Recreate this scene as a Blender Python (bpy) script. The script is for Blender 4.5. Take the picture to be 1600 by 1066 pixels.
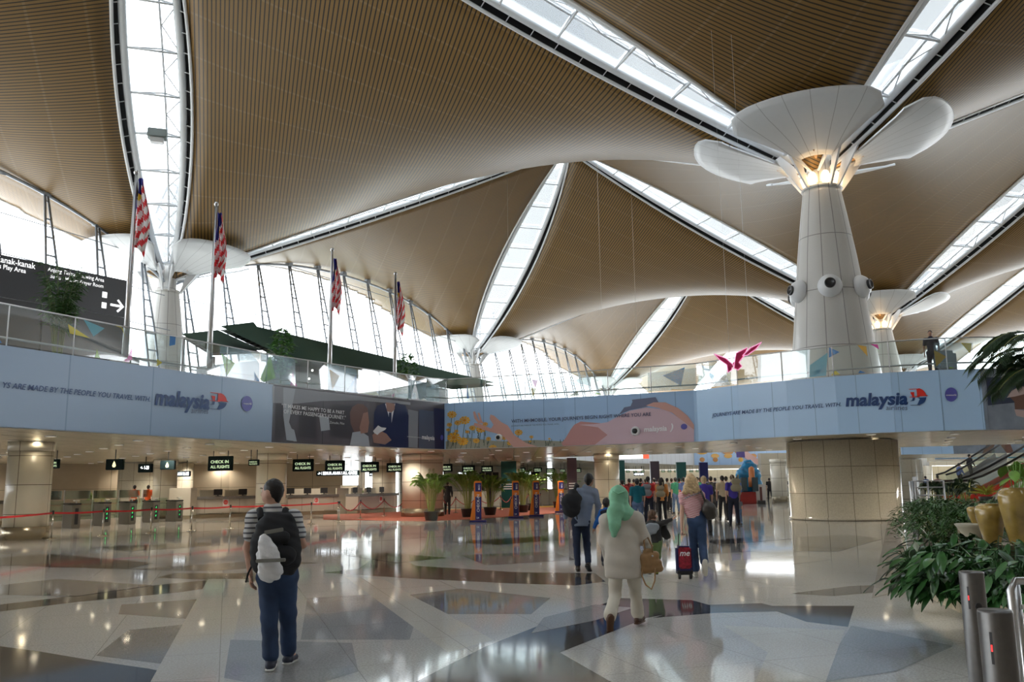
import bpy, bmesh, math, random
import numpy as np
from mathutils import Vector, Matrix, noise
S = bpy.context.scene
for o in list(bpy.data.objects): bpy.data.objects.remove(o)
C = S.collection
PI = math.pi
# ---------------------------------------------------------------- camera
FPX, PITCH, ROLL, EYE = 1339.0, 0.165924, -0.0134584, 1.65
_f = Vector((0, math.cos(PITCH), math.sin(PITCH))); _u = Vector((0, -math.sin(PITCH), math.cos(PITCH))); _x = Vector((1, 0, 0))
CX = _x*math.cos(ROLL) + _u*math.sin(ROLL); CU = -_x*math.sin(ROLL) + _u*math.cos(ROLL)
cam = bpy.data.cameras.new('camera'); co = bpy.data.objects.new('camera', cam); C.objects.link(co)
co.matrix_world = Matrix(((CX.x, CU.x, -_f.x, 0), (CX.y, CU.y, -_f.y, 0), (CX.z, CU.z, -_f.z, EYE), (0, 0, 0, 1)))
cam.sensor_width = 36; cam.lens = 36*FPX/1600; cam.clip_start = .1; cam.clip_end = 1000
S.camera = co
# ---------------------------------------------------------------- world, sun, exposure
S.view_settings.view_transform = 'Standard'; S.view_settings.look = 'None'
S.view_settings.exposure = 0.45; S.view_settings.gamma = 1; S.view_settings.use_curve_mapping = False
W = bpy.data.worlds.new('world'); S.world = W; W.use_nodes = True
wn = W.node_tree.nodes; wl = W.node_tree.links
bg = wn['Background']; tc = wn.new('ShaderNodeTexCoord'); sp = wn.new('ShaderNodeSeparateXYZ'); rp = wn.new('ShaderNodeValToRGB')
wl.new(tc.outputs['Generated'], sp.inputs[0]); wl.new(sp.outputs['Z'], rp.inputs[0]); wl.new(rp.outputs[0], bg.inputs[0])
rp.color_ramp.elements[0].color = (.95, .98, 1, 1); rp.color_ramp.elements[1].color = (.72, .86, 1, 1)
SKY = 5.0
bg.inputs[1].default_value = SKY
S.cycles.max_bounces = 9; S.cycles.diffuse_bounces = 4; S.cycles.glossy_bounces = 4; S.cycles.transparent_max_bounces = 24
S.cycles.sample_clamp_indirect = 8; S.cycles.use_denoising = True; S.cycles.caustics_reflective = False; S.cycles.caustics_refractive = False
sun = bpy.data.lights.new('sun', 'SUN'); sun.energy = 6.0; sun.angle = .02; sun.color = (1, .93, .82)
so = bpy.data.objects.new('sun', sun); C.objects.link(so); so.rotation_euler = Vector((.62, .25, -1.0)).to_track_quat('-Z', 'Y').to_euler()
# ---------------------------------------------------------------- pixel helpers: photograph pixel -> point in the place
def ray(px, py): return CX*(px-800) - CU*(py-533) + _f*FPX
def at(px, py, Y):
    d = ray(px, py); d = d*(Y/d.y); return Vector((d.x, d.y, d.z+EYE))
def gnd(px, py, z=0.):
    d = ray(px, py); t = (z-EYE)/d.z; return Vector((d.x*t, d.y*t, z))
# ---------------------------------------------------------------- materials
MATS = {}
def mat(name, col, rough=.5, metal=0., emit=0., ecol=None, noise_=0., nscale=5., bump=0., coat=0., spec=.5, trans=0.):
    if name in MATS: return MATS[name]
    m = bpy.data.materials.new(name); m.use_nodes = True; nt = m.node_tree; b = nt.nodes['Principled BSDF']
    b.inputs['Base Color'].default_value = (*col, 1); b.inputs['Roughness'].default_value = rough; b.inputs['Metallic'].default_value = metal
    b.inputs['Specular IOR Level'].default_value = spec; b.inputs['Coat Weight'].default_value = coat
    if emit: b.inputs['Emission Color'].default_value = (*(ecol or col), 1); b.inputs['Emission Strength'].default_value = emit
    if noise_ or bump:
        t = nt.nodes.new('ShaderNodeTexCoord'); n = nt.nodes.new('ShaderNodeTexNoise'); n.inputs['Scale'].default_value = nscale; n.inputs['Detail'].default_value = 4
        nt.links.new(t.outputs['Object'], n.inputs['Vector'])
        if noise_:
            r = nt.nodes.new('ShaderNodeValToRGB'); r.color_ramp.elements[0].position = .3; r.color_ramp.elements[1].position = .7
            r.color_ramp.elements[0].color = (*[c*(1-noise_) for c in col], 1); r.color_ramp.elements[1].color = (*[min(1, c*(1+noise_)) for c in col], 1)
            nt.links.new(n.outputs['Fac'], r.inputs[0]); nt.links.new(r.outputs[0], b.inputs['Base Color'])
        if bump:
            bp = nt.nodes.new('ShaderNodeBump'); bp.inputs['Strength'].default_value = bump; bp.inputs['Distance'].default_value = .02
            nt.links.new(n.outputs['Fac'], bp.inputs['Height']); nt.links.new(bp.outputs[0], b.inputs['Normal'])
    MATS[name] = m; return m
def mth(nt, op, a, b=None, c=None):
    n = nt.nodes.new('ShaderNodeMath'); n.operation = op
    for i, v in enumerate((a, b, c)):
        if v is None: continue
        if isinstance(v, (int, float)): n.inputs[i].default_value = v
        else: nt.links.new(v, n.inputs[i])
    return n.outputs[0]
def mixc(nt, f, a, b):
    n = nt.nodes.new('ShaderNodeMix'); n.data_type = 'RGBA'
    if isinstance(f, (int, float)): n.inputs[0].default_value = f
    else: nt.links.new(f, n.inputs[0])
    for i, v in ((6, a), (7, b)):
        if isinstance(v, tuple): n.inputs[i].default_value = (*v, 1)
        else: nt.links.new(v, n.inputs[i])
    return n.outputs[2]
def slat_mat(name, dx, dy, ox, oy, col, dark, pitch=.2, gap=.3):
    """wood slats: dark gaps every pitch metres across the direction (dx,dy), faint seams across them"""
    m = bpy.data.materials.new(name); m.use_nodes = True; nt = m.node_tree; b = nt.nodes['Principled BSDF']
    g = nt.nodes.new('ShaderNodeNewGeometry'); s = nt.nodes.new('ShaderNodeSeparateXYZ'); nt.links.new(g.outputs['Position'], s.inputs[0])
    c = mth(nt, 'ADD', mth(nt, 'MULTIPLY', s.outputs[0], dx), mth(nt, 'MULTIPLY', s.outputs[1], dy))
    fr = mth(nt, 'FRACT', mth(nt, 'DIVIDE', c, pitch)); k = mth(nt, 'LESS_THAN', fr, gap)
    c2 = mth(nt, 'ADD', mth(nt, 'MULTIPLY', s.outputs[0], ox), mth(nt, 'MULTIPLY', s.outputs[1], oy))
    se = mth(nt, 'LESS_THAN', mth(nt, 'FRACT', mth(nt, 'DIVIDE', c2, 2.4)), .05)
    n = nt.nodes.new('ShaderNodeTexNoise'); n.inputs['Scale'].default_value = .35; nt.links.new(g.outputs['Position'], n.inputs['Vector'])
    base = mixc(nt, n.outputs['Fac'], tuple(x*.85 for x in col), tuple(min(1, x*1.12) for x in col))
    base = mixc(nt, mth(nt, 'MULTIPLY', se, .10), base, (.62, .5, .34))
    nt.links.new(mixc(nt, k, base, dark), b.inputs['Base Color'])
    b.inputs['Roughness'].default_value = .42; b.inputs['Specular IOR Level'].default_value = .4
    MATS[name] = m; return m
def panel_mat(name, col, line, nth, dz, rough=.25, grain=.12, gs=60., z0=0., lw=.02):
    """cladding on a round column: joints every 1/nth turn and every dz metres (object space)"""
    m = bpy.data.materials.new(name); m.use_nodes = True; nt = m.node_tree; b = nt.nodes['Principled BSDF']
    t = nt.nodes.new('ShaderNodeTexCoord'); s = nt.nodes.new('ShaderNodeSeparateXYZ'); nt.links.new(t.outputs['Object'], s.inputs[0])
    a = mth(nt, 'MULTIPLY', mth(nt, 'ADD', mth(nt, 'ARCTAN2', s.outputs[1], s.outputs[0]), PI), nth/(2*PI))
    fa = mth(nt, 'FRACT', a); r = mth(nt, 'SQRT', mth(nt, 'ADD', mth(nt, 'MULTIPLY', s.outputs[0], s.outputs[0]), mth(nt, 'MULTIPLY', s.outputs[1], s.outputs[1])))
    k1 = mth(nt, 'LESS_THAN', mth(nt, 'MULTIPLY', fa, mth(nt, 'MULTIPLY', r, 2*PI/nth)), lw)
    k2 = mth(nt, 'LESS_THAN', mth(nt, 'MULTIPLY', mth(nt, 'FRACT', mth(nt, 'DIVIDE', mth(nt, 'ADD', s.outputs[2], z0+100*dz), dz)), dz), lw)
    n = nt.nodes.new('ShaderNodeTexNoise'); n.inputs['Scale'].default_value = gs; n.inputs['Detail'].default_value = 3; nt.links.new(t.outputs['Object'], n.inputs['Vector'])
    base = mixc(nt, n.outputs['Fac'], tuple(x*(1-grain) for x in col), tuple(min(1, x*(1+grain)) for x in col))
    nt.links.new(mixc(nt, mth(nt, 'MAXIMUM', k1, k2), base, line), b.inputs['Base Color']); b.inputs['Roughness'].default_value = rough
    MATS[name] = m; return m
def grid_mat(name, col, line, px, py, axes=(0, 2), lw=.02, rough=.3, noise_=.1, ns=3., metal=0.):
    """flat panels with joints, world space; axes picks the two coordinates"""
    m = bpy.data.materials.new(name); m.use_nodes = True; nt = m.node_tree; b = nt.nodes['Principled BSDF']
    g = nt.nodes.new('ShaderNodeNewGeometry'); s = nt.nodes.new('ShaderNodeSeparateXYZ'); nt.links.new(g.outputs['Position'], s.inputs[0])
    ks = [mth(nt, 'LESS_THAN', mth(nt, 'FRACT', mth(nt, 'DIVIDE', mth(nt, 'ADD', s.outputs[ax], 500*p), p)), lw/p) for ax, p in zip(axes, (px, py))]
    n = nt.nodes.new('ShaderNodeTexNoise'); n.inputs['Scale'].default_value = ns; nt.links.new(g.outputs['Position'], n.inputs['Vector'])
    base = mixc(nt, n.outputs['Fac'], tuple(x*(1-noise_) for x in col), tuple(min(1, x*(1+noise_)) for x in col))
    nt.links.new(mixc(nt, mth(nt, 'MAXIMUM', *ks), base, line), b.inputs['Base Color']); b.inputs['Roughness'].default_value = rough; b.inputs['Metallic'].default_value = metal
    MATS[name] = m; return m
def granite(name, c1, c2, rough=.045, scale=45.):
    m = bpy.data.materials.new(name); m.use_nodes = True; nt = m.node_tree; b = nt.nodes['Principled BSDF']
    g = nt.nodes.new('ShaderNodeNewGeometry'); n = nt.nodes.new('ShaderNodeTexNoise'); n.inputs['Scale'].default_value = scale; n.inputs['Detail'].default_value = 5; n.inputs['Roughness'].default_value = .8
    nt.links.new(g.outputs['Position'], n.inputs['Vector'])
    r = nt.nodes.new('ShaderNodeValToRGB'); r.color_ramp.elements[0].position = .38; r.color_ramp.elements[1].position = .62
    r.color_ramp.elements[0].color = (*c1, 1); r.color_ramp.elements[1].color = (*c2, 1)
    nt.links.new(n.outputs['Fac'], r.inputs[0])
    s = nt.nodes.new('ShaderNodeSeparateXYZ'); nt.links.new(g.outputs['Position'], s.inputs[0])
    k = mth(nt, 'MAXIMUM', *[mth(nt, 'LESS_THAN', mth(nt, 'FRACT', mth(nt, 'DIVIDE', mth(nt, 'ADD', mth(nt, 'ADD', mth(nt, 'MULTIPLY', s.outputs[0], a), mth(nt, 'MULTIPLY', s.outputs[1], c)), 300), 1.2)), .007) for a, c in ((.949, .314), (-.314, .949))])
    nt.links.new(mixc(nt, mth(nt, 'MULTIPLY', k, .45), r.outputs[0], (.12, .11, .1)), b.inputs['Base Color'])
    n2 = nt.nodes.new('ShaderNodeTexNoise'); n2.inputs['Scale'].default_value = .8; nt.links.new(g.outputs['Position'], n2.inputs['Vector'])
    nt.links.new(mth(nt, 'MULTIPLY_ADD', n2.outputs['Fac'], .05, rough-.02), b.inputs['Roughness'])
    b.inputs['Specular IOR Level'].default_value = .3
    MATS[name] = m; return m
def glass_mat(name, tint=(.95, .98, .98), refl=.06, rough=.02, film=None, fa=0., trn=.5, cap=.9):
    """thin architectural glass: lets light straight through, mirrors a little"""
    m = bpy.data.materials.new(name); m.use_nodes = True; nt = m.node_tree; nt.nodes.clear()
    o = nt.nodes.new('ShaderNodeOutputMaterial'); t = nt.nodes.new('ShaderNodeBsdfTransparent'); t.inputs[0].default_value = (*tint, 1)
    g = nt.nodes.new('ShaderNodeBsdfGlossy'); g.inputs['Roughness'].default_value = rough
    f = nt.nodes.new('ShaderNodeFresnel'); f.inputs[0].default_value = 1.35; mx = nt.nodes.new('ShaderNodeMixShader')
    nt.links.new(mth(nt, 'MINIMUM', mth(nt, 'ADD', f.outputs[0], refl), cap), mx.inputs[0])
    last = t.outputs[0]
    if film:
        d = nt.nodes.new('ShaderNodeBsdfDiffuse'); d.inputs[0].default_value = (*film, 1)
        tr = nt.nodes.new('ShaderNodeBsdfTranslucent'); tr.inputs[0].default_value = (*film, 1); m1 = nt.nodes.new('ShaderNodeMixShader'); m1.inputs[0].default_value = trn
        nt.links.new(d.outputs[0], m1.inputs[1]); nt.links.new(tr.outputs[0], m1.inputs[2])
        m2 = nt.nodes.new('ShaderNodeMixShader'); m2.inputs[0].default_value = fa; nt.links.new(t.outputs[0], m2.inputs[1]); nt.links.new(m1.outputs[0], m2.inputs[2]); last = m2.outputs[0]
    nt.links.new(last, mx.inputs[1]); nt.links.new(g.outputs[0], mx.inputs[2]); nt.links.new(mx.outputs[0], o.inputs[0])
    MATS[name] = m; return m
def stripe_mat(name, c1, c2, period, duty, axis=2, rough=.85, fn=None):
    m = bpy.data.materials.new(name); m.use_nodes = True; nt = m.node_tree; b = nt.nodes['Principled BSDF']
    t = nt.nodes.new('ShaderNodeTexCoord'); s = nt.nodes.new('ShaderNodeSeparateXYZ'); nt.links.new(t.outputs['Object'], s.inputs[0])
    v = mth(nt, 'ADD', mth(nt, 'MULTIPLY', s.outputs[0], axis[0]), mth(nt, 'ADD', mth(nt, 'MULTIPLY', s.outputs[1], axis[1]), mth(nt, 'MULTIPLY', s.outputs[2], axis[2]))) if isinstance(axis, tuple) else s.outputs[axis]
    k = mth(nt, 'LESS_THAN', mth(nt, 'FRACT', mth(nt, 'DIVIDE', mth(nt, 'ADD', v, 10*period), period)), duty)
    nt.links.new(mixc(nt, k, c1, c2), b.inputs['Base Color']); b.inputs['Roughness'].default_value = rough
    MATS[name] = m; return m
WHITE = mat('white_paint', (.78, .79, .8), .35)
STEEL = mat('brushed_steel', (.5, .5, .5), .28, .9)
GREYM = mat('grey_metal', (.38, .39, .4), .4, .6)
DARK = mat('dark_gap', (.02, .02, .022), .6)
BLACK = mat('black_plastic', (.02, .02, .022), .35)
GLASS = glass_mat('clear_glass')
# ---------------------------------------------------------------- mesh helpers
class MB:
    def __init__(s): s.v = []; s.f = []; s.m = []; s.mats = []; s.sm = []
    def mi(s, m):
        if m is None: return 0
        if m not in s.mats: s.mats.append(m)
        return s.mats.index(m)
    def add(s, vs, fs, m=None, smooth=False):
        b = len(s.v); i = s.mi(m)
        s.v += [tuple(p) for p in vs]; s.f += [tuple(b+k for k in f) for f in fs]; s.m += [i]*len(fs); s.sm += [smooth]*len(fs)
    def box(s, c, d, m=None, rz=0., bev=0., R=None):
        if bev:
            h = [x/2 for x in d]; vs = []; b = min(bev, min(h)*.9)
            bm = bmesh.new(); bmesh.ops.create_cube(bm, size=1); 
            for v in bm.verts: v.co = Vector((v.co.x*d[0], v.co.y*d[1], v.co.z*d[2]))
            bmesh.ops.bevel(bm, geom=bm.edges[:], offset=b, segments=2, affect='EDGES'); bm.verts.index_update()
            vs = [v.co.copy() for v in bm.verts]; fs = [[v.index for v in f.verts] for f in bm.faces]; bm.free()
        else:
            vs = [Vector((x*d[0]/2, y*d[1]/2, z*d[2]/2)) for x in (-1, 1) for y in (-1, 1) for z in (-1, 1)]
            fs = [(0, 1, 3, 2), (4, 6, 7, 5), (0, 4, 5, 1), (2, 3, 7, 6), (0, 2, 6, 4), (1, 5, 7, 3)]
        R = R or Matrix.Rotation(rz, 3, 'Z')
        s.add([R @ v + Vector(c) for v in vs], fs, m); return s
    def tube(s, pts, r, m=None, n=8, caps=True):
        pts = [Vector(p) for p in pts]; rs = r if isinstance(r, (list, tuple)) else [r]*len(pts)
        vs = []; up = None
        for i, p in enumerate(pts):
            d = (pts[min(i+1, len(pts)-1)] - pts[max(i-1, 0)]).normalized()
            if up is None: up = Vector((0, 0, 1)) if abs(d.z) < .9 else Vector((1, 0, 0))
            a = d.cross(up)
            if a.length < 1e-6: a = d.cross(Vector((0, 1, 0)))
            a.normalize(); b = a.cross(d).normalized(); up = b
            vs += [p + (a*math.cos(2*PI*k/n) + b*math.sin(2*PI*k/n))*rs[i] for k in range(n)]
        fs = [(i*n+k, i*n+(k+1) % n, (i+1)*n+(k+1) % n, (i+1)*n+k) for i in range(len(pts)-1) for k in range(n)]
        s.add(vs, fs, m, True)
        if caps: s.add(vs[:n], [tuple(range(n))], m); s.add(vs[-n:], [tuple(range(n))[::-1]], m)
        return s
    def lathe(s, prof, c=(0, 0, 0), m=None, n=24, R=None, smooth=True):
        vs = []; c = Vector(c)
        for r, z in prof:
            for k in range(n):
                p = Vector((r*math.cos(2*PI*k/n), r*math.sin(2*PI*k/n), z)); vs.append((R @ p if R else p) + c)
        fs = [(i*n+k, i*n+(k+1) % n, (i+1)*n+(k+1) % n, (i+1)*n+k) for i in range(len(prof)-1) for k in range(n)]
        s.add(vs, fs, m, smooth)
        if prof[0][0] > 1e-4: s.add(vs[:n], [tuple(range(n))[::-1]], m)
        if prof[-1][0] > 1e-4: s.add(vs[-n:], [tuple(range(n))], m)
        return s
    def ball(s, c, r, m=None, n=12, sq=(1, 1, 1)):
        return s.lathe2([(math.sin(PI*i/n)*r, -math.cos(PI*i/n)*r) for i in range(n+1)], c, m, n*2, sq)
    def lathe2(s, prof, c, m, n, sq):
        vs = [Vector((r*math.cos(2*PI*k/n)*sq[0], r*math.sin(2*PI*k/n)*sq[1], z*sq[2])) + Vector(c) for r, z in prof for k in range(n)]
        s.add(vs, [(i*n+k, i*n+(k+1) % n, (i+1)*n+(k+1) % n, (i+1)*n+k) for i in range(len(prof)-1) for k in range(n)], m, True); return s
    def prism(s, poly, z0, z1, m=None, mside=None):
        n = len(poly); a = sum(poly[i][0]*poly[(i+1) % n][1]-poly[(i+1) % n][0]*poly[i][1] for i in range(n))
        if a < 0: poly = poly[::-1]
        vs = [(x, y, z0) for x, y, *_ in poly] + [(x, y, z1) for x, y, *_ in poly]
        s.add(vs, [tuple(range(n))[::-1], tuple(range(n, 2*n))], m)
        s.add(vs, [(i, (i+1) % n, n+(i+1) % n, n+i) for i in range(n)], mside or m); return s
    def quad(s, a, b, c, d, m=None): s.add([a, b, c, d], [(0, 1, 2, 3)], m); return s
    def build(s, name, m=None, parent=None, loc=None, clean=True):
        me = bpy.data.meshes.new(name); o = bpy.data.objects.new(name, me); C.objects.link(o)
        L = Vector(loc) if loc is not None else Vector((0, 0, 0))
        me.from_pydata([Vector(p)-L for p in s.v], [], s.f)
        mats = s.mats or [m]
        for k in mats: me.materials.append(k or m)
        me.polygons.foreach_set('material_index', s.m); me.polygons.foreach_set('use_smooth', s.sm)
        if clean and len(s.v) < 60000:
            bm = bmesh.new(); bm.from_mesh(me); bmesh.ops.remove_doubles(bm, verts=bm.verts, dist=1e-5)
            bmesh.ops.dissolve_degenerate(bm, edges=bm.edges, dist=1e-6); bmesh.ops.recalc_face_normals(bm, faces=bm.faces); bm.to_mesh(me); bm.free()
        if parent: o.parent = parent; 
        o.location = L
        if parent: o.location = L - parent['_w'] if '_w' in parent.keys() and False else L
        return o
def tag(o, label=None, cat=None, group=None, kind=None):
    if label: o['label'] = label
    if cat: o['category'] = cat
    if group: o['group'] = group
    if kind: o['kind'] = kind
    return o
def empty(name, label, cat, loc=(0, 0, 0), group=None, rz=0.):
    o = bpy.data.objects.new(name, None); C.objects.link(o); o.location = loc; o.rotation_euler.z = rz; o.empty_display_size = .2
    return tag(o, label, cat, group)
def part(mb, name, m, root):
    """mb in world coordinates -> child of root (an Empty placed at its own loc, no rotation)"""
    L = root.matrix_basis.translation if root.parent is None else Vector((0, 0, 0))
    if root.parent is not None:
        r = root; L = Vector((0, 0, 0))
        while r is not None: L = L + r.location; r = r.parent
    o = mb.build(name, m); 
    for v in o.data.vertices: v.co -= L
    o.parent = root; return o
def struct(mb, name, m, label=None):
    o = mb.build(name, m); o['kind'] = 'structure'
    if label: o['label'] = label
    return o
def kids(o): return [c for c in bpy.data.objects if c.parent == o]
def copy_tree(o, parent=None):
    c = o.copy(); C.objects.link(c); c.parent = parent
    for ch in list(o.children): copy_tree(ch, c)
    return c
_fontcache = {}
def text_geo(txt, size=1., shear=0., off=0., align='LEFT', space=1.):
    k = (txt, size, shear, off, align, space)
    if k in _fontcache: return _fontcache[k]
    cu = bpy.data.curves.new('t', 'FONT'); cu.body = txt; cu.size = size; cu.shear = shear; cu.offset = off*size; cu.align_x = align; cu.resolution_u = 2; cu.space_character = space; cu.fill_mode = 'FRONT'
    o = bpy.data.objects.new('t', cu); C.objects.link(o)
    me = bpy.data.meshes.new_from_object(o.evaluated_get(bpy.context.evaluated_depsgraph_get()))
    r = ([v.co.copy() for v in me.vertices], [tuple(p.vertices) for p in me.polygons])
    bpy.data.objects.remove(o); bpy.data.meshes.remove(me); bpy.data.curves.remove(cu)
    _fontcache[k] = r; return r
# ================================================================ ROOF: hypar shells on a diagonal grid
PHI = math.radians(18.3); GD = 29.7; PO = Vector((4.82, 66.0, 0)); ZC, ZA = 15.5, 28.4
SAG = 1.6
UU = Vector((math.cos(PHI), math.sin(PHI), 0)); VV = Vector((-math.sin(PHI), math.cos(PHI), 0))
def uv(m, n, z=0.): return PO + GD*(m*UU + n*VV) + Vector((0, 0, z))
def roofz(m, n):
    m0 = math.floor(m+1e-9); n0 = math.floor(n+1e-9); s, t = m-m0, n-n0
    cz = lambda a, b: ZA if (a+b) % 2 == 0 else ZC
    z = cz(m0, n0)*(1-s)*(1-t) + cz(m0+1, n0)*s*(1-t) + cz(m0, n0+1)*(1-s)*t + cz(m0+1, n0+1)*s*t
    return z - SAG*16*s*(1-s)*t*(1-t)
LEAF = 1.75/GD
def leafw(x): return LEAF*(max(0., math.sin(PI*min(1, max(0, x)))))**.75 + .10/GD
SLA = slat_mat('slats_a', UU.x, UU.y, VV.x, VV.y, (.238, .136, .038), (.025, .017, .010))
SLB = slat_mat('slats_b', VV.x, VV.y, UU.x, UU.y, (.238, .136, .038), (.025, .017, .010))
RTOP = mat('roof_top', (.5, .5, .5), .7)
def shell(m, n):
    N = 28; mb = MB(); vs = []
    for i in range(N+1):
        for j in range(N+1):
            s, t = i/N, j/N
            wl, wr, wb, wt = leafw(t), leafw(t), leafw(s), leafw(s)
            a = m + wl + s*(1-wl-wr); b = n + wb + t*(1-wb-wt)
            vs.append(uv(a, b, roofz(m+s, n+t)))
    fs = [(i*(N+1)+j, (i+1)*(N+1)+j, (i+1)*(N+1)+j+1, i*(N+1)+j+1) for i in range(N) for j in range(N)]
    if n == m+1:
        out = Vector((-math.sin(PHI+PI/4), math.cos(PHI+PI/4), 0)); l0 = uv(m, n)
        fs = [f for f in fs if ((sum((vs[q] for q in f), Vector())/4)-l0).dot(out) < 4.5]
    mb.add(vs, fs, SLA if (m+n) % 2 == 0 else SLB, True)
    k = (N+1)**2; up = [v+Vector((0, 0, .3)) for v in vs]; mb.add(up, [f[::-1] for f in fs], RTOP, True)
    es = {}
    for f in fs:
        for a, b in zip(f, f[1:]+f[:1]): es[(a, b)] = 1
    nx = {a: b for a, b in es if (b, a) not in es}; rim = [next(iter(nx))]
    while nx[rim[-1]] != rim[0]: rim.append(nx[rim[-1]])
    L = len(rim); allv = vs+up
    mb.add(allv, [(rim[i], rim[(i+1) % L], rim[(i+1) % L]+k, rim[i]+k) for i in range(L)], DARK)
    o = mb.build('ceiling', WHITE); o['kind'] = 'structure'; o['label'] = 'curved ceiling shell of brown slats between skylights'
    e = MB(); e.tube([Vector(vs[i])+Vector((0, 0, -.02)) for i in rim+[rim[0]]], .09, WHITE, 6, False)
    part(e, 'edge_trim', WHITE, o)
    return o
SHELLS = [(m, n) for m in range(-3, 3) for n in range(-4, 4) if n <= m+1 and not (m == -3 and n < -3)]
for m, n in SHELLS: shell(m, n)
GLW = glass_mat('skylight_glass', (.97, .99, 1), .03, .02, (.9, .93, .95), .9, .97)
TRUSS = mat('truss_white', (.74, .76, .78), .4)
MACH = mat('winch_grey', (.22, .25, .24), .5)
nsky = 0
def skylight(c, d, detail=True, camera_box=False):
    """leaf shaped skylight from column node c in unit direction d (grid units) up to the apex"""
    L = 24; dv = UU*d[0]+VV*d[1]; sv = Vector((-dv.y, dv.x, 0)); c0 = uv(*c)
    def P(t, off, dz): return c0 + dv*(GD*t) + sv*(GD*off) + Vector((0, 0, ZC+(ZA-ZC)*t+dz))
    root = empty('skylight', 'leaf shaped roof skylight rising from a column capital', 'skylight', P(0, 0, 0)); root['kind'] = 'structure'
    ts = [.03+.96*i/L for i in range(L+1)]
    side = MB(); g = MB()
    for i in range(L):
        a, b = ts[i], ts[i+1]
        for sg in (-1, 1):
            side.quad(P(a, sg*leafw(a), .0), P(b, sg*leafw(b), .0), P(b, sg*leafw(b)*.985, .5), P(a, sg*leafw(a)*.985, .5), DARK)
            side.quad(P(a, sg*leafw(a)*.985, .5), P(b, sg*leafw(b)*.985, .5), P(b, sg*leafw(b)*.72, .55), P(a, sg*leafw(a)*.72, .55), DARK)
        g.quad(P(a, -leafw(a)*.72, .55), P(b, -leafw(b)*.72, .55), P(b, leafw(b)*.72, .55), P(a, leafw(a)*.72, .55), GLW)
    part(side, 'side_panel', DARK, root); part(g, 'glass', GLW, root)
    tb = MB(); wv = lambda t: max(.012*29.7/GD*.6, leafw(t)*.74)
    for sg in (-1, 1): tb.tube([P(t, sg*wv(t), .36) for t in ts], .2, TRUSS, 8)
    part(tb, 'chord', TRUSS, root)
    rg = MB()
    K = 11
    for i in range(K):
        t = .05+.9*i/(K-1)
        rg.tube([P(t, -wv(t), .3), P(t, wv(t), .3)], .06, TRUSS, 6)
        if detail and i < K-1:
            t2 = t+.9/(K-1)
            rg.tube([P(t, wv(t), .3), P(t, wv(t)*.35, .46)], .05, TRUSS, 5); rg.tube([P(t, -wv(t), .3), P(t, wv(t)*.35, .46)], .05, TRUSS, 5)
            rg.tube([P(t, wv(t)*.35, .42), P(t2, wv(t2)*.35, .42)], .06, TRUSS, 5)
            rg.tube([P(t, wv(t), .3), P((t+t2)/2, wv(t)*.35, .46)], .035, TRUSS, 5); rg.tube([P((t+t2)/2, wv(t)*.35, .42), P(t2, wv(t2), .3)], .035, TRUSS, 5)
    part(rg, 'bracing', TRUSS, root)
    if detail:
        br = MB()
        for i in range(24):
            t = .06+.88*i/23
            for sg in (-1, 1): br.tube([P(t, sg*wv(t), .3), P(t+.004, sg*leafw(t), .05)], .03, TRUSS, 4)
        part(br, 'bracket', TRUSS, root)
    return root
COLS = {(0, -1): 'M', (-1, 0): 'L', (0, 1): 'B', (1, 0): 'R', (2, 1): 'F', (1, 2): 'G', (2, -1): 'Q', (1, -2): 'N', (-2, -1): 'O', (-1, -2): 'K'}
for c in COLS:
    for d in ((1, 0), (-1, 0), (0, 1), (0, -1)):
        # keep skylights whose two neighbouring shells exist
        mx = c[0] + (0 if d[0] == 1 else -1); 
        if d[0]: sq = [(mx, c[1]-1), (mx, c[1])]
        else:
            ny = c[1] + (0 if d[1] == 1 else -1); sq = [(c[0]-1, ny), (c[0], ny)]
        if any(q in SHELLS for q in sq) and not any(q[1] > q[0]+1 for q in sq):
            r = skylight(c, d, c in ((0, -1), (-1, 0)) or (c == (1, 0) and d == (0, -1)))
            if c == (-1, 0) and d == (0, -1):
                cc = uv(-1, -.42, ZC+(ZA-ZC)*.42+.1); mw = MB(); mw.box(cc, (1.0, .7, .5), MACH, PHI, .05); mw.box(cc-Vector((0, 0, .35)), (.7, .5, .3), WHITE, PHI, .04)
                part(mw, 'winch_box', MACH, r)
# ---------------------------------------------------------------- columns with funnel capitals
STONE = panel_mat('column_granite', (.60, .59, .56), (.26, .25, .24), 12, 2.55, .28, .10, 40, z0=.3, lw=.035)
BASEST = panel_mat('column_base_stone', (.54, .50, .40), (.16, .14, .10), 14, 1.1, .12, .22, 18, lw=.02)
PETAL = panel_mat('petal_white', (.66, .68, .70), (.36, .37, .38), 32, 500, .35, .03, 3, lw=.025)
WARM = mat('warm_lamp', (1, .75, .45), .5, emit=3.4, ecol=(1, .72, .4))
AMBER = mat('amber_lining', (.75, .42, .18), .5)
def jet(root, c, d, s=1.):
    d = Vector(d).normalized(); R = d.to_track_quat('Z', 'Y').to_matrix()
    j = MB(); j.lathe([(.001, -.1), (.55*s, -.05), (.56*s, 0), (.52*s, .16*s), (.42*s, .3*s), (.30*s, .38*s), (.24*s, .40*s)], c, TRUSS, 24, R)
    ch = part(j, 'air_nozzle', TRUSS, root)
    k = MB(); k.lathe([(.24*s, .39*s), (.24*s, .5*s), (.18*s, .52*s), (.17*s, .3*s), (.001, .28*s)], c, BLACK, 20, R)
    b = k.build('nozzle_ring', BLACK)
    b.parent = ch; Lw = root.location
    for v in b.data.vertices: v.co -= Lw
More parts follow.
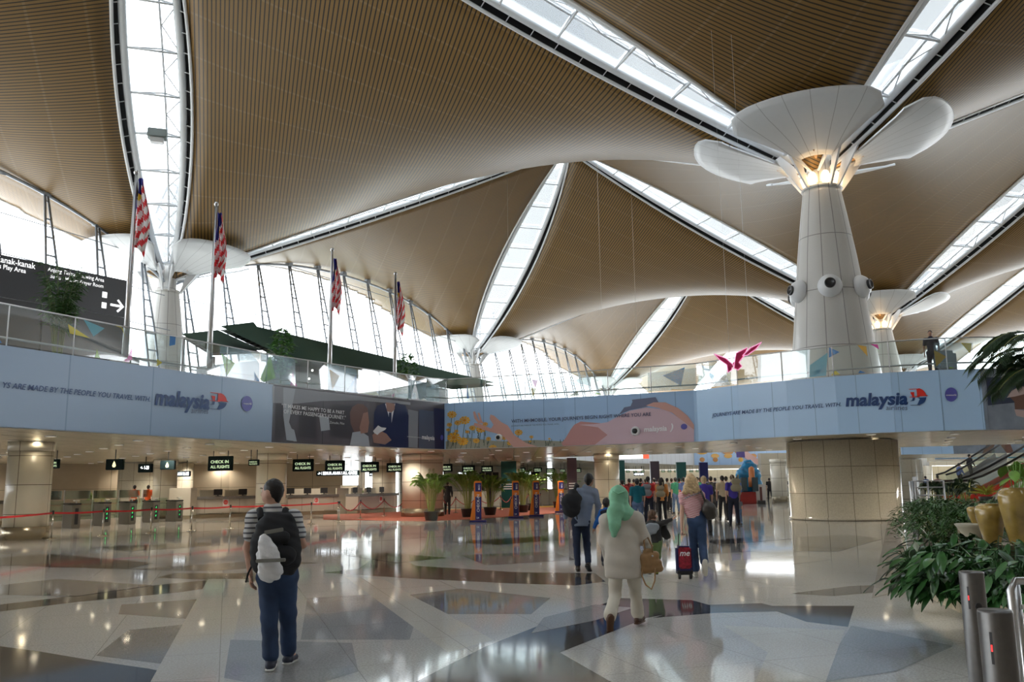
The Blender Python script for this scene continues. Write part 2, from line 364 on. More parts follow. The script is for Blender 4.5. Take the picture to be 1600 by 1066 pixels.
def capital_column(c, label, base=True, lamps=True, jets=True, dx=0.):
    o = uv(*c)+Vector((dx, 0, 0)); root = empty('roof_column', label, 'column', o, 'tapered roof columns with funnel capitals')
    sh = MB(); sh.lathe([(2.02, 3.2), (1.98, 5.5), (1.9, 6.2), (1.62, 8.6), (1.28, 11.6), (1.02, 13.5), (.86, 14.55), (.84, 14.75)], (0, 0, 0), STONE, 48)
    s = sh.build('shaft', STONE, root)
    if base:
        bs = MB(); bs.lathe([(2.36, 0), (2.36, .12), (2.3, .13), (2.3, 3.3)], (0, 0, 0), BASEST, 56); bs.build('base_cladding', BASEST, root)
    nk = MB(); nk.lathe([(.84, 14.75), (.92, 14.8), (.86, 14.9), (.62, 15.0), (.60, 16.6), (.75, 16.9)], (0, 0, 0), STONE, 32); nk.build('neck', STONE, root)
    # fins rising to the four petals
    fn = MB()
    for k in range(8):
        a = PHI + (k//2)*PI/2 + (.22 if k % 2 else -.22)
        d = Vector((math.cos(a), math.sin(a), 0)); e = Vector((-d.y, d.x, 0))*.05
        p = [d*.86+Vector((0, 0, 14.75)), d*1.0+Vector((0, 0, 14.8)), d*2.1+Vector((0, 0, 16.25)), d*1.9+Vector((0, 0, 16.4)), d*1.25+Vector((0, 0, 15.9))]
        fn.add([q-e for q in p]+[q+e for q in p], [(0, 1, 2, 3, 4), (9, 8, 7, 6, 5)]+[(i, (i+1) % 5, (i+1) % 5+5, i+5) for i in range(5)], WHITE)
    fn.build('fin', WHITE, root)
    # petals: sector sheets between the skylight arms
    for q in range(4):
        a0 = PHI + q*PI/2; NR, NA = 12, 14; vs = []; K = (NR+1)*(NA+1)
        for i in range(NR+1):
            r = 1.55 + (5.65-1.55)*i/NR
            hw = .56/r
            for j in range(NA+1):
                f = j/NA; rr = r
                if i > NR-4: rr = r - (abs(2*f-1)**8)*.8*(i-(NR-4))/4
                a = a0 + hw + (PI/2-2*hw)*f
                s_ = abs(rr*math.cos(a-a0))/GD; t_ = abs(rr*math.sin(a-a0))/GD
                zr = ZC + (ZA-ZC)*(s_+t_-2*s_*t_)
                z = zr - 16*SAG*s_*(1-s_)*t_*(1-t_) - .30 - .64*min(1, (rr-1.55)/3.2) - .1*(1-(rr-1.55)/4.)**2
                vs.append(Vector((rr*math.cos(a), rr*math.sin(a), z)))
        pt = MB(); fs = [(i*(NA+1)+j, (i+1)*(NA+1)+j, (i+1)*(NA+1)+j+1, i*(NA+1)+j+1) for i in range(NR) for j in range(NA)]
        pt.add(vs, fs, PETAL, True); up = [v+Vector((0, 0, .08)) for v in vs]; pt.add(up, [f[::-1] for f in fs], PETAL, True)
        rim = [i*(NA+1) for i in range(NR+1)] + [NR*(NA+1)+j for j in range(1, NA+1)] + [i*(NA+1)+NA for i in range(NR-1, -1, -1)] + [j for j in range(NA-1, 0, -1)]
        av = vs+up; pt.add(av, [(rim[i], rim[(i+1) % len(rim)], rim[(i+1) % len(rim)]+K, rim[i]+K) for i in range(len(rim))], PETAL)
        pt.build('capital_petal', PETAL, root)
        ln = MB(); am = a0+PI/4; dm = Vector((math.cos(am), math.sin(am), 0)); em = Vector((-dm.y, dm.x, 0))
        prof = [(.8, 16.55, .5), (1.35, 16.35, .8), (1.75, 16.1, .95)]
        lv = [dm*r+em*w*k+Vector((0, 0, z+.25-.1*k*k)) for r, z, w in prof for k in (-1, -.5, 0, .5, 1)]
        ln.add(lv, [(i*5+j, i*5+j+1, (i+1)*5+j+1, (i+1)*5+j) for i in range(2) for j in range(4)], AMBER, True); ln.build('lamp_shroud', AMBER, root)
        pi_ = MB(); pi_.tube([dm*.6+Vector((0, 0, 15.9)), dm*1.9+Vector((0, 0, 16.2))], .1, AMBER, 8); pi_.build('bracket_pipe', AMBER, root)
    if lamps:
        for k in range(8):
            a = PHI + PI/8 + k*PI/4; dm = Vector((math.cos(a), math.sin(a), 0))
            b = MB(); b.ball(dm*.74+Vector((0, 0, 15.2)), .2, WARM, 8, (1, 1, 1.7)); b.build('lamp', WARM, root)
        for k in range(4):
            a = PHI+PI/4+k*PI/2; pl = bpy.data.lights.new('lamp_light', 'POINT'); pl.energy = 9; pl.color = (1, .7, .4); pl.shadow_soft_size = .2
            po = bpy.data.objects.new('lamp_light', pl); C.objects.link(po); po.location = Vector((1.25*math.cos(a), 1.25*math.sin(a), 15.3)); po.parent = root
    if jets:
        for k in range(6):
            a = math.radians(-109+k*60); zz = 10.0; rj = 1.47
            r0 = empty('x', None, None); bpy.data.objects.remove(r0)
            cc = Vector((math.cos(a)*rj, math.sin(a)*rj, zz))
            d = Vector((math.cos(a), math.sin(a), .1)); R = d.normalized().to_track_quat('Z', 'Y').to_matrix()
            j = MB(); j.lathe([(.001, -.1), (.50, -.06), (.52, 0), (.49, .16), (.38, .3), (.27, .37), (.22, .39)], cc, TRUSS, 24, R); jo = j.build('air_nozzle', TRUSS, root)
            k2 = MB(); k2.lathe([(.22, .36), (.23, .48), (.17, .5), (.165, .46), (.001, .45)], cc, BLACK, 20, R); ko = k2.build('nozzle_ring', BLACK, jo)
    return root
capital_column((0, -1), 'big tapered granite roof column right of centre with white funnel capital', dx=.2)
capital_column((-1, 0), 'tapered roof column with white funnel capital behind the flagpoles on the left', jets=False, lamps=False)
capital_column((0, 1), 'far roof column with white funnel capital at the end of the green kiosk roof', jets=False, lamps=False)
capital_column((1, 0), 'roof column half hidden behind the big granite column, white capital at its right')
for c in ((2, 1), (1, 2)): capital_column(c, 'distant roof column low behind the glass balustrade, '+('right of the big column' if c[0] == 2 else 'left of the big column'), jets=False, lamps=False)
# ================================================================ FLOOR
SZ, FT = 3.35, 5.55       # soffit and fascia top of the upper level
G_L = granite('granite_light', (.42, .405, .38), (.68, .66, .62))
G_D = granite('granite_dark', (.045, .043, .043), (.10, .095, .092), .06)
G_M = granite('granite_mid', (.20, .19, .18), (.33, .32, .30))
G_W = granite('granite_warm', (.54, .50, .43), (.72, .68, .60))
G_B = granite('granite_blue', (.27, .27, .275), (.44, .44, .44))
fl = MB()
fl.add([(-90, -30, 0), (90, -30, 0), (90, 190, 0), (-90, 190, 0)], [(0, 1, 2, 3)], G_L)
def inlay(pts, m, k=0):
    z = .00012*(k+1); q = [gnd(*p) for p in pts]
    fl.add([(p.x, p.y, z) for p in q], [tuple(range(len(q)))], m)
inl = [
 (G_D, [(0, 1010), (60, 1018), (150, 1033), (232, 1045), (330, 1066), (330, 1100), (0, 1100)]),
 (G_D, [(0, 945), (60, 938), (200, 919), (340, 905), (420, 893), (400, 908), (280, 926), (120, 941), (0, 956)]),
 (G_D, [(245, 903), (270, 896), (390, 896), (410, 893), (340, 907)]),
 (G_D, [(505, 895), (560, 889), (640, 884), (680, 886), (800, 894), (930, 896), (946, 909), (900, 915), (800, 912), (640, 904)]),
 (G_D, [(560, 889), (600, 862), (650, 884), (655, 903), (600, 900)]),
 (G_D, [(650, 1066), (700, 1040), (760, 1010), (870, 967), (970, 935), (1080, 938), (1110, 946), (1100, 950), (1010, 966), (875, 1020), (955, 1066), (960, 1100), (600, 1100)]),
 (G_D, [(1190, 947), (1335, 947), (1325, 980), (1260, 972)]),
 (G_D, [(1090, 946), (1190, 943), (1240, 955), (1120, 958), (1020, 966)]),
 (G_M, [(190, 945), (330, 935), (345, 955), (300, 968), (185, 960)]),
 (G_M, [(200, 985), (300, 975), (270, 1040), (150, 1025)]),
 (G_W, [(325, 905), (385, 905), (350, 1066), (235, 1066)]),
 (G_B, [(480, 935), (600, 928), (650, 968), (640, 1000), (470, 1000)]),
 (G_B, [(360, 1000), (550, 1005), (560, 1050), (460, 1080), (350, 1060)]),
 (G_W, [(540, 902), (600, 906), (770, 1000), (700, 1020)]),
 (G_M, [(640, 930), (720, 920), (860, 935), (830, 960), (700, 960)]),
 (G_B, [(850, 965), (930, 945), (990, 950), (930, 970), (830, 990)]),
 (G_M, [(1235, 928), (1330, 916), (1400, 914), (1420, 922), (1300, 932)]),
 (G_B, [(1330, 978), (1395, 990), (1490, 1010), (1400, 1050), (1290, 1066), (1310, 1010)]),
 (G_W, [(1130, 978), (1320, 985), (1290, 1066), (1180, 1066), (1200, 1020)]),
 (G_M, [(1040, 857), (1160, 850), (1180, 862), (1060, 868)]),
 (G_D, [(150, 855), (320, 848), (350, 852), (200, 862)]),
 (G_D, [(0, 872), (80, 866), (240, 880), (200, 890), (0, 884)]),
 (G_M, [(200, 890), (420, 876), (500, 880), (330, 893)]),
 (G_D, [(700, 847), (850, 838), (900, 842), (780, 852)]),
 (G_W, [(500, 842), (850, 822), (880, 826), (520, 850)]),
 (G_M, [(1245, 840), (1320, 835), (1380, 842), (1310, 862), (1240, 862)]),
 (G_W, [(1100, 880), (1250, 868), (1300, 875), (1120, 895)]),
 (G_M, [(0, 915), (90, 905), (240, 915), (120, 932), (0, 930)]),
 (G_M, [(720, 868), (860, 862), (900, 875), (760, 884)]),
 (G_D, [(540, 868), (600, 864), (700, 872), (620, 880)]),
 (G_D, [(1100, 845), (1200, 838), (1240, 842), (1120, 852)]),
 (G_W, [(0, 835), (420, 818), (700, 812), (700, 816), (400, 826), (0, 848)]),
]
for i, (m, p) in enumerate(inl): inlay(p, m, i)
struct(fl, 'floor', G_L)
# ================================================================ UPPER LEVEL: fascia line (world), deck, soffit
FL = [(-26, -6), (-21.5, 6.2), (-17.8, 14.6), (-13.85, 23.2), (-11.5, 28.2), (-9.26, 33.0), (-6.35, 37.4), (-3.35, 41.6),
      (2.4, 39.6), (8.0, 37.1), (9.35, 35.35), (10.9, 33.9), (12.4, 32.75), (14.1, 31.75), (15.6, 31.2), (17.1, 30.95), (19.0, 31.2), (24, 32.6), (34, 36)]
cum = [0]
for a, b in zip(FL, FL[1:]): cum.append(cum[-1]+math.hypot(b[0]-a[0], b[1]-a[1]))
def fpt(s, z, off=0.):
    i = 0
    while i < len(FL)-2 and s > cum[i+1]: i += 1
    a, b = Vector(FL[i]), Vector(FL[i+1]); d = (b-a).normalized(); p = a+d*(s-cum[i]); n = Vector((d.y, -d.x))
    return Vector((p.x+n.x*off, p.y+n.y*off, z))
def fhit(px, py):
    """pixel -> (s, z) on the fascia wall"""
    d = ray(px, py); best = None
    for i in range(len(FL)-1):
        a, b = FL[i], FL[i+1]; ex, ey = b[0]-a[0], b[1]-a[1]; det = d.x*(-ey)+ex*d.y
        if abs(det) < 1e-9: continue
        t = (a[0]*(-ey)+ex*a[1])/det; w = (d.x*a[1]-d.y*a[0])/det
        if t > 0 and -1e-6 <= w <= 1+1e-6 and (best is None or t < best[0]): best = (t, cum[i]+w*math.hypot(ex, ey), EYE+d.z*t)
    return best[1], best[2]
MUSH = None
V0 = [(-60, -6), (-60, 40)]
deckpoly = FL + [(36, 44), (30, 42.5), (17, 48.2), (2, 56.5), (6.6, 69), (18, 88), (34, 96), (34, 112), (-6, 112), (-16, 92), (-30, 66), (-42, 45), (-52, 26), (-60, 8)]
SOFF = grid_mat('soffit_panels', (.50, .44, .34), (.16, .13, .09), 1.2, 1.2, (0, 1), .03, .22, .12, .6)
dk = MB(); DECKF = mat('deck_floor', (.4, .39, .36), .3)
vs = [(x, y, SZ) for x, y in deckpoly]; n = len(vs)
dk.add(vs, [tuple(range(n))], SOFF); dk.add([(x, y, FT-.15) for x, y in deckpoly], [tuple(range(n))], DECKF)
dk.add([(x, y, z) for z in (SZ, FT-.15) for x, y in deckpoly], [(i, (i+1) % n, n+(i+1) % n, n+i) for i in range(n)], mat('fascia_grey', (.5, .51, .52), .5))
bpy_deck = struct(dk, 'ceiling', SOFF, 'upper level slab with beige panelled soffit over the check-in hall')
def facecol(name, col, rough=.28): return mat(name, col, rough)
BLUE = grid_mat('banner_blue_shaded', (.33, .45, .62), (.22, .33, .50), 1.3, 50, (0, 2), .02, .3, .06, .15)  # airline blue with the left banner's shade put into the colour
BLUE2 = grid_mat('banner_blue_sunlit', (.43, .63, .88), (.24, .38, .58), 1.3, 50, (0, 2), .02, .3, .08, .15)  # same airline blue, lightened for the daylight on the right banner
def banner(px0, px1, m, name, label, cat='banner'):
    s0 = fhit(px0, 660 if px0 > 0 else 600)[0] if px0 > -1 else cum[1]
    s1 = fhit(px1, 650)[0] if px1 < 1599 else cum[-2]
    k = [s0]+[c for c in cum if s0 < c < s1]+[s1]; mb = MB()
    for a, b in zip(k, k[1:]):
        for z0, z1, o0, o1 in ((SZ+.02, FT+.03, .05, .05),): mb.add([fpt(a+1e-4, z0, .01), fpt(b-1e-4, z0, .01), fpt(b-1e-4, z1, .01), fpt(a+1e-4, z1, .01), fpt(a+1e-4, z0, .05), fpt(b-1e-4, z0, .05), fpt(b-1e-4, z1, .05), fpt(a+1e-4, z1, .05)], [(4, 5, 6, 7), (3, 2, 1, 0), (0, 1, 5, 4), (7, 6, 2, 3)], m)
    root = empty(name, label, cat, fpt((s0+s1)/2, SZ)); part(mb, 'panel', m, root); return root
def flat_poly(root, name, pts, m, off, pix=True):
    """a printed shape on the banner, outline given as photograph pixels, cut at the fascia's bends"""
    q = [fhit(*p) for p in pts] if pix else pts
    def clip(poly, s, keep_gt):
        out = []
        for i in range(len(poly)):
            a, b = poly[i], poly[(i+1) % len(poly)]; ia = (a[0] >= s) == keep_gt; ib = (b[0] >= s) == keep_gt
            if ia: out.append(a)
            if ia != ib:
                t = (s-a[0])/(b[0]-a[0]); out.append((s, a[1]+t*(b[1]-a[1])))
        return out
    mb = MB()
    for i in range(len(cum)-1):
        c = clip(clip(q, cum[i], True), cum[i+1], False) if q else []
        if len(c) >= 3:
            a, b = Vector(FL[i]), Vector(FL[i+1]); d = (b-a).normalized(); nn = Vector((d.y, -d.x))
            v = [Vector((a.x+d.x*(s-cum[i])+nn.x*off, a.y+d.y*(s-cum[i])+nn.y*off, min(FT+.03, max(SZ+.02, z)))) for s, z in c]
            mb.add(v, [tuple(range(len(v)))], m)
    if mb.v: return part(mb, name, m, root)
def ftext(root, name, txt, p0, p1, m, shear=0., off=.0, depth=.075, h=None, ratio=.72):
    """text from pixel p0 (left baseline) to p1 (right baseline) on the fascia"""
    s0, z0 = fhit(*p0); s1, z1 = fhit(*p1); V, F = text_geo(txt, 1., shear, off)
    x0 = min(v.x for v in V); x1 = max(v.x for v in V); k = (s1-s0)/(x1-x0); kh = k if h is None else h/ratio
    mb = MB(); mb.add([fpt(s0+(v.x-x0)*k, z0+(z1-z0)*((v.x-x0)*k)/(s1-s0)+v.y*kh, depth) for v in V], F, m)
    return part(mb, name, m, root)
NAVY = mat('print_navy', (.012, .055, .20), .35); RED = mat('print_red', (.75, .03, .02), .35); PWHITE = mat('print_white', (.8, .8, .82), .35); PURP = mat('print_violet', (.10, .10, .42), .3)
PGREY = mat('print_grey', (.10, .13, .24), .35)
def logo(root, cx, cy, r, rw):
    """airline emblem: split red / navy disc with tail strokes, then a round violet badge to its right"""
    s, z = fhit(cx, cy); s2, z2 = fhit(cx+r, cy); R = abs(s2-s)
    zz = abs(fhit(cx, cy-r)[1]-z)
    arc = lambda a0, a1, n=10: [(s+R*math.cos(math.radians(a0+(a1-a0)*i/n)), z+zz*math.sin(math.radians(a0+(a1-a0)*i/n))) for i in range(n+1)]
    flat_poly(root, 'emblem_red', [(s-.1*R, z)]+[(s-.1*R, z+zz*.9)]+arc(80, 8)+[(s+R*1.25, z)], RED, .078, False)
    flat_poly(root, 'emblem_blue', [(s-.1*R, z-.04)]+[(s+R*1.05, z-.04)]+arc(-8, -100)+[(s+.2*R, z-zz*.3)], NAVY, .078, False)
    flat_poly(root, 'emblem_stroke', [(s-.9*R, z+zz*.55), (s-.4*R, z+zz*.55), (s-.45*R, z), (s-.65*R, z)], RED, .078, False)
    flat_poly(root, 'emblem_stroke', [(s-.65*R, z-.03), (s-.42*R, z-.03), (s-.5*R, z-zz*.5), (s-1.1*R, z-zz*.55), (s-.75*R, z-zz*.42)], NAVY, .078, False)
    for dz, m in ((.95, RED), (.0, RED), (-.98, PGREY)): flat_poly(root, 'emblem_line', [(s-1.1*R, z+zz*dz), (s+.2*R, z+zz*dz), (s+.2*R, z+zz*(dz-.08)), (s-.9*R, z+zz*(dz-.08))], m, .077, False)
def disc(root, name, cx, cy, rx, ry, m, off=.078, n=22):
    return flat_poly(root, name, [(cx+rx*math.cos(2*PI*i/n), cy+ry*math.sin(2*PI*i/n)) for i in range(n)], m, off)
# --- left blue banner
b1 = banner(-1, 424, BLUE, 'advertising_banner', 'long blue airline banner on the upper level edge at the left, navy slogan and logo')
# slogan continues out of frame to the left
s_end = fhit(232, 628); 
ftext(b1, 'slogan', 'YS ARE MADE BY THE PEOPLE YOU TRAVEL WITH.', (1, 606), (232, 628), NAVY, .22, .012)
ftext(b1, 'wordmark', 'malaysia', (239, 632), (325, 640), NAVY, .15, .035)
ftext(b1, 'small_wordmark', 'airlines', (296, 646), (323, 647), PGREY, .15, .0)
logo(b1, 339, 627, 13, 1); disc(b1, 'badge', 383.5, 631, 8.6, 12, PURP); ftext(b1, 'badge_text', 'oneworld', (377, 632), (390, 633), PWHITE, 0, .02, .09)
# --- dark photo banner
CAB = grid_mat('banner_cabin', (.11, .10, .115), (.05, .05, .06), 2.6, 50, (0, 2), .02, .25, .2, .4)
b2 = banner(424, 695, CAB, 'advertising_banner', 'dark photo banner of an aircraft cabin with a pilot and a passenger, white quote')
CG = mat('print_cabin_grey', (.27, .28, .31), .3); CS = mat('print_seat', (.05, .045, .055), .3); CW = mat('print_window_light', (.42, .45, .5), .3)
SK = mat('print_skin', (.36, .2, .16), .3); HA = mat('print_hair', (.17, .095, .08), .3); SU = mat('print_suit', (.012, .02, .075), .3); DB = mat('print_deep_blue', (.015, .018, .07), .3)
flat_poly(b2, 'picture_wall', [(424, 603), (560, 619), (640, 629), (640, 633), (560, 626), (500, 627), (462, 631), (424, 630)], CG, .056)
flat_poly(b2, 'picture_bulkhead', [(441, 606), (460, 608), (450, 660), (462, 690), (446, 688), (441, 650)], CW, .06)
for x in (500,): flat_poly(b2, 'picture_window', [(x-3, 650), (x+12, 652), (x+14, 672), (x, 674)], CW, .06)
for x0, x1 in ((430, 442), (466, 492), (515, 548)): flat_poly(b2, 'picture_seat', [(x0, 632), (x1, 634), (x1+1, 686), (x0-1, 682)], CS, .058)
flat_poly(b2, 'picture_armrest', [(452, 669), (458, 672), (462, 690), (457, 690), (454, 678)], CW, .062)
flat_poly(b2, 'passenger_picture_hair', [(545, 645), (549, 636), (557, 631), (566, 632), (573, 639), (574, 650), (572, 668), (562, 676), (552, 676), (546, 662)], HA, .064)
flat_poly(b2, 'passenger_picture_face', [(566, 646), (573, 644), (575, 660), (573, 676), (562, 678), (560, 668)], SK, .066)
flat_poly(b2, 'passenger_picture_top', [(549, 676), (562, 674), (574, 682), (576, 699), (545, 696)], CW, .065)
flat_poly(b2, 'pilot_picture_suit', [(583, 645), (588, 634), (600, 630), (618, 630), (632, 634), (637, 650), (636, 700), (592, 697), (582, 670)], SU, .062)
flat_poly(b2, 'pilot_picture_shirt', [(600, 631), (616, 631), (612, 650), (609, 668), (605, 648)], PWHITE, .066)
flat_poly(b2, 'pilot_picture_face', [(601, 629), (615, 631), (615, 640), (610, 645), (603, 643)], SK, .068)
flat_poly(b2, 'pilot_picture_tie', [(606, 645), (610, 645), (610, 672), (605, 670)], SU, .069)
flat_poly(b2, 'picture_hands', [(580, 680), (590, 672), (602, 678), (610, 688), (600, 695), (582, 692)], SK, .068)
flat_poly(b2, 'picture_aeroplane', [(581, 674), (589, 665), (594, 668), (602, 669), (600, 672), (592, 676), (588, 680), (583, 677)], PWHITE, .07)
flat_poly(b2, 'picture_window', [(636, 640), (652, 643), (651, 700), (637, 699)], CG, .06)
flat_poly(b2, 'picture_seat', [(653, 640), (676, 643), (678, 702), (653, 700)], mat('print_slate', (.09, .11, .17), .3), .06)
flat_poly(b2, 'picture_edge', [(676, 638), (694, 640), (694, 703), (678, 702)], DB, .063)
ftext(b2, 'quote', '"IT MAKES ME HAPPY TO BE A PART', (438, 637), (536, 648), PWHITE, 0, .01, .08)
ftext(b2, 'quote', 'OF EVERY PASSENGER\'S JOURNEY."', (441, 646), (538, 656), PWHITE, 0, .01, .08)
ftext(b2, 'quote_credit', 'Zainudin, Pilot', (513, 662), (536, 664), PWHITE, .1, 0, .08)
ftext(b2, 'wordmark', 'malaysia', (657, 686), (677, 688), PWHITE, .15, .03, .08); ftext(b2, 'slogan', 'JOURNEYS ARE MADE BY THE PEOPLE', (634, 683), (656, 685), PWHITE, .1, 0, .08)
disc(b2, 'badge', 688.5, 684, 2.2, 4.3, PURP)
# --- flower and hand banner
SKB = grid_mat('banner_sky', (.34, .52, .78), (.20, .32, .55), 1.42, 50, (0, 2), .03, .28, .10, .15)
b3 = banner(695, 1086, SKB, 'advertising_banner', 'sky blue banner with yellow flowers, an open hand and a lying figure, beside the corner')
FY = mat('print_yellow', (.72, .38, .03), .3); FO = mat('print_orange', (.55, .22, .02), .3); FG = mat('print_stem', (.05, .08, .06), .3)
SK2 = mat('print_skin_light', (.60, .34, .30), .3); SH = mat('print_shirt_pink', (.62, .45, .52), .3); SH2 = mat('print_skin_rose', (.50, .25, .25), .3); SLT = mat('print_slate_blue', (.13, .15, .25), .3)
flat_poly(b3, 'picture_meadow', [(697, 690), (730, 684), (780, 690), (840, 688), (880, 690), (940, 692), (940, 700), (697, 703)], mat('print_meadow', (.30, .30, .25), .3), .056)
rnd = random.Random(4)
fls = [(707, 648, 7), (727, 657, 8), (716, 661, 5), (703, 664, 4), (739, 669, 5), (752, 671, 7), (731, 675, 3), (714, 674, 3), (710, 684, 10), (724, 690, 8), (745, 689, 5), (771, 700, 6), (789, 684, 5), (797, 693, 4), (811, 676, 6), (831, 683, 3), (829, 690, 2), (859, 686, 2), (764, 686, 4), (701, 672, 3), (759, 663, 4)]
fm = MB(); fc = MB(); fs_ = MB()
for x, y, r in fls:
    for k in range(9):
        a = 2*PI*k/9; pts = [(x, y), (x+r*math.cos(a-.28), y+r*.75*math.sin(a-.28)), (x+r*1.08*math.cos(a), y+r*.8*math.sin(a)), (x+r*math.cos(a+.28), y+r*.75*math.sin(a+.28))]
        q = [fhit(*p) for p in pts]; fm.add([fpt(s, min(max(z, SZ+.03), FT), .066) for s, z in q], [(0, 1, 2, 3)], FY)
    q = [fhit(x+r*.3*math.cos(2*PI*k/8), y+r*.25*math.sin(2*PI*k/8)) for k in range(8)]; fc.add([fpt(s, min(max(z, SZ+.03), FT), .07) for s, z in q], [tuple(range(8))], FO)
    q = [fhit(x-.4, y+2), fhit(x+.4, y+2), fhit(x-r*.5+.4, min(703, y+34)), fhit(x-r*.5-.4, min(703, y+34))]; fs_.add([fpt(s, max(z, SZ+.03), .062) for s, z in q], [(0, 1, 2, 3)], FG)
for i in range(70):
    x = rnd.uniform(700, 900); y = rnd.uniform(686, 700) if x > 790 else rnd.uniform(670, 702)
    q = [fhit(x-.4, y), fhit(x+.4, y), fhit(x+.6, y+5), fhit(x-.5, y+5)]; fs_.add([fpt(s, max(z, SZ+.03), .061) for s, z in q], [(0, 1, 2, 3)], FG)
part(fm, 'flower_print', FY, b3); part(fc, 'flower_centre_print', FO, b3); part(fs_, 'stem_print', FG, b3)
flat_poly(b3, 'arm_print', [(742, 661), (752, 663), (768, 670), (772, 664), (766, 655), (767, 648), (773, 650), (784, 660), (794, 665), (804, 680), (822, 692), (840, 702), (803, 702), (795, 690), (785, 680), (770, 676), (756, 672), (741, 665)], SK2, .072)
flat_poly(b3, 'finger_print', [(740, 644), (743, 643), (748, 656), (754, 661), (748, 662), (742, 654)], SK2, .073)
flat_poly(b3, 'finger_print', [(747, 646), (750, 645), (754, 658), (757, 662), (752, 662)], SK2, .074)
flat_poly(b3, 'figure_print_head', [(878, 693), (885, 684), (892, 672), (898, 664), (908, 659), (920, 660), (945, 662), (965, 668), (965, 698), (880, 699)], SH2, .066)
flat_poly(b3, 'figure_print_body', [(905, 664), (930, 663), (950, 660), (968, 650), (985, 642), (1010, 637), (1040, 640), (1056, 650), (1075, 660), (1085, 670), (1085, 691), (985, 694), (930, 697), (950, 680), (935, 668)], SH, .068)
flat_poly(b3, 'figure_print_hair', [(968, 648), (976, 637), (986, 635), (989, 628), (988, 625), (1025, 621), (1030, 630), (1010, 636), (985, 641)], SLT, .07)
flat_poly(b3, 'figure_print_arm', [(1010, 634), (1022, 629), (1040, 629), (1060, 638), (1075, 650), (1085, 664), (1085, 672), (1070, 660), (1050, 645), (1030, 638)], SK2, .072)
ftext(b3, 'slogan', 'WITH MHMOBILE, YOUR JOURNEYS BEGIN RIGHT WHERE YOU ARE', (800, 661), (1018, 650), mat('print_text_grey', (.05, .06, .14), .3), 0, .012, .09)
ftext(b3, 'slogan', 'JOURNEYS ARE MADE BY THE PEOPLE YOU TRAVEL WITH', (800, 667), (874, 664), mat('print_text_grey', (.16, .18, .28), .3), 0, 0, .09)
ftext(b3, 'wordmark', 'malaysia', (1007, 675), (1043, 673), PWHITE, .15, .03, .09); ftext(b3, 'emblem_white', ')', (1047, 672), (1053, 671), PWHITE, .2, .05, .09); disc(b3, 'badge', 1069.5, 667, 5, 4.5, PURP, .09)
# --- right blue banner round the column, sunlit tone in its blue
b4 = banner(1086, 1538, BLUE2, 'advertising_banner', 'blue airline banner curving round the big column, lightened as if sunlit, navy slogan and logo')
ftext(b4, 'slogan', 'JOURNEYS ARE MADE BY THE PEOPLE YOU TRAVEL WITH.', (1114, 652), (1315, 635), NAVY, .22, .012)
ftext(b4, 'wordmark', 'malaysia', (1322, 635), (1419, 632), NAVY, .15, .035)
ftext(b4, 'small_wordmark', 'airlines', (1385, 641), (1418, 641), PGREY, .15, 0)
logo(b4, 1434, 620, 13, 1); disc(b4, 'badge', 1485, 617, 9.5, 11, PURP); ftext(b4, 'badge_text', 'oneworld', (1477, 619), (1493, 619), PWHITE, 0, .02, .09)
# --- beach photo banner at the far right
ROCK = grid_mat('banner_beach', (.22, .26, .32), (.35, .38, .42), 2.7, 50, (0, 2), .02, .3, .35, 2.2)
b5 = banner(1538, 1600, ROCK, 'advertising_banner', 'photo banner of people on a rocky shore at the right frame edge')
flat_poly(b5, 'picture_forest', [(1539, 590), (1600, 590), (1600, 628), (1560, 632), (1542, 634)], mat('print_forest', (.03, .045, .09), .35), .058)
flat_poly(b5, 'figure_print', [(1573, 618), (1580, 610), (1592, 606), (1600, 608), (1600, 640), (1584, 640), (1583, 628)], mat('print_brown', (.16, .08, .06), .35), .062)
flat_poly(b5, 'hat_print', [(1571, 622), (1579, 611), (1590, 605), (1600, 604), (1600, 616), (1584, 620)], mat('print_tan', (.50, .38, .36), .35), .066)
flat_poly(b5, 'shoe_print', [(1583, 640), (1600, 642), (1598, 653), (1586, 650)], mat('print_tan', (.50, .38, .36), .35), .066)
# air nozzles set in the banners
def nozzle_on(px, py, r, label):
    s, z = fhit(px, py); c = fpt(s, z, .06); d = fpt(s, z, 1.)-fpt(s, z, 0.); R = d.to_track_quat('Z', 'Y').to_matrix()
    root = empty('air_nozzle', label, 'air nozzle', c, 'round air nozzles on the banners')
    a = MB(); a.lathe([(r, 0), (r, .05), (r*.85, .14), (r*.6, .18), (r*.55, .1)], c, WHITE, 24, R); part(a, 'collar', WHITE, root)
    a = MB(); a.lathe([(r*.58, .06), (r*.5, .2), (.001, .22)], c, BLACK, 20, R); part(a, 'jet', BLACK, root)
nozzle_on(780.5, 684, .17, 'round white air nozzle on the flower banner below the open hand')
nozzle_on(994, 674, .21, 'round white air nozzle with black centre left of the white logo')
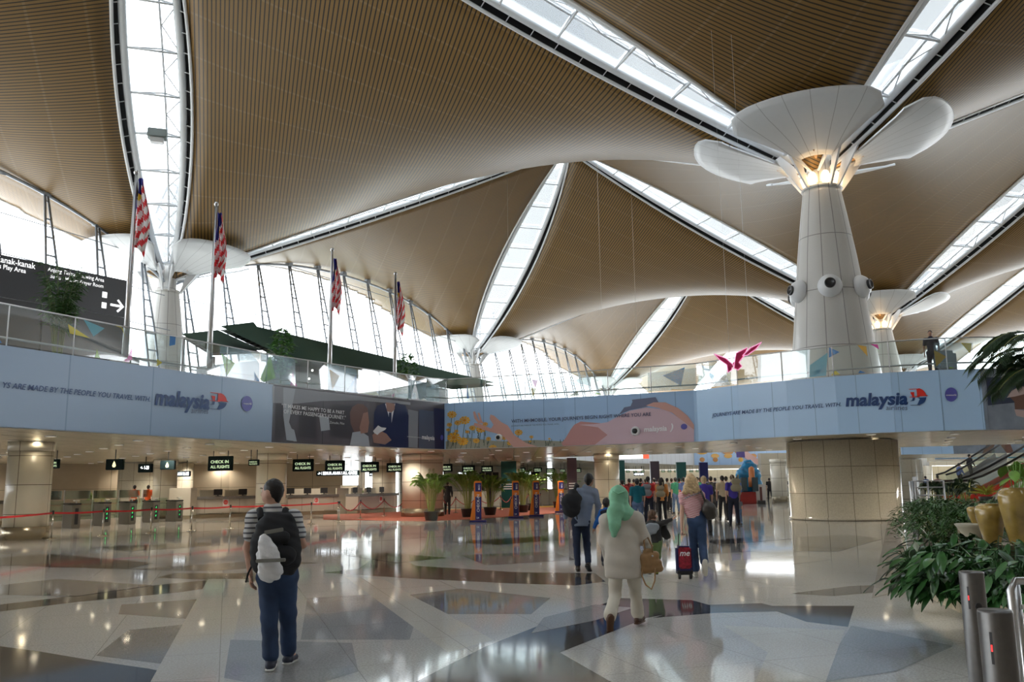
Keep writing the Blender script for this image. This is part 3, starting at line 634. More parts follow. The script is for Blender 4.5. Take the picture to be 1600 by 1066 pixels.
# ================================================================ fascias further back
def wall_strip(pts, z0, z1, m, name, label, kind='structure', th=.1):
    mb = MB()
    for a, b in zip(pts, pts[1:]):
        a = Vector(a); b = Vector(b); d = (b-a).normalized(); nn = Vector((-d.y, d.x))*th
        mb.prism([(a.x, a.y), (b.x, b.y), (b.x+nn.x, b.y+nn.y), (a.x+nn.x, a.y+nn.y)], z0, z1, m)
    o = mb.build(name, m)
    if kind: o['kind'] = kind
    if label: o['label'] = label
    return o
FAS2 = grid_mat('fascia_panels', (.50, .52, .55), (.30, .31, .33), .6, 50, (0, 2), .03, .4, .05, 1.)
wall_strip([(2.2, 56.4), (6.75, 68.9), (18.2, 87.8)], SZ, FT, FAS2, 'wall_far', 'grey ribbed fascia beyond the opening')
def far_banner(a, b, z0, z1, m, label, items=(), n=None):
    a = Vector(a); b = Vector(b); d = (b-a).normalized(); nn = Vector((d.y, -d.x))
    root = empty('advertising_banner', label, 'banner', (a.x, a.y, z0)); mb = MB()
    mb.prism([(a.x, a.y), (b.x, b.y), (b.x-nn.x*.1, b.y-nn.y*.1), (a.x-nn.x*.1, a.y-nn.y*.1)], z0, z1, m); part(mb, 'panel', m, root)
    L = (b-a).length
    for name, pts, mm, off in items:
        q = MB(); q.add([(a.x+d.x*L*u+nn.x*off, a.y+d.y*L*u+nn.y*off, z0+(z1-z0)*w) for u, w in pts], [tuple(range(len(pts)))], mm); part(q, name, mm, root)
    return root
circ = lambda cx, cy, rx, ry, n=10: [(cx+rx*math.cos(2*PI*i/n), cy+ry*math.sin(2*PI*i/n)) for i in range(n)]
far_banner((18.4, 88.2), (33.5, 95.2), SZ, FT, SKB, 'distant sky blue banner with flowers and an arm, seen under the near soffit',
    [('flower_print', circ(.06+.11*(i % 5)*.9, .25+.35*((i*7) % 3)/2, .02+.012*(i % 3), .11), FY if i % 2 else FO, .02+.004*i) for i in range(9)] +
    [('arm_print', [(.28, .95), (.34, .98), (.42, .6), (.50, .25), (.58, .02), (.48, .02), (.38, .35), (.33, .7)], SK2, .06), ('figure_print', [(.66, .1), (.70, .5), (.76, .62), (.86, .6), (.93, .95), (.99, .95), (.99, .05), (.66, .02)], SH2, .06), ('nozzle_print', circ(.88, .5, .02, .12), WHITE, .07), ('nozzle_hole', circ(.88, .5, .011, .07), BLACK, .08)])
wall_strip([(34, 60.4), (27, 61)], SZ, SZ+.5, SOFF, 'wall_far', None)
far_banner((27.2, 60.6), (30.7, 60.3), SZ, FT, BLUE2, 'second blue airline banner seen beyond the big column base', [('lettering', [(.0, .9), (.35, .9), (.35, .82), (.0, .82)], NAVY, .02)])
far_banner((30.7, 60.3), (40, 59.2), SZ, FT, ROCK, 'second shore photo banner beyond the big column base, above the escalator',
    [('figure_print', [(.20, .0), (.25, .4), (.24, .85), (.33, .95), (.38, .6), (.42, 0), (.37, 0), (.31, .4), (.26, 0)], mat('print_brown', (.16, .08, .06), .35), .03), ('tent_print', [(.48, .1), (.56, .7), (.66, .05)], mat('print_cyan', (.16, .5, .7), .35), .03), ('figure_print', [(.62, .2), (.63, .95), (.70, .95), (.71, .2), (.68, .2), (.66, .6)], SK, .04), ('nozzle_print', circ(.555, .55, .028, .15), WHITE, .05), ('nozzle_hole', circ(.555, .55, .016, .09), BLACK, .06)])
far_banner((37.5, 77), (52, 74), SZ-.0, FT, BLUE2, 'third blue banner deep in the hall under the second one', [('figure_print', circ(.28, .3, .02, .3), SK, .02), ('tent_print', [(.4, 0), (.45, .5), (.52, 0)], mat('print_cyan', (.16, .5, .7), .35), .02)])
dk2 = MB(); dk2.prism([(27.2, 60.7), (60, 57), (60, 70), (30, 72)], SZ, FT-.1, SOFF); dk2.prism([(37.5, 77.1), (70, 70.5), (70, 84), (42, 88)], SZ, FT-.1, SOFF); struct(dk2, 'ceiling', SOFF, 'second upper level bridge beyond the big column')
# ================================================================ walls of the check-in hall
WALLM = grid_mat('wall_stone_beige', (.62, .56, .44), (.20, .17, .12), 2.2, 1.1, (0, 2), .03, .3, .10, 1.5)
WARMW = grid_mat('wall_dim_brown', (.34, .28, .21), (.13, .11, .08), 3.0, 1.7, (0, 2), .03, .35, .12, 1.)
wl_ = [(-60, 40), (-34, 52.5), (-27.5, 57.5), (-25.8, 59.5), (-20.5, 62.5), (-17.5, 62.8), (-13, 66)]
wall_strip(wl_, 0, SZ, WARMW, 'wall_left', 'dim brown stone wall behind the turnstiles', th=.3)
wall_strip([(-9.5, 72.5), (-1.5, 79.5), (3.2, 82.5)], 0, SZ, WALLM, 'wall_back', 'beige wall behind the far counters', th=.3)
wall_strip([(4.5, 96), (18, 122), (40, 122), (74, 112)], 0, SZ, WALLM, 'wall_end', 'beige wall at the far end of the hall', th=.3)
wall_strip([(18, 121.5), (74, 111.5)], SZ, 9.5, WALLM, 'wall_end', None, th=.3)
# glazed strip between left and back walls, daylight and trees behind
dg = MB()
for (x0, y0), (x1, y1) in (((-13, 66), (-9.5, 72.5)),):
    dg.quad(Vector((x0, y0, 0)), Vector((x1, y1, 0)), Vector((x1, y1, SZ)), Vector((x0, y0, SZ)), GLASS)
struct(dg, 'window_1', GLASS, 'glazed strip at the back of the check-in hall with daylight behind')

wall_strip([(-62, -16), (48, -16)], 0, 30, WARMW, 'wall_rear_blocker', 'unseen wall added behind the viewpoint to cut daylight', th=.4)  # added out of view to keep daylight from entering behind the camera
wall_strip([(64, 26), (90, 130)], 0, 7.5, WALLM, 'wall_right_blocker', 'low unseen beige wall added at the right to cut sky light', th=.4)  # added out of view, blocks sky light reaching the escalator area
wall_strip([(44, -16), (44, 26), (64, 26)], 0, 30, WARMW, 'wall_right_blocker', 'unseen wall added right of the viewpoint to cut daylight', th=.4)  # added out of view, darkens the near hall from the right
# ================================================================ GLASS FACADE along the left column line
FC = {'mull': mat('facade_steel', (.30, .33, .37), .35, .3)}
A0, A1 = uv(-2, -1), uv(1, 2); FD = (A1-A0).normalized(); FN = Vector((-FD.y, FD.x, 0))    # FN points outdoors
FLEN = (A1-A0).length
def facz(k):
    q = (A0+FD*k) - PO; return roofz(q.dot(UU)/GD, q.dot(VV)/GD)
LEAN = .22
def fac(k, z, off=0.):
    zt = facz(k)-.15; p = A0+FD*k - FN*(LEAN*(zt-z)) + FN*off; return Vector((p.x, p.y, z))
EDGE = GD*math.sqrt(2)
mk = [EDGE*b + EDGE*(i+.35)/12 for b in range(3) for i in range(12)]
FGL = glass_mat('facade_glass', (.98, .99, 1), .02, cap=.13)
def mullion(k):
    zt = facz(k)-.2; z0 = FT-.2
    root = empty('facade_mullion', None, None, fac(k, z0)); root['kind'] = 'structure'; root['label'] = 'steel lattice mullion of the leaning glass facade'
    H = zt-z0; w = lambda z: .08+.30*min(1, (zt-z)/5.)
    mb = MB()
    for sg in (-1, 1): mb.tube([fac(k, z, -.25)+FD*sg*w(z) for z in (z0, z0+H*.5, zt-5 if H > 6 else z0+H*.6, zt)], .075, FC['mull'], 6)
    part(mb, 'chord', FC['mull'], root); b = MB(); nb = max(3, int(H/1.1))
    for i in range(nb):
        z = z0+H*(i+.5)/nb; ww = w(z)
        b.box(fac(k, z, -.25), (2*ww, .07, .10), FC['mull'], math.atan2(FD.y, FD.x))
    part(b, 'batten', FC['mull'], root)
    hd = MB(); hd.box(fac(k, zt, -.25), (.55, .4, .35), FC['mull'], math.atan2(FD.y, FD.x), .05); part(hd, 'head_bracket', FC['mull'], root)
for k in mk: mullion(k)
gl = MB(); cb = MB(); tr = MB()
ks = [FLEN*i/96 for i in range(97)]
for a, b in zip(ks, ks[1:]): gl.quad(fac(a, FT-.2), fac(b, FT-.2), fac(b, facz(b)), fac(a, facz(a)), FGL)
struct(gl, 'window_2', FGL, 'tall leaning glass facade behind the upper level')
for z in (7.2, 9.6, 12., 14.4, 16.8, 19.2):
    run = []
    for k in ks+[1e9]:
        if k < 1e8 and facz(k) > z+.3: run.append(fac(k, z, -.3))
        else:
            if len(run) > 1: cb.tube(run, .03, FC['mull'], 5)
            run = []
tr.tube([fac(k, facz(k)-.35, -.25) for k in ks], .1, FC['mull'], 6)
struct(cb, 'trim_1', FC['mull'], 'horizontal tension cables of the glass facade'); struct(tr, 'trim_2', FC['mull'], 'steel edge beam following the curved roof above the facade')
# ground outdoors, distant tree line
gr = MB(); gr.add([(-260, -80, -.06), (240, -80, -.06), (240, 420, -.06), (-260, 420, -.06)], [(0, 1, 2, 3)], mat('outdoor_concrete', (.62, .62, .60), .8)); struct(gr, 'floor', MATS['outdoor_concrete'], 'pale ground outdoors')
LEAFG = mat('tree_leaves', (.10, .22, .06), .6, noise_=.5, nscale=.8)
BARK = mat('bark', (.12, .08, .05), .8)
def tree(p, h, w, seed, label):
    rn = random.Random(seed); root = empty('tree', label, 'tree', p, 'trees outside the glass wall')
    t = MB(); t.tube([p, p+Vector((.1, 0, h*.35)), p+Vector((0, .2, h*.75))], [.3, .22, .08], BARK, 8); part(t, 'trunk', BARK, root)
    f = MB()
    for i in range(900):
        a, b = rn.uniform(0, 2*PI), rn.uniform(-1, 1); r = rn.uniform(.55, 1)*(1+.25*math.sin(5*a)*math.sin(3*b))
        c = p+Vector((w*r*math.cos(a)*math.sqrt(1-b*b), w*r*math.sin(a)*math.sqrt(1-b*b), h*.62+h*.36*b*r)); s = rn.uniform(.25, .55)
        u = Vector((rn.gauss(0, 1), rn.gauss(0, 1), rn.gauss(0, .6))).normalized(); v = u.cross(Vector((rn.gauss(0, 1), rn.gauss(0, 1), 1))).normalized()
        f.add([c-u*s, c-v*s*.5, c+u*s, c+v*s*.5], [(0, 1, 2, 3)], LEAFG)
    part(f, 'foliage', LEAFG, root)
for i, (k, o, h, w) in enumerate(((66, 16, 12, 3.6), (75, 18, 13.5, 3.8), (84, 15, 12.5, 3.6), (94, 22, 14, 4.4), (105, 18, 13, 3.8))):
    p = A0+FD*k+FN*o; tree(Vector((p.x, p.y, 0)), h, w, i, ['sunlit pale green tree seen through the facade just right of the far capital', 'tall pale tree outside behind the facade lattice, second of the row', 'round tree outside near the middle of the glass wall', 'wide tree outside behind the distant facade', 'last tree outside at the far end of the facade'][i])
# ================================================================ GLASS BALUSTRADE on the upper level edge
BG = glass_mat('balustrade_glass', (.86, .95, .94), .09)
KC = {}
for nm, c in dict(green=(.30, .55, .05), blue=(.03, .22, .60), yellow=(.75, .60, .05), pink=(.75, .03, .35), orange=(.8, .42, .05), cyan=(.18, .5, .62), frost=(.34, .52, .60), gold=(.55, .42, .12)).items(): KC[nm] = glass_mat('kite_film_'+nm, (.95, .98, 1), .05, .05, c, .42 if nm == 'frost' else .88)
RZ0, RZ1 = FT+.12, FT+1.22
segs = [(cum[1], fhit(213, 560)[0], 'left end of the upper level above the blue banner'), (fhit(213, 560)[0], fhit(695, 620)[0], 'middle of the left upper edge behind the flagpoles'), (fhit(695, 620)[0], fhit(1086, 600)[0], 'upper edge above the flower banner'), (fhit(1086, 600)[0], cum[-2], 'curved upper edge in front of the big column')]
RAILS = []
for s0, s1, lab in segs:
    root = empty('glass_balustrade', 'glass balustrade with coloured kites, '+lab, 'balustrade', fpt((s0+s1)/2, FT), 'glass balustrades of the upper level'); RAILS.append((s0, s1, root))
    n = max(2, round((s1-s0)/2.1)); 
    for i in range(n):
        a = s0+(s1-s0)*i/n+.03; b = s0+(s1-s0)*(i+1)/n-.03; g = MB(); st = [a, (a+b)/2, b]
        for u, v in zip(st, st[1:]):
            g.quad(fpt(u, RZ0, -.25), fpt(v, RZ0, -.25), fpt(v, RZ1, -.25), fpt(u, RZ1, -.25), BG)
        part(g, 'glass_panel', BG, root)
        if i: 
            q = MB(); q.tube([fpt(a-.03, FT, -.25), fpt(a-.03, RZ1+.02, -.25)], .018, WHITE, 6); part(q, 'clamp_bar', WHITE, root)
    sts = [s0+(s1-s0)*i/24 for i in range(25)]
    h = MB(); h.tube([fpt(s, RZ1+.02, -.25) for s in sts], .025, STEEL, 6); part(h, 'top_rail', STEEL, root)
    h = MB(); h.tube([fpt(s, FT+.32, -.38) for s in sts], .035, GREYM, 6); part(h, 'hand_rail', GREYM, root)
def kite(px, col, name='kite_film'):
    q = []
    for x, y in px:
        s, z = fhit(x, y); q.append((s, min(max(z, RZ0), RZ1)))
    sm = sum(a for a, _ in q)/len(q); root = next((r for a, b, r in RAILS if a <= sm <= b), RAILS[-1][2])
    mb = MB(); n = len(q)
    mb.add([fpt(s, z, -.245) for s, z in q], [tuple(range(n))], KC[col]); return part(mb, name, KC[col], root)
KI = [('blue', (0, 515, 12, 535, 0, 545)), ('yellow', (115, 505, 150, 528, 118, 520)), ('cyan', (140, 490, 172, 512, 155, 525)), ('yellow', (187, 505, 198, 505, 206, 530, 200, 512)), ('pink', (215, 540, 207, 560, 200, 572, 215, 562)), ('pink', (112, 560, 140, 555, 116, 552)), ('green', (160, 545, 165, 560, 157, 562)), ('yellow', (254, 560, 262, 566, 253, 575)), ('blue', (274, 523, 283, 525, 282, 538, 273, 540)), ('pink', (204, 560, 212, 560, 210, 572, 203, 570)),
 ('green', (354, 552, 375, 567, 362, 588)), ('yellow', (398, 546, 416, 552, 417, 572)), ('green', (429, 553, 437, 590, 420, 603, 414, 592)), ('pink', (355, 588, 367, 588, 357, 594)), ('blue', (405, 580, 414, 602, 405, 602)), ('pink', (464, 580, 470, 612, 460, 610)), ('frost', (352, 536, 414, 550, 414, 604, 352, 592)), ('frost', (415, 550, 468, 559, 468, 612, 415, 604)),
 ('orange', (521, 576, 537, 587, 526, 610)), ('blue', (563, 585, 566, 618, 548, 616)), ('blue', (571, 578, 583, 596, 570, 596)), ('gold', (594, 583, 602, 584, 601, 600)), ('yellow', (588, 606, 600, 622, 570, 622)), ('orange', (572, 608, 580, 620, 568, 620)), ('frost', (519, 567, 564, 577, 564, 622, 519, 616)), ('frost', (566, 577, 606, 584, 606, 628, 566, 624)),
 ('pink', (655, 594, 661, 624, 648, 632)), ('blue', (683, 598, 690, 606, 678, 608)), ('orange', (668, 622, 678, 636, 664, 636)), ('frost', (644, 592, 692, 600, 692, 640, 644, 632)),
 ('pink', (828, 592, 838, 594, 834, 606)), ('gold', (827, 606, 836, 606, 830, 628)), ('pink', (705, 628, 718, 632, 706, 636)), ('gold', (728, 628, 740, 626, 732, 634)), ('green', (754, 624, 764, 630, 752, 634)), ('blue', (727, 600, 730, 622, 726, 622)), ('gold', (885, 620, 900, 610, 902, 622)), ('green', (928, 612, 938, 618, 926, 622)), ('frost', (764, 602, 826, 594, 826, 626, 764, 630)), ('frost', (840, 592, 920, 588, 920, 622, 840, 626)),
 ('blue', (1033, 586, 1068, 573, 1062, 602)), ('green', (1014, 610, 1020, 620, 1010, 622)), ('orange', (1048, 608, 1068, 617, 1046, 619)), ('yellow', (1127, 572, 1136, 575, 1136, 606, 1130, 590)), ('pink', (1118, 606, 1132, 604, 1122, 610)), ('blue', (1090, 570, 1112, 582, 1108, 596)), ('frost', (1010, 582, 1086, 574, 1086, 612, 1010, 618)), ('frost', (1088, 573, 1136, 568, 1136, 606, 1088, 612)),
 ('blue', (1292, 541, 1310, 549, 1292, 558)), ('orange', (1338, 538, 1352, 540, 1354, 556)), ('pink', (1358, 536, 1370, 537, 1372, 545)), ('yellow', (1296, 592, 1302, 578, 1312, 592)), ('blue', (1342, 578, 1352, 589, 1340, 590)), ('gold', (1460, 545, 1482, 556, 1466, 572)), ('pink', (1460, 578, 1472, 576, 1468, 587)), ('yellow', (1505, 534, 1522, 535, 1520, 552)), ('cyan', (1262, 570, 1290, 550, 1288, 592, 1262, 594)), ('green', (1487, 572, 1496, 580, 1488, 586)), ('frost', (1180, 555, 1262, 545, 1262, 597, 1180, 606)), ('frost', (1462, 534, 1524, 534, 1524, 586, 1462, 587))]
for col, c in KI: kite([(c[i], c[i+1]) for i in range(0, len(c), 2)], col)
# ================================================================ UPPER LEVEL OBJECTS
def on_deck(px, py_top, z_top):  # point whose top is at that pixel
    return gnd(px, py_top, z_top)
# flagpoles with flags
FR = mat('flag_red', (.70, .03, .04), .7); FW = mat('flag_white', (.80, .78, .78), .7); FB = mat('flag_blue', (.02, .02, .25), .7); FYL = mat('flag_yellow', (.85, .70, .05), .7)
def flag(px_top, px_bot, Y, labelbit, fpx, fr):
    top = at(*px_top, Y); base = at(*px_bot, Y); base.z = FT-.12; 
    base.x = top.x; base.y = top.y
    root = empty('flagpole', 'silver flagpole '+labelbit, 'flagpole', base, 'flagpoles on the upper level edge')
    p = MB(); p.tube([base, base+Vector((0, 0, 2.5)), top], [.11, .10, .05], STEEL, 12); part(p, 'pole', STEEL, root)
    p = MB(); p.ball(top+Vector((0, 0, .08)), .09, STEEL, 6); part(p, 'finial', STEEL, root)
    b = MB(); b.box(base+Vector((0, 0, .25)), (.7, .7, .5), mat('plinth_grey', (.32, .33, .33), .5), 0, .03); part(b, 'plinth', MATS['plinth_grey'], root)
    # limp flag: columns of cloth folds, stripes run along the drop
    m = top.z-base.z; ztop = top.z-fr[0]; drop = fr[1]
    f = empty('flag', 'limp striped flag '+labelbit, 'flag', (top.x, top.y, ztop-drop), 'flags hanging from the poles')
    NU, NV = 26, 30; vs = []
    rn = random.Random(int(Y)); ph = rn.uniform(0, 6)
    for j in range(NV+1):
        v = j/NV; wid = fr[2]*(.35+.65*min(1, v*1.6))*(1-.25*max(0, v-.75)*2)
        for i in range(NU+1):
            u = i/NU; fold = .13*math.sin(u*13+ph+v*2.2)*(.4+.6*v); fold2 = .05*math.sin(u*29+v*5)
            x = .07+wid*u*(.5+.22*math.cos(v*1.5)) ; z = ztop-drop*(v*(1-.12*math.sin(u*PI))+.10*u*v)
            vs.append(Vector((top.x+x+.03*math.sin(v*9+u*4), top.y+fold+fold2-.02, z)))
    fs = [(j*(NU+1)+i, j*(NU+1)+i+1, (j+1)*(NU+1)+i+1, (j+1)*(NU+1)+i) for j in range(NV) for i in range(NU)]
    c = MB(); 
    for (a, q) in zip(fs, [(j, i) for j in range(NV) for i in range(NU)]):
        j, i = q; w = (j/NV*1.15+i/NU*.55)
        if w < .55: mm = FYL if (.22 < j/NV < .36 and .25 < i/NU < .6) else FB
        else: mm = FR if int(j/NV*12+i/NU*7) % 2 else FW
        c.add([vs[k] for k in a], [(0, 1, 2, 3)], mm, True)
    part(c, 'cloth', FR, f)
flag((213, 273), (190, 560), 28.0, 'at the left, first of the four', None, (.15, 2.6, .75))
flag((338, 322), (327, 592), 33.0, 'second of the four, left of the kiosk roof', None, (.3, 2.7, .75))
flag((519, 393), (516, 615), 38.5, 'third of the four, in front of the green roof', None, (.35, 2.5, .7))
flag((618, 430), (619, 632), 43.0, 'farthest of the four, beside the round shrub', None, (.35, 2.7, .7))
# dark directory wall
SGN = mat('directory_dark', (.045, .047, .052), .3); SW_ = mat('sign_white', (.9, .9, .9), .5, emit=.8)
p0, p1 = Vector((-21.9, 26.5, 0)), Vector((-16.2, 35.3, 0)); dd = (p1-p0).normalized(); nn = Vector((dd.y, -dd.x, 0)); L_ = (p1-p0).length
root = empty('directory_sign', 'large dark overhead directory board with white wayfinding text and arrow at the left', 'sign', p0+Vector((0, 0, FT-.15)))
def dpt(s, z, off=0): q = p0+dd*s+nn*off; return Vector((q.x, q.y, z))
for i in range(3):
    a = MB(); a.prism([dpt(L_*i/3+.04, 0)[:2], dpt(L_*(i+1)/3-.04, 0)[:2], dpt(L_*(i+1)/3-.04, 0, -.35)[:2], dpt(L_*i/3+.04, 0, -.35)[:2]], 6.55, 8.75, SGN); part(a, 'lower_panel', SGN, root)
a = MB(); a.prism([dpt(0, 0, .05)[:2], dpt(L_, 0, .05)[:2], dpt(L_, 0, -.4)[:2], dpt(0, 0, -.4)[:2]], 8.77, 10.35, SGN); part(a, 'header', SGN, root)
a = MB()
for s in (0, L_/3, 2*L_/3, L_): a.tube([dpt(s, FT-.15, -.15), dpt(s, 8.6, -.15)], .13, BLACK, 8)
part(a, 'post', BLACK, root)
def dtext(txt, s, z, h, off=.0):
    V, F = text_geo(txt, h/.72, 0, off); a = MB(); x0 = min(v.x for v in V); a.add([dpt(s+v.x-x0, z+v.y, .07) for v in V], F, SW_); part(a, 'lettering', SW_, root)
def dtext2(txt, pa, pb, off=.0):
    def hit_(px, py):
        d = ray(px, py); det = d.x*(-dd.y)+dd.x*d.y; t = (p0.x*(-dd.y)+dd.x*p0.y)/det; w = (d.x*p0.y-d.y*p0.x)/det; return w, EYE+d.z*t
    s0, z0 = hit_(*pa); s1, z1 = hit_(*pb); V, F = text_geo(txt, 1., 0, off); x0 = min(v.x for v in V); x1 = max(v.x for v in V); k = (s1-s0)/(x1-x0); a = MB()
    a.add([dpt(s0+(v.x-x0)*k, (z0+z1)/2+v.y*k*1.15, .07) for v in V], F, SW_); part(a, 'lettering', SW_, root)
dtext2('Taman Kanak-kanak', (-48, 405), (54, 417), .01); dtext2("Children's Play Area", (-40, 415), (39, 425), .01)
dtext2('Anjung Tinjau / Viewing Area', (73, 424), (161, 441), .005); dtext2('Surau / Muslim Prayer Room', (77, 434), (160, 451), .005)
a = MB(); c = dpt(L_*.955, 9.2, .07)
for pts in ([(-.3, -.05), (.2, -.05), (.2, .05), (-.3, .05)], [(.05, .28), (.32, 0), (.2, 0), (-.02, .22)], [(.05, -.28), (-.02, -.22), (.2, 0), (.32, 0)]): a.add([c+dd*x+Vector((0, 0, y)) for x, y in pts], [(0, 1, 2, 3)], SW_)
part(a, 'arrow', SW_, root)
for zz in (9.42, 8.98):
    a = MB(); a.box(dpt(L_*.90, zz+.14, .07), (.2, .02, .24), SW_, math.atan2(dd.y, dd.x)); part(a, 'pictogram', SW_, root)
# leafy plants
BAM = mat('bamboo_leaf', (.06, .15, .035), .5, noise_=.3, nscale=9); SHR = mat('shrub_leaf', (.10, .25, .05), .4, noise_=.3, nscale=9); POTB = mat('planter_black', (.03, .035, .035), .35); STEM = mat('stem_green', (.12, .16, .05), .6)
def leaf(mb, p, d, L, w, m, droop=.3, up=None):
    d = d.normalized(); s = d.cross(Vector((0, 0, 1)))
    if s.length < .1: s = Vector((1, 0, 0))
    s.normalize(); c1 = p+d*L*.45+Vector((0, 0, -droop*L*.12)); c2 = p+d*L+Vector((0, 0, -droop*L*.6)); n_ = Vector((0, 0, .06*L))
    mb.add([p, c1+s*w/2+n_, c2, c1-s*w/2+n_, c1], [(0, 1, 4), (1, 2, 4), (2, 3, 4), (3, 0, 4)], m)
def pot(root, p, r, h, m=None, name='pot'):
    m = m or POTB; a = MB(); a.lathe([(r*.72, 0), (r*.78, .02), (r, h*.92), (r*1.04, h*.93), (r*1.04, h), (r*.94, h), (r*.9, h*.85)], p, m, 24); part(a, name, m, root)
    a = MB(); a.lathe([(r*.9, h*.86), (.001, h*.9)], p, BARK, 18); part(a, 'soil', BARK, root)
def bamboo(p, h, w, seed, label, potr=.35, n=26, group='bamboo and shrubs on the upper level'):
    rn = random.Random(seed); root = empty('potted_bamboo', label, 'plant', p, group); pot(root, p, potr, .45)
    st = MB(); lf = MB()
    for i in range(n):
        a = rn.uniform(0, 2*PI); r = rn.uniform(.2, 1)*w; hh = h*rn.uniform(.6, 1); top = p+Vector((math.cos(a)*r, math.sin(a)*r, hh)); mid = p+Vector((math.cos(a)*r*.35, math.sin(a)*r*.35, .4+hh*.45))
        st.tube([p+Vector((math.cos(a)*.1, math.sin(a)*.1, .35)), mid, top], [.018, .014, .006], STEM, 4, False)
        for k in range(34):
            t = rn.uniform(.4, 1); q = mid.lerp(top, (t-.4)/.6); b = rn.uniform(0, 2*PI); leaf(lf, q, Vector((math.cos(b), math.sin(b), rn.uniform(-.3, .7))), rn.uniform(.22, .42), .06, BAM, .6)
    part(st, 'stem', STEM, root); part(lf, 'foliage', BAM, root); return root
def shrub(p, h, w, seed, label, group='bamboo and shrubs on the upper level'):
    rn = random.Random(seed); root = empty('potted_shrub', label, 'plant', p, group); a = MB(); a.box(p+Vector((0, 0, .3)), (.9, .9, .6), mat('planter_grey', (.45, .46, .46), .4), .3, .03); part(a, 'planter', MATS['planter_grey'], root)
    st = MB(); lf = MB(); st.tube([p+Vector((0, 0, .5)), p+Vector((0, 0, h*.8))], [.05, .02], STEM, 6); part(st, 'stem', STEM, root)
    for i in range(420):
        v = rn.random(); a = rn.uniform(0, 2*PI); prof = w*(math.sin(PI*min(1, v*.8+.2))**.6); r = prof*rn.uniform(.4, 1)
        q = p+Vector((math.cos(a)*r, math.sin(a)*r, h*.35+v*h*.65)); leaf(lf, q, Vector((math.cos(a), math.sin(a), rn.uniform(-.2, .8))), rn.uniform(.2, .34), .15, SHR, .5)
    part(lf, 'foliage', SHR, root); return root
DZ = FT-.15
q = at(90, 550, 28); bamboo(Vector((q.x, 28, DZ)), 3.9, .7, 1, 'tall feathery potted bamboo in front of the dark directory board')
q = at(440, 560, 36.5); shrub(Vector((q.x, 36.5, DZ)), 3.0, .5, 2, 'narrow shrub in a square planter between the second and third flagpoles')
q = at(637, 600, 44.5); shrub(Vector((q.x, 44.5, DZ)), 3.1, .65, 3, 'round leafy shrub just right of the farthest flagpole')
# kiosk with green sloped roof
ROOFG = mat('kiosk_roof_green', (.035, .065, .045), .9, spec=.1); RIB = grid_mat('kiosk_ribbed', (.36, .38, .37), (.06, .07, .07), .22, 50, (0, 2), .08, .5, .05, 1.); KD = mat('kiosk_dark', (.10, .11, .12), .25)
root = empty('kiosk', 'long low shop pavilion with dark green sloping roof on the upper level', 'kiosk', at(500, 600, 44))
e = [at(338, 516, 41.5), at(396, 508, 45.5), at(770, 594, 68), at(690, 600, 57)]
e = [Vector(v) for v in (at(343, 516, 40.5), at(396, 509, 45), at(775, 598, 66), at(708, 603, 56.5))]
fl_ = [at(436, 560, 41.5), at(700, 603, 54)]
fl_[1] = at(702, 606, 55)
a = MB(); a.add([e[1], e[2], e[3], fl_[0]], [(0, 1, 2, 3)], ROOFG); a.add([v+Vector((0, 0, -.25)) for v in (e[1], e[2], e[3], fl_[0])], [(0, 1, 2, 3)], ROOFG); part(a, 'roof_slope', ROOFG, root)
a = MB(); a.add([e[0], e[1], fl_[0]], [(0, 1, 2)], RIB); a.add([v+Vector((0, 0, .2)) for v in (e[0], e[1], fl_[0])], [(0, 1, 2)], ROOFG); part(a, 'ribbed_soffit', RIB, root)
w0, w1 = at(420, 585, 42.5), at(700, 610, 57)
a = MB(); back = FN*5
base = [(w0.x, w0.y), (w1.x, w1.y), (w1.x+back.x, w1.y+back.y), (w0.x+back.x, w0.y+back.y)]; a.prism(base, DZ, 8.0, KD); part(a, 'shop_wall', KD, root)
lt = MB()
for x, y, Y in ((488, 579, 43), (483, 592, 43), (506, 589, 44), (608, 600, 50), (455, 585, 42.6)): lt.ball(at(x, y, Y-1), .05, mat('spot_white', (1, .95, .85), .5, emit=6.), 5)
part(lt, 'spotlight', MATS['spot_white'], root)
r2 = empty('canopy', 'small ribbed canopy left of the long green pavilion', 'canopy', at(320, 560, 38))
q0, q1, q2, q3 = at(283, 527, 38), at(340, 520, 44), at(410, 552, 44), at(330, 556, 37)
a = MB(); a.add([q0, q1, q2, q3], [(0, 1, 2, 3)], RIB); a.add([v+Vector((0, 0, .15)) for v in (q0, q1, q2, q3)], [(0, 1, 2, 3)], ROOFG); part(a, 'canopy_top', RIB, r2)
a = MB()
for v in (q3, q0): a.tube([Vector((v.x, v.y+.3, DZ)), Vector((v.x, v.y+.3, v.z))], .08, STEEL, 6)
part(a, 'post', STEEL, r2)
# butterfly decoration hanging on wires
PK = mat('butterfly_pink', (.62, .03, .16), .4); PKE = mat('butterfly_edge', (.9, .35, .6), .4, emit=.6)
bc = at(1152, 566, 31.0); root = empty('butterfly_ornament', 'pink butterfly ornament hanging above the glass balustrade left of the big column', 'ornament', bc)
def wing(pts):
    a = MB(); q = [at(x, y, 31.0)+Vector((0, .02*i, 0)) for i, (x, y) in enumerate(pts)]; n = len(q)
    a.add([v-Vector((0, .03, 0)) for v in q]+[v+Vector((0, .03, 0)) for v in q], [tuple(range(n)), tuple(range(n, 2*n))[::-1]]+[(i, (i+1) % n, n+(i+1) % n, n+i) for i in range(n)], PK); w = part(a, 'wing', PK, root)
    a = MB(); a.tube([v-Vector((0, .04, 0)) for v in q+[q[0]]], .02, PKE, 5, False); c = a.build('wing_edge', PKE)
    for v in c.data.vertices: v.co -= bc
    c.parent = w
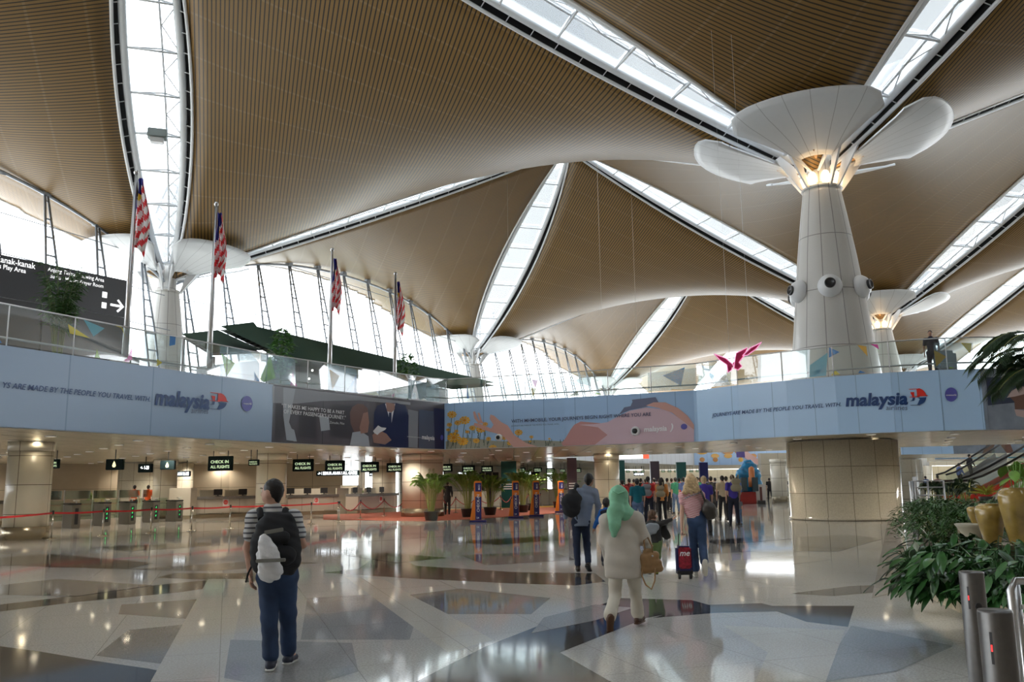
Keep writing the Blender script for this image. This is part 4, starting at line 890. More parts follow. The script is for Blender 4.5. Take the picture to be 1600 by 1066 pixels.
wing([(1145, 570), (1134, 560), (1116, 553), (1124, 562), (1136, 570), (1138, 582), (1144, 578)]); wing([(1147, 568), (1150, 552), (1168, 543), (1163, 556), (1155, 566), (1160, 572), (1154, 578), (1148, 575)]); wing([(1160, 556), (1172, 544), (1190, 535), (1182, 545), (1168, 555)])
a = MB(); a.tube([at(1143, 574, 31), at(1147, 566, 31)], [.04, .03], PK, 6); part(a, 'body', PK, root)
a = MB()
for x, y in ((1140, 562), (1172, 548)):
    v = at(x, y, 31); a.tube([v, Vector((v.x, v.y, roofz((v-PO).dot(UU)/GD, (v-PO).dot(VV)/GD)))], .004, WHITE, 4)
part(a, 'hanging_wire', WHITE, root)
# thin suspended wires
for x, y, Y in ((794, 400, 60), (940, 490, 62), (995, 530, 64)):
    v = at(x, y, Y); zz = roofz((v-PO).dot(UU)/GD, (v-PO).dot(VV)/GD); a = MB(); a.tube([v, Vector((v.x, v.y, zz))], .011, mat('wire_pale', (.45, .38, .3), .5), 4); o = a.build('hanging_wire', MATS['wire_pale']); o['kind'] = 'structure'
# ================================================================ UNDER THE DECK
DLM = mat('downlight_glow', (1, .9, .72), .5, emit=14., ecol=(1, .86, .62))
DLW = mat('downlight_cool', (.95, .97, 1), .5, emit=16., ecol=(.95, .97, 1))
def inside(x, y, poly):
    c = False
    for i in range(len(poly)):
        (x1, y1), (x2, y2) = poly[i], poly[i-1]
        if (y1 > y) != (y2 > y) and x < (x2-x1)*(y-y1)/(y2-y1)+x1: c = not c
    return c
def fdist(x, y):
    b = 1e9
    for (x1, y1), (x2, y2) in zip(FL, FL[1:]):
        ex, ey = x2-x1, y2-y1; t = max(0, min(1, ((x-x1)*ex+(y-y1)*ey)/(ex*ex+ey*ey))); b = min(b, math.hypot(x-x1-ex*t, y-y1-ey*t))
    return b
cand = []
d1 = Vector((.42, .907)); d2 = Vector((.907, -.42))
for i in range(-12, 30):
    for j in range(-12, 24):
        p = Vector((-16, 24))+d1*i*3.4+d2*j*2.9+d1*(1.7 if j % 2 else 0)
        if not inside(p.x, p.y, deckpoly) or fdist(p.x, p.y) < .5 or p.y < 18: continue
        if abs(p.x/p.y) > .66: continue
        cand.append((p.y, p.x, p.y))
cand.sort(); 
for k, (_, x, y) in enumerate(cand[:150]):
    m = DLW if k % 11 == 3 else DLM
    root = empty('downlight', 'small round recessed downlight in the beige soffit', 'ceiling light', (x, y, SZ), 'downlights in the soffit of the upper level')
    a = MB(); a.lathe([(.17, 0), (.17, -.03), (.13, -.03), (.12, -.005)], (x, y, SZ), WHITE, 16); part(a, 'trim_ring', WHITE, root)
    a = MB(); a.lathe([(.12, -.012), (.001, -.014)], (x, y, SZ), m, 14); part(a, 'lens', m, root)
    if k % 3 == 0:
        l = bpy.data.lights.new('lamp', 'SPOT'); l.energy = 230; l.color = (1, .91, .77); l.spot_size = 2.6; l.spot_blend = .6; l.shadow_soft_size = .12
        o = bpy.data.objects.new('lamp_light', l); C.objects.link(o); o.parent = root; o.location = (0, 0, -.05)
# round columns below the deck
CLAD = panel_mat('column_cream', (.72, .67, .55), (.14, .11, .07), 4, 1.0, .22, .05, 2., z0=.15, lw=.02)
BASEM = mat('column_base_metal', (.36, .31, .22), .25, .7)
for x, y, r, lab in ((-17.05, 30.5, .72, 'thick cream clad column at the left frame edge beside the red belt barrier'), (-12.3, 44, .74, 'cream column right behind the head of the man in the striped shirt'), (-5.0, 47.6, 1.12, 'wide cream column left of the first potted palm'), (5.42, 50.5, .72, 'square edged cream column between the man with the dark bag and the crowd'),
                     (-20.3, 50.5, .66, 'pale column behind the turnstiles under the hanging logo screen'), (-8.9, 59.5, .8, 'cream column behind the check-in desks'), (-.2, 66, .7, 'cream column behind the palms'), (24.8, 58.5, .8, 'beige column beside the big column base, seen far back'), (20.9, 68.5, .62, 'slim cream column right of the giant blue bag')):
    root = empty('round_column', lab, 'column', (x, y, 0), 'cream columns under the upper level')
    a = MB(); a.lathe([(r, .42), (r, SZ-.3), (r*1.0, SZ-.3)], (0, 0, 0), CLAD, 40); a.build('cladding', CLAD, root)
    a = MB(); a.lathe([(r*1.05, 0), (r*1.05, .42), (r, .44)], (0, 0, 0), BASEM, 32); a.build('base_ring', BASEM, root)
    a = MB(); a.lathe([(r*1.04, SZ-.32), (r*1.04, SZ-.005)], (0, 0, 0), CLAD, 32); a.build('top_ring', CLAD, root)
# hanging information screens
SCB = mat('screen_casing', (.006, .014, .016), .7, spec=.1); SCT = mat('screen_text', (.55, .8, .45), .5, emit=.55, ecol=(.75, .95, .62)); SCW = mat('screen_white', (.9, .95, 1), .5, emit=2.5)
SCL = mat('screen_logo', (.8, .75, .35), .5, emit=.9, ecol=(.9, .85, .5)); SGR = mat('sign_green', (.01, .07, .045), .4)
def screen(px, w_px, label, zc=2.78, kind='flight', yawfix=None, cy=None, group='hanging information screens'):
    hz = 752-(px-800)*.0135*.5
    cy = cy or 722; Y = (zc-EYE)*FPX/(hz-cy)
    c = at(px, cy, Y); W_ = w_px*Y/FPX; H_ = W_*.55 if kind != 'bar' else .34; H_ = min(H_, .7)
    c.z = zc
    root = empty('hanging_screen', label, 'screen', c, group)
    th = math.atan2(-.42, .907)*.45
    X = Vector((math.cos(th), math.sin(th), 0)); N_ = Vector((X.y, -X.x, 0))
    a = MB(); a.box(c, (W_, .14, H_), SCB, th, .02); part(a, 'casing', SCB, root)
    a = MB()
    for sg in (-.3, .3) if W_ > 1 or kind == 'flight' else (0,): a.tube([c+X*sg*W_+Vector((0, 0, H_/2)), Vector(((c+X*sg*W_).x, (c+X*sg*W_).y, SZ))], .02, BLACK, 6)
    part(a, 'hanger', BLACK, root)
    def tx(txt, x0, x1, y0, m, h=None):
        V, F = text_geo(txt, 1., 0, .02); vx0 = min(v.x for v in V); vx1 = max(v.x for v in V); k = (x1-x0)/(vx1-vx0); kh = (h or .12)/.72
        q = MB(); q.add([c+N_*.074+X*(x0+(v.x-vx0)*k)+Vector((0, 0, y0+v.y*kh)) for v in V], F, m); part(q, 'display_text', m, root)
    if kind == 'flight': tx('CHECK IN', -W_*.38, W_*.36, H_*.02, SCT, H_*.2); tx('ALL FLIGHTS', -W_*.38, W_*.40, -H_*.32, SCT, H_*.2)
    elif kind == 'logo':
        q = MB(); q.add([c+N_*.074+X*x+Vector((0, 0, y)) for x, y in ((0, H_*.34), (W_*.07, H_*.1), (W_*.11, -H_*.12), (W_*.06, -H_*.26), (-W_*.06, -H_*.26), (-W_*.11, -H_*.12), (-W_*.07, H_*.1))], [tuple(range(7))], SCL); part(q, 'logo', SCL, root)
    elif kind == 'green': tx('<- 1-20', -W_*.3, W_*.3, -H_*.12, SCW, H_*.4)
    elif kind == 'bar': tx('-> i SEMUA ARAH / ALL GATES', -W_*.46, W_*.46, -.09, SCW, .2)
where = {82: 'beside the left column', 345: 'above the left counter', 397: 'left of the column behind the man', 491: 'first right of the column behind the man', 525: 'second right of that column', 578: 'third right of that column', 617: 'fourth right of that column', 668: 'just left of the wide column', 696: 'above the first palm', 732: 'above the second palm', 761: 'above the dark doors', 814: 'right of the green wall panel', 840: 'above the sign stands', 859: 'left of the man with the dark bag', 878: 'behind the man with the dark bag', 902: 'just left of the square edged column'}
for px, w, cy in ((82, 26, 716), (345, 41, 717), (397, 17, 716), (474, 34, 720.5), (524, 31, 722), (578, 29, 724), (617, 26, 725), (665, 14, 726), (696, 22, 726), (732, 20, 728), (761, 18, 728), (814, 14, 730), (840, 13, 730), (860, 13, 731), (879, 9, 731), (902, 12, 731)):
    kk = min(where, key=lambda k: abs(k-px)); screen(px, w, 'hanging check-in screen with green text '+where[kk], cy=cy)
screen(180.5, 30, 'black hanging screen with a pale drop logo above the turnstiles, left of the pair', kind='logo', cy=717.5, zc=2.72); screen(263, 25, 'black hanging screen with a pale drop logo above the turnstiles, right of the pair', kind='logo', cy=719, zc=2.72)
screen(228, 24, 'green exit direction sign between the two logo screens', kind='green', cy=723.5, zc=2.75)
for px, w, cy, lb in ((528, 70, 733, 'long lit direction bar behind the counters'), (284, 30, 732.5, 'short lit direction bar right of the right logo screen'), (596, 40, 735, 'lit direction bar left of the wide column'), (680, 30, 734.5, 'lit direction bar right of the wide column'), (722, 14, 735, 'small lit direction bar above the second palm'), (824, 12, 735, 'small lit direction bar near the green wall panel'), (998, 16, 737.5, 'bright lit direction bar above the crowd')):
    screen(px, w, lb, kind='bar', cy=cy, zc=2.55)
# far screens in the crowd hall
for i, px in enumerate((981, 992, 1004, 1036, 1046, 1056, 1080, 1090)): screen(px, 6, 'tiny distant check-in screen above the crowd', cy=733.5, zc=2.8, group='distant screens above the crowd')
# dark and coloured wall panels far back
TEAL = mat('panel_teal', (.01, .085, .08), .3); DKB = mat('panel_navy', (.02, .02, .12), .3); DBR = mat('panel_dark', (.03, .025, .03), .3)
for px0, px1, Y, z1, m, lb in ((783, 807, 62, SZ-.05, TEAL, 'tall dark green advertising panel behind the palms'), (966, 976, 62, SZ-.1, TEAL, 'dark teal panel right of the square edged column'), (1016, 1030, 66, SZ-.1, mat('panel_mauve', (.06, .04, .055), .3), 'dim purple panel above the crowd'), (1057, 1072, 70, SZ-.1, TEAL, 'dark teal panel deep behind the crowd'), (1093, 1106, 72, SZ-.1, DKB, 'dark blue panel right above the crowd'), (886, 901, 56, SZ-.05, mat('panel_mauve', (.06, .04, .055), .3), 'dark photo pillar behind the man with the dark bag')):
    a = gnd(px0, 790); p = at(px0, 740, Y); q = at(px1, 740, Y); o = MB(); o.box(((p.x+q.x)/2, Y, z1/2), (abs(q.x-p.x), .35, z1), m, 0, .01)
    r = empty('display_pillar', lb, 'panel', ((p.x+q.x)/2, Y, 0), 'tall display pillars in the hall'); part(o, 'board', m, r)
    t = MB()
    for k in range(3): t.box(((p.x+q.x)/2, Y-.19, 1.35+.16*k), (abs(q.x-p.x)*.7, .01, .06), PWHITE)
    part(t, 'printed_text', PWHITE, r)
for px0, px1, Y, lb in ((749, 757, 74, 'dark tall doorway left of the green panel, first'), (759, 768, 74, 'dark tall doorway left of the green panel, second'), (770, 779, 74, 'dark tall doorway left of the green panel, third'), (830, 843, 76, 'dark doorway right of the green panel')):
    p = at(px0, 740, Y); q = at(px1, 740, Y); o = MB(); o.box(((p.x+q.x)/2, Y, 1.35), (abs(q.x-p.x), .2, 2.7), DBR); oo = o.build('door_1', DBR); oo['kind'] = 'structure'; oo['label'] = lb
a = MB(); p = at(1240, 700, 60); 
# ---------------------------------------------------------------- check-in counters
CF = grid_mat('counter_front', (.52, .47, .40), (.25, .22, .18), 1.6, 50, (0, 2), .02, .25, .06, 1.); CT = mat('counter_top_grey', (.20, .19, .18), .2, .3); CK = mat('counter_kick', (.33, .27, .18), .25, .6); CB = mat('cabinet_beige', (.55, .50, .41), .4)
NOS = mat('notice_white', (.75, .7, .7), .5)
def counter(pA, pB, label, n=3, z=1.12, tall=None):
    a = gnd(*pA); b = gnd(*pB); d = (b-a).normalized(); bk = Vector((-d.y, d.x, 0)); L = (b-a).length; rz = math.atan2(d.y, d.x)
    root = empty('check_in_counter', label, 'counter', a.lerp(b, .5), 'check-in counters', 0)
    c = a.lerp(b, .5)+bk*.45
    m = MB(); m.box(c+Vector((0, 0, .25+(z-.32)/2)), (L, .9, z-.35), CF, rz); part(m, 'front', CF, root)
    m = MB(); m.box(c+Vector((0, 0, .1)), (L*.99, .8, .2), CK, rz); part(m, 'plinth', CK, root)
    m = MB(); m.box(c+Vector((0, 0, z))-bk*.05, (L, 1.05, .16), CT, rz, .02); part(m, 'worktop', CT, root)
    for i in range(n):
        q = a+d*L*(i+.5)/n+bk*.75
        r = empty('monitor', 'black desk monitor on the '+label.split(',')[0], 'monitor', q+Vector((0, 0, z+.08)), 'monitors on the check-in counters')
        m = MB(); m.box(q+Vector((0, 0, z+.32)), (.5, .06, .34), BLACK, rz, .01); part(m, 'display', BLACK, r)
        m = MB(); m.box(q+Vector((0, 0, z+.14)), (.06, .06, .14), BLACK, rz); m.box(q+Vector((0, 0, z+.09)), (.26, .2, .02), BLACK, rz); part(m, 'stand', BLACK, r)
        q2 = a+d*L*(i+.4)/n+bk*1.6
        r = empty('counter_screen_wall', 'beige partition behind the '+label.split(',')[0], 'partition', q2, 'partitions behind the counters'); m = MB(); m.box(q2+Vector((0, 0, .78)), (1.3, .08, 1.56), CB, rz); part(m, 'panel', CB, r)
    q = a+d*L*.55; r = empty('notice', 'white notice on the '+label.split(',')[0], 'sign', q+Vector((0, 0, .8)), 'notices on the counters')
    m = MB(); m.box(q-bk*.02+Vector((0, 0, z-.28)), (.34, .02, .42), NOS, rz); part(m, 'board', NOS, r)
    m = MB(); R = Matrix.Rotation(rz, 3, 'Z') @ Matrix.Rotation(PI/2, 3, 'X'); m.lathe([(.13, 0), (.13, .012), (.09, .012), (.09, 0)], q-bk*.03+Vector((0, 0, z-.26)), RED, 18, R); m.box(q-bk*.045+Vector((0, 0, z-.26)), (.05, .01, .2), RED, rz); part(m, 'symbol', RED, r)
    return root
counter((284, 811), (404, 807), 'left check-in counter, partly hidden behind the man in the striped shirt', 3)
counter((449, 806), (528, 803), 'middle check-in counter, right of the column behind the man', 3)
counter((559, 803), (621, 799), 'right check-in counter, behind the red rope barriers', 3)
counter((-90, 826), (6, 821), 'counter behind the left column, at the frame edge', 1)
for px, py, w, h, lb in ((262, 812, 1.2, 1.7, 'tall beige end cabinet between turnstiles and left counter'), (531, 800.5, 1.1, 1.75, 'tall beige end cabinet between middle and right counter')):
    p = gnd(px, py); r = empty('end_cabinet', lb, 'cabinet', p, 'end cabinets of the counters'); m = MB(); m.box(p+Vector((w/2, .5, h/2)), (w, 1., h), CB, 0, .02); part(m, 'body', CB, r); m = MB(); m.box(p+Vector((w/2, .5, .1)), (w+.02, 1.02, .2), CK); part(m, 'plinth', CK, r)
# low dividers further back
for i, (px, Y) in enumerate(((700, 66), (740, 66), (790, 68), (840, 70), (870, 70))):
    p = at(px, 770, Y); r = empty('far_counter', 'distant beige check-in desk behind the palms', 'counter', (p.x, p.y, 0), 'distant desks'); m = MB(); m.box((p.x, p.y, .6), (1.9, .8, 1.2), CF, -.2, .02); part(m, 'body', CF, r); m = MB(); m.box((p.x, p.y, 1.23), (2., .9, .06), CT, -.2); part(m, 'worktop', CT, r)
# ---------------------------------------------------------------- turnstile gates
TG = glass_mat('gate_glass', (.80, .88, .80), .10); ARG = mat('arrow_green', (.02, .5, .12), .5, emit=1.2)
tl = [(78+40, 826), (166, 822), (206, 819.5), (243, 817), (280, 815)]
for i, (px, py) in enumerate(tl):
    p = gnd(px, py); d = Vector((-.66, .75, 0)).normalized(); rz = math.atan2(d.y, d.x)
    root = empty('turnstile', ['leftmost', 'second', 'third', 'fourth', 'rightmost'][i]+' stainless turnstile gate of the row, left of the counters', 'turnstile', p, 'turnstile gates')
    m = MB(); m.box(p+d*.75+Vector((0, 0, .5)), (1.5, .36, 1.0), mat('gate_metal', (.17, .155, .13), .35, .5), rz, .03); part(m, 'housing', MATS['gate_metal'], root)
    m = MB(); m.box(p+d*.8+Vector((0, 0, 1.05)), (1.45, .42, .08), mat('gate_top_dark', (.06, .06, .06), .2, .4), rz, .02); part(m, 'top', MATS['gate_top_dark'], root)
    m = MB(); m.box(p-d*.005+Vector((.0, 0, .52)), (.02, .14, .7), BLACK, rz); s_ = part(m, 'indicator', BLACK, root)
    if i:
        m = MB()
        for k in range(3): m.add([p-d*.02+Vector((-.025, -.05, .32+.2*k)), p-d*.02+Vector((.025, .05, .32+.2*k)), p-d*.02+Vector((0, 0, .42+.2*k))], [(0, 1, 2)], ARG)
        part(m, 'arrow_light', ARG, root)
    m = MB(); m.box(p+d*.15+Vector((.0, 0, 1.2)), (.28, .2, .05), mat('reader_pale', (.6, .58, .52), .3), rz, .01); m.tube([p+d*.15+Vector((0, 0, 1.08)), p+d*.15+Vector((0, 0, 1.2))], .03, STEEL, 6); part(m, 'ticket_reader', STEEL, root)
    m = MB(); q = p+d*1.0; s2 = Vector((d.y, -d.x, 0)); m.box(q-s2*.62+Vector((0, 0, .75)), (.03, .62, .9), TG, rz); part(m, 'glass_flap', TG, root)
pL, pR = gnd(80, 822), gnd(282, 808); d = (pR-pL).normalized(); 
root = empty('glass_screen', 'long greenish glass screen above the turnstiles', 'glass screen', pL.lerp(pR, .5))
pu = Vector((-d.y, d.x, 0))*1.2
for i in range(5):
    a_, b_ = pL.lerp(pR, i/5+.01)+pu, pL.lerp(pR, (i+1)/5-.01)+pu; m = MB(); m.box(a_.lerp(b_, .5)+Vector((0, 0, 1.42)), ((b_-a_).length, .03, .42), TG, math.atan2(d.y, d.x)); part(m, 'glass_panel', TG, root)
    m = MB(); m.tube([a_, a_+Vector((0, 0, 1.65))], .03, STEEL, 6); part(m, 'post', STEEL, root)
# ---------------------------------------------------------------- belt barriers
RB = mat('belt_red', (.55, .015, .02), .6); RR = mat('rope_red', (.35, .02, .03), .7); POSTM = mat('post_chrome', (.55, .52, .46), .18, .95)
def stanchion(p, label, group, h=.95):
    root = empty('barrier_post', label, 'barrier post', p, group)
    m = MB(); m.lathe([(.18, 0), (.18, .02), (.06, .05), (.025, .07)], p, POSTM, 20); part(m, 'base', POSTM, root)
    m = MB(); m.tube([p+Vector((0, 0, .05)), p+Vector((0, 0, h))], .027, POSTM, 10); part(m, 'pole', POSTM, root)
    m = MB(); m.lathe([(.04, h-.09), (.04, h), (.03, h+.02), (.001, h+.025)], p, BLACK, 12); part(m, 'head', BLACK, root); return root
posts = [(-60, 862), (80, 843), (160, 838), (235, 833.5), (299, 830), (359, 826), (424, 822), (486, 819), (528, 815)]
pw = [gnd(*p) for p in posts]; lb = ['off the left edge', 'beside the left column', 'in front of the first turnstile', 'in front of the third turnstile', 'before the end cabinet', 'before the left counter', 'hidden behind the man', 'before the middle counter', 'at the corner beside the red rope']
for i, p in enumerate(pw):
    r = stanchion(p, 'chrome belt barrier post '+lb[i], 'red belt barrier posts')
    if i < len(pw)-1:
        q = pw[i+1]; m = MB(); a_, b_ = p+Vector((0, 0, .89)), q+Vector((0, 0, .89)); N = 8
        for k in range(N):
            t0, t1 = k/N, (k+1)/N; s0 = -.03*math.sin(PI*t0); s1 = -.03*math.sin(PI*t1); u, v = a_.lerp(b_, t0)+Vector((0, 0, s0)), a_.lerp(b_, t1)+Vector((0, 0, s1)); th = Vector((.003, -.003, 0))
            m.add([u-Vector((0, 0, .03)), v-Vector((0, 0, .03)), v+Vector((0, 0, .03)), u+Vector((0, 0, .03)), u-Vector((0, 0, .03))+th, v-Vector((0, 0, .03))+th, v+Vector((0, 0, .03))+th, u+Vector((0, 0, .03))+th], [(0, 1, 2, 3), (7, 6, 5, 4), (0, 4, 5, 1), (3, 2, 6, 7)], RB)
        part(m, 'belt', RB, r)
def roperow(pts, lbl, group):
    w = [gnd(*p) for p in pts]
    for i, p in enumerate(w):
        r = stanchion(p, lbl+(' first post from the left', ' second post from the left', ' third post from the left', ' fourth post from the left', ' fifth post', ' sixth post')[min(i, 5)], group)
        if i < len(w)-1:
            q = w[i+1]; m = MB(); m.tube([p.lerp(q, t)+Vector((0, 0, .88-.42*math.sin(PI*t))) for t in [k/12 for k in range(13)]], .025, RR, 8); part(m, 'rope', RR, r)
roperow([(530, 815), (563, 811), (600, 807), (634, 805), (650, 802)], 'chrome post with red rope before the right counter,', 'rope posts before the right counter')
roperow([(692, 805), (712, 802), (745, 799), (782, 797), (800, 794)], 'chrome post with red rope among the palms,', 'rope posts among the palms')
roperow([(808, 793), (826, 791.5), (845, 790)], 'distant rope post behind the sign stands,', 'rope posts behind the sign stands')
# ---------------------------------------------------------------- carpet
CAR = mat('carpet_orange', (.36, .09, .05), .75, noise_=.15, nscale=30); CAY = mat('carpet_edge_yellow', (.65, .36, .05), .6)
cp = MB(); q = [gnd(*p) for p in ((505, 812), (660, 815), (735, 811.5), (905, 800), (905, 792), (700, 797), (600, 801), (505, 805))]; cp.prism([(v.x, v.y) for v in q], .0045, .014, CAR)
root = empty('carpet', 'orange red carpet laid in front of the counters and under the palms', 'carpet', q[1]); part(cp, 'pile', CAR, root)
cp = MB(); q2 = [gnd(*p) for p in ((640, 799.5), (905, 789.5), (905, 791.6), (700, 796.5), (640, 799.2))]; cp.prism([(v.x, v.y) for v in q2], .0045, .02, CAY); part(cp, 'edge_strip', CAY, root)
# ---------------------------------------------------------------- potted palms
PALM = mat('palm_leaf', (.17, .30, .045), .45, noise_=.35, nscale=6); PALMD = mat('palm_leaf_dark', (.03, .065, .025), .45, noise_=.3, nscale=6); PALMS = mat('palm_stem', (.28, .30, .08), .5)
def frond(st, lf, p, az, L, el, lm, sm, n=16, w=.03, ll=.34, droop=1.):
    d = Vector((math.cos(az), math.sin(az), 0)); pts = []
    for i in range(9):
        t = i/8; pts.append(p+d*(L*math.cos(el)*t)+Vector((0, 0, L*(math.sin(el)*t-.55*droop*t*t))))
    st.tube(pts, [.012*(1-.8*i/8)+.002 for i in range(9)], sm, 4, False)
    for k in range(n):
        t = .25+.75*k/(n-1); i = min(7, int(t*8)); q = pts[i].lerp(pts[i+1], t*8-i); tg = (pts[i+1]-pts[i]).normalized(); s = tg.cross(Vector((0, 0, 1))).normalized()
        for sg in (-1, 1): leaf(lf, q, tg*.8+s*sg*.9+Vector((0, 0, .15)), ll*(1-.5*abs(t-.5)), w, lm, .8)
def potted_palm(p, h, w, seed, label, group='potted areca palms', lm=None, n=32, potr=.36, poth=.45, detail=1.):
    rn = random.Random(seed); lm = lm or PALM; root = empty('potted_palm', label, 'plant', p, group); pot(root, p, potr, poth)
    st = MB(); lf = MB()
    for i in range(n):
        a = 2*PI*i/n*2.6+rn.uniform(-.3, .3); b = p+Vector((math.cos(a)*.12, math.sin(a)*.12, poth*.85)); hh = (h-poth)*rn.uniform(.22, .6); q = b+Vector((math.cos(a)*.1, math.sin(a)*.1, hh))
        st.tube([b, q], [.018, .012], PALMS, 5, False); frond(st, lf, q, a, (h-poth-hh)*rn.uniform(.95, 1.35)*(w/.9), rn.uniform(.95, 1.45), lm, PALMS, int(18*detail), .05, .36, rn.uniform(.6, 1.1))
    part(st, 'stem', PALMS, root); part(lf, 'foliage', lm, root); return root
for px, py, h, w, s, lb in ((674, 814, 2.6, .95, 1, 'nearest potted palm in a dark tub, right of the wide column'), (731, 808.5, 2.75, .95, 2, 'potted palm in a dark tub left of the first orange sign stand'), (766, 805.5, 2.5, .9, 3, 'potted palm just right of the first orange sign stand'), (817, 801, 2.8, .95, 4, 'potted palm between the second and third orange sign stands'), (832, 798, 2.7, .8, 5, 'potted palm half hidden behind the third orange sign stand'), (872, 794, 3.0, .8, 6, 'dark bushy potted palm left of the man with the dark bag')):
    potted_palm(gnd(px, py), h, w, s, lb)
p = at(155, 782, 52); potted_palm(Vector((p.x, p.y, 0)), 2.0, .7, 9, 'potted palm beyond the turnstiles on the left', n=14)
p = at(565, 770, 60); potted_palm(Vector((p.x, p.y, 0)), 1.9, .7, 10, 'palm behind the right check-in counter', n=12)
# ---------------------------------------------------------------- orange sign stands
ORG = mat('sign_orange', (.80, .22, .02), .4); IND = mat('sign_indigo', (.025, .025, .16), .35)
for px, py, wpx, lb in ((747, 816.5, 17, 'first'), (806, 810, 17, 'second'), (838, 807.5, 17, 'third'), (877, 801.5, 12, 'fourth and half hidden one')):
    p = gnd(px, py); root = empty('sign_stand', 'orange and indigo signboard stand, '+lb+' of the row', 'sign stand', p, 'orange sign stands')
    m = MB(); m.box(p+Vector((0, 0, .05)), (.78, .5, .09), IND, 0, .03); part(m, 'base', IND, root)
    m = MB(); m.box(p+Vector((.0, 0, .95)), (.34, .10, 1.75), ORG, 0, .03); part(m, 'frame', ORG, root)
    m = MB(); m.add([p+Vector(v) for v in ((-.17, -.05, .06), (-.36, -.05, .09), (-.22, -.05, .95), (-.17, -.05, .95), (-.17, .05, .06), (-.36, .05, .09), (-.22, .05, .95), (-.17, .05, .95))], [(0, 1, 2, 3), (7, 6, 5, 4), (1, 5, 6, 2), (0, 4, 5, 1), (2, 6, 7, 3)], ORG); part(m, 'side_fin', ORG, root)
    m = MB(); m.box(p+Vector((.02, -.056, .62)), (.27, .012, 1.02), IND); m.box(p+Vector((.02, -.056, 1.55)), (.27, .012, .38), IND); part(m, 'panel', IND, root)
    for t, x, y, z, s in (('CHECK-IN', .07, .06, .45, .17), ('MAS', .1, .06, 1.42, .13), ('24', -.07, 0, .16, .12)):
        V, F = text_geo(t, s, 0, .01); m = MB(); 
        if t == '24': m.add([p+Vector((x+v.x, -.066, z+v.y)) for v in V], F, PWHITE)
        else: m.add([p+Vector((x-v.y, -.066, z+v.x)) for v in V], F, PWHITE)
        part(m, 'lettering', PWHITE, root)
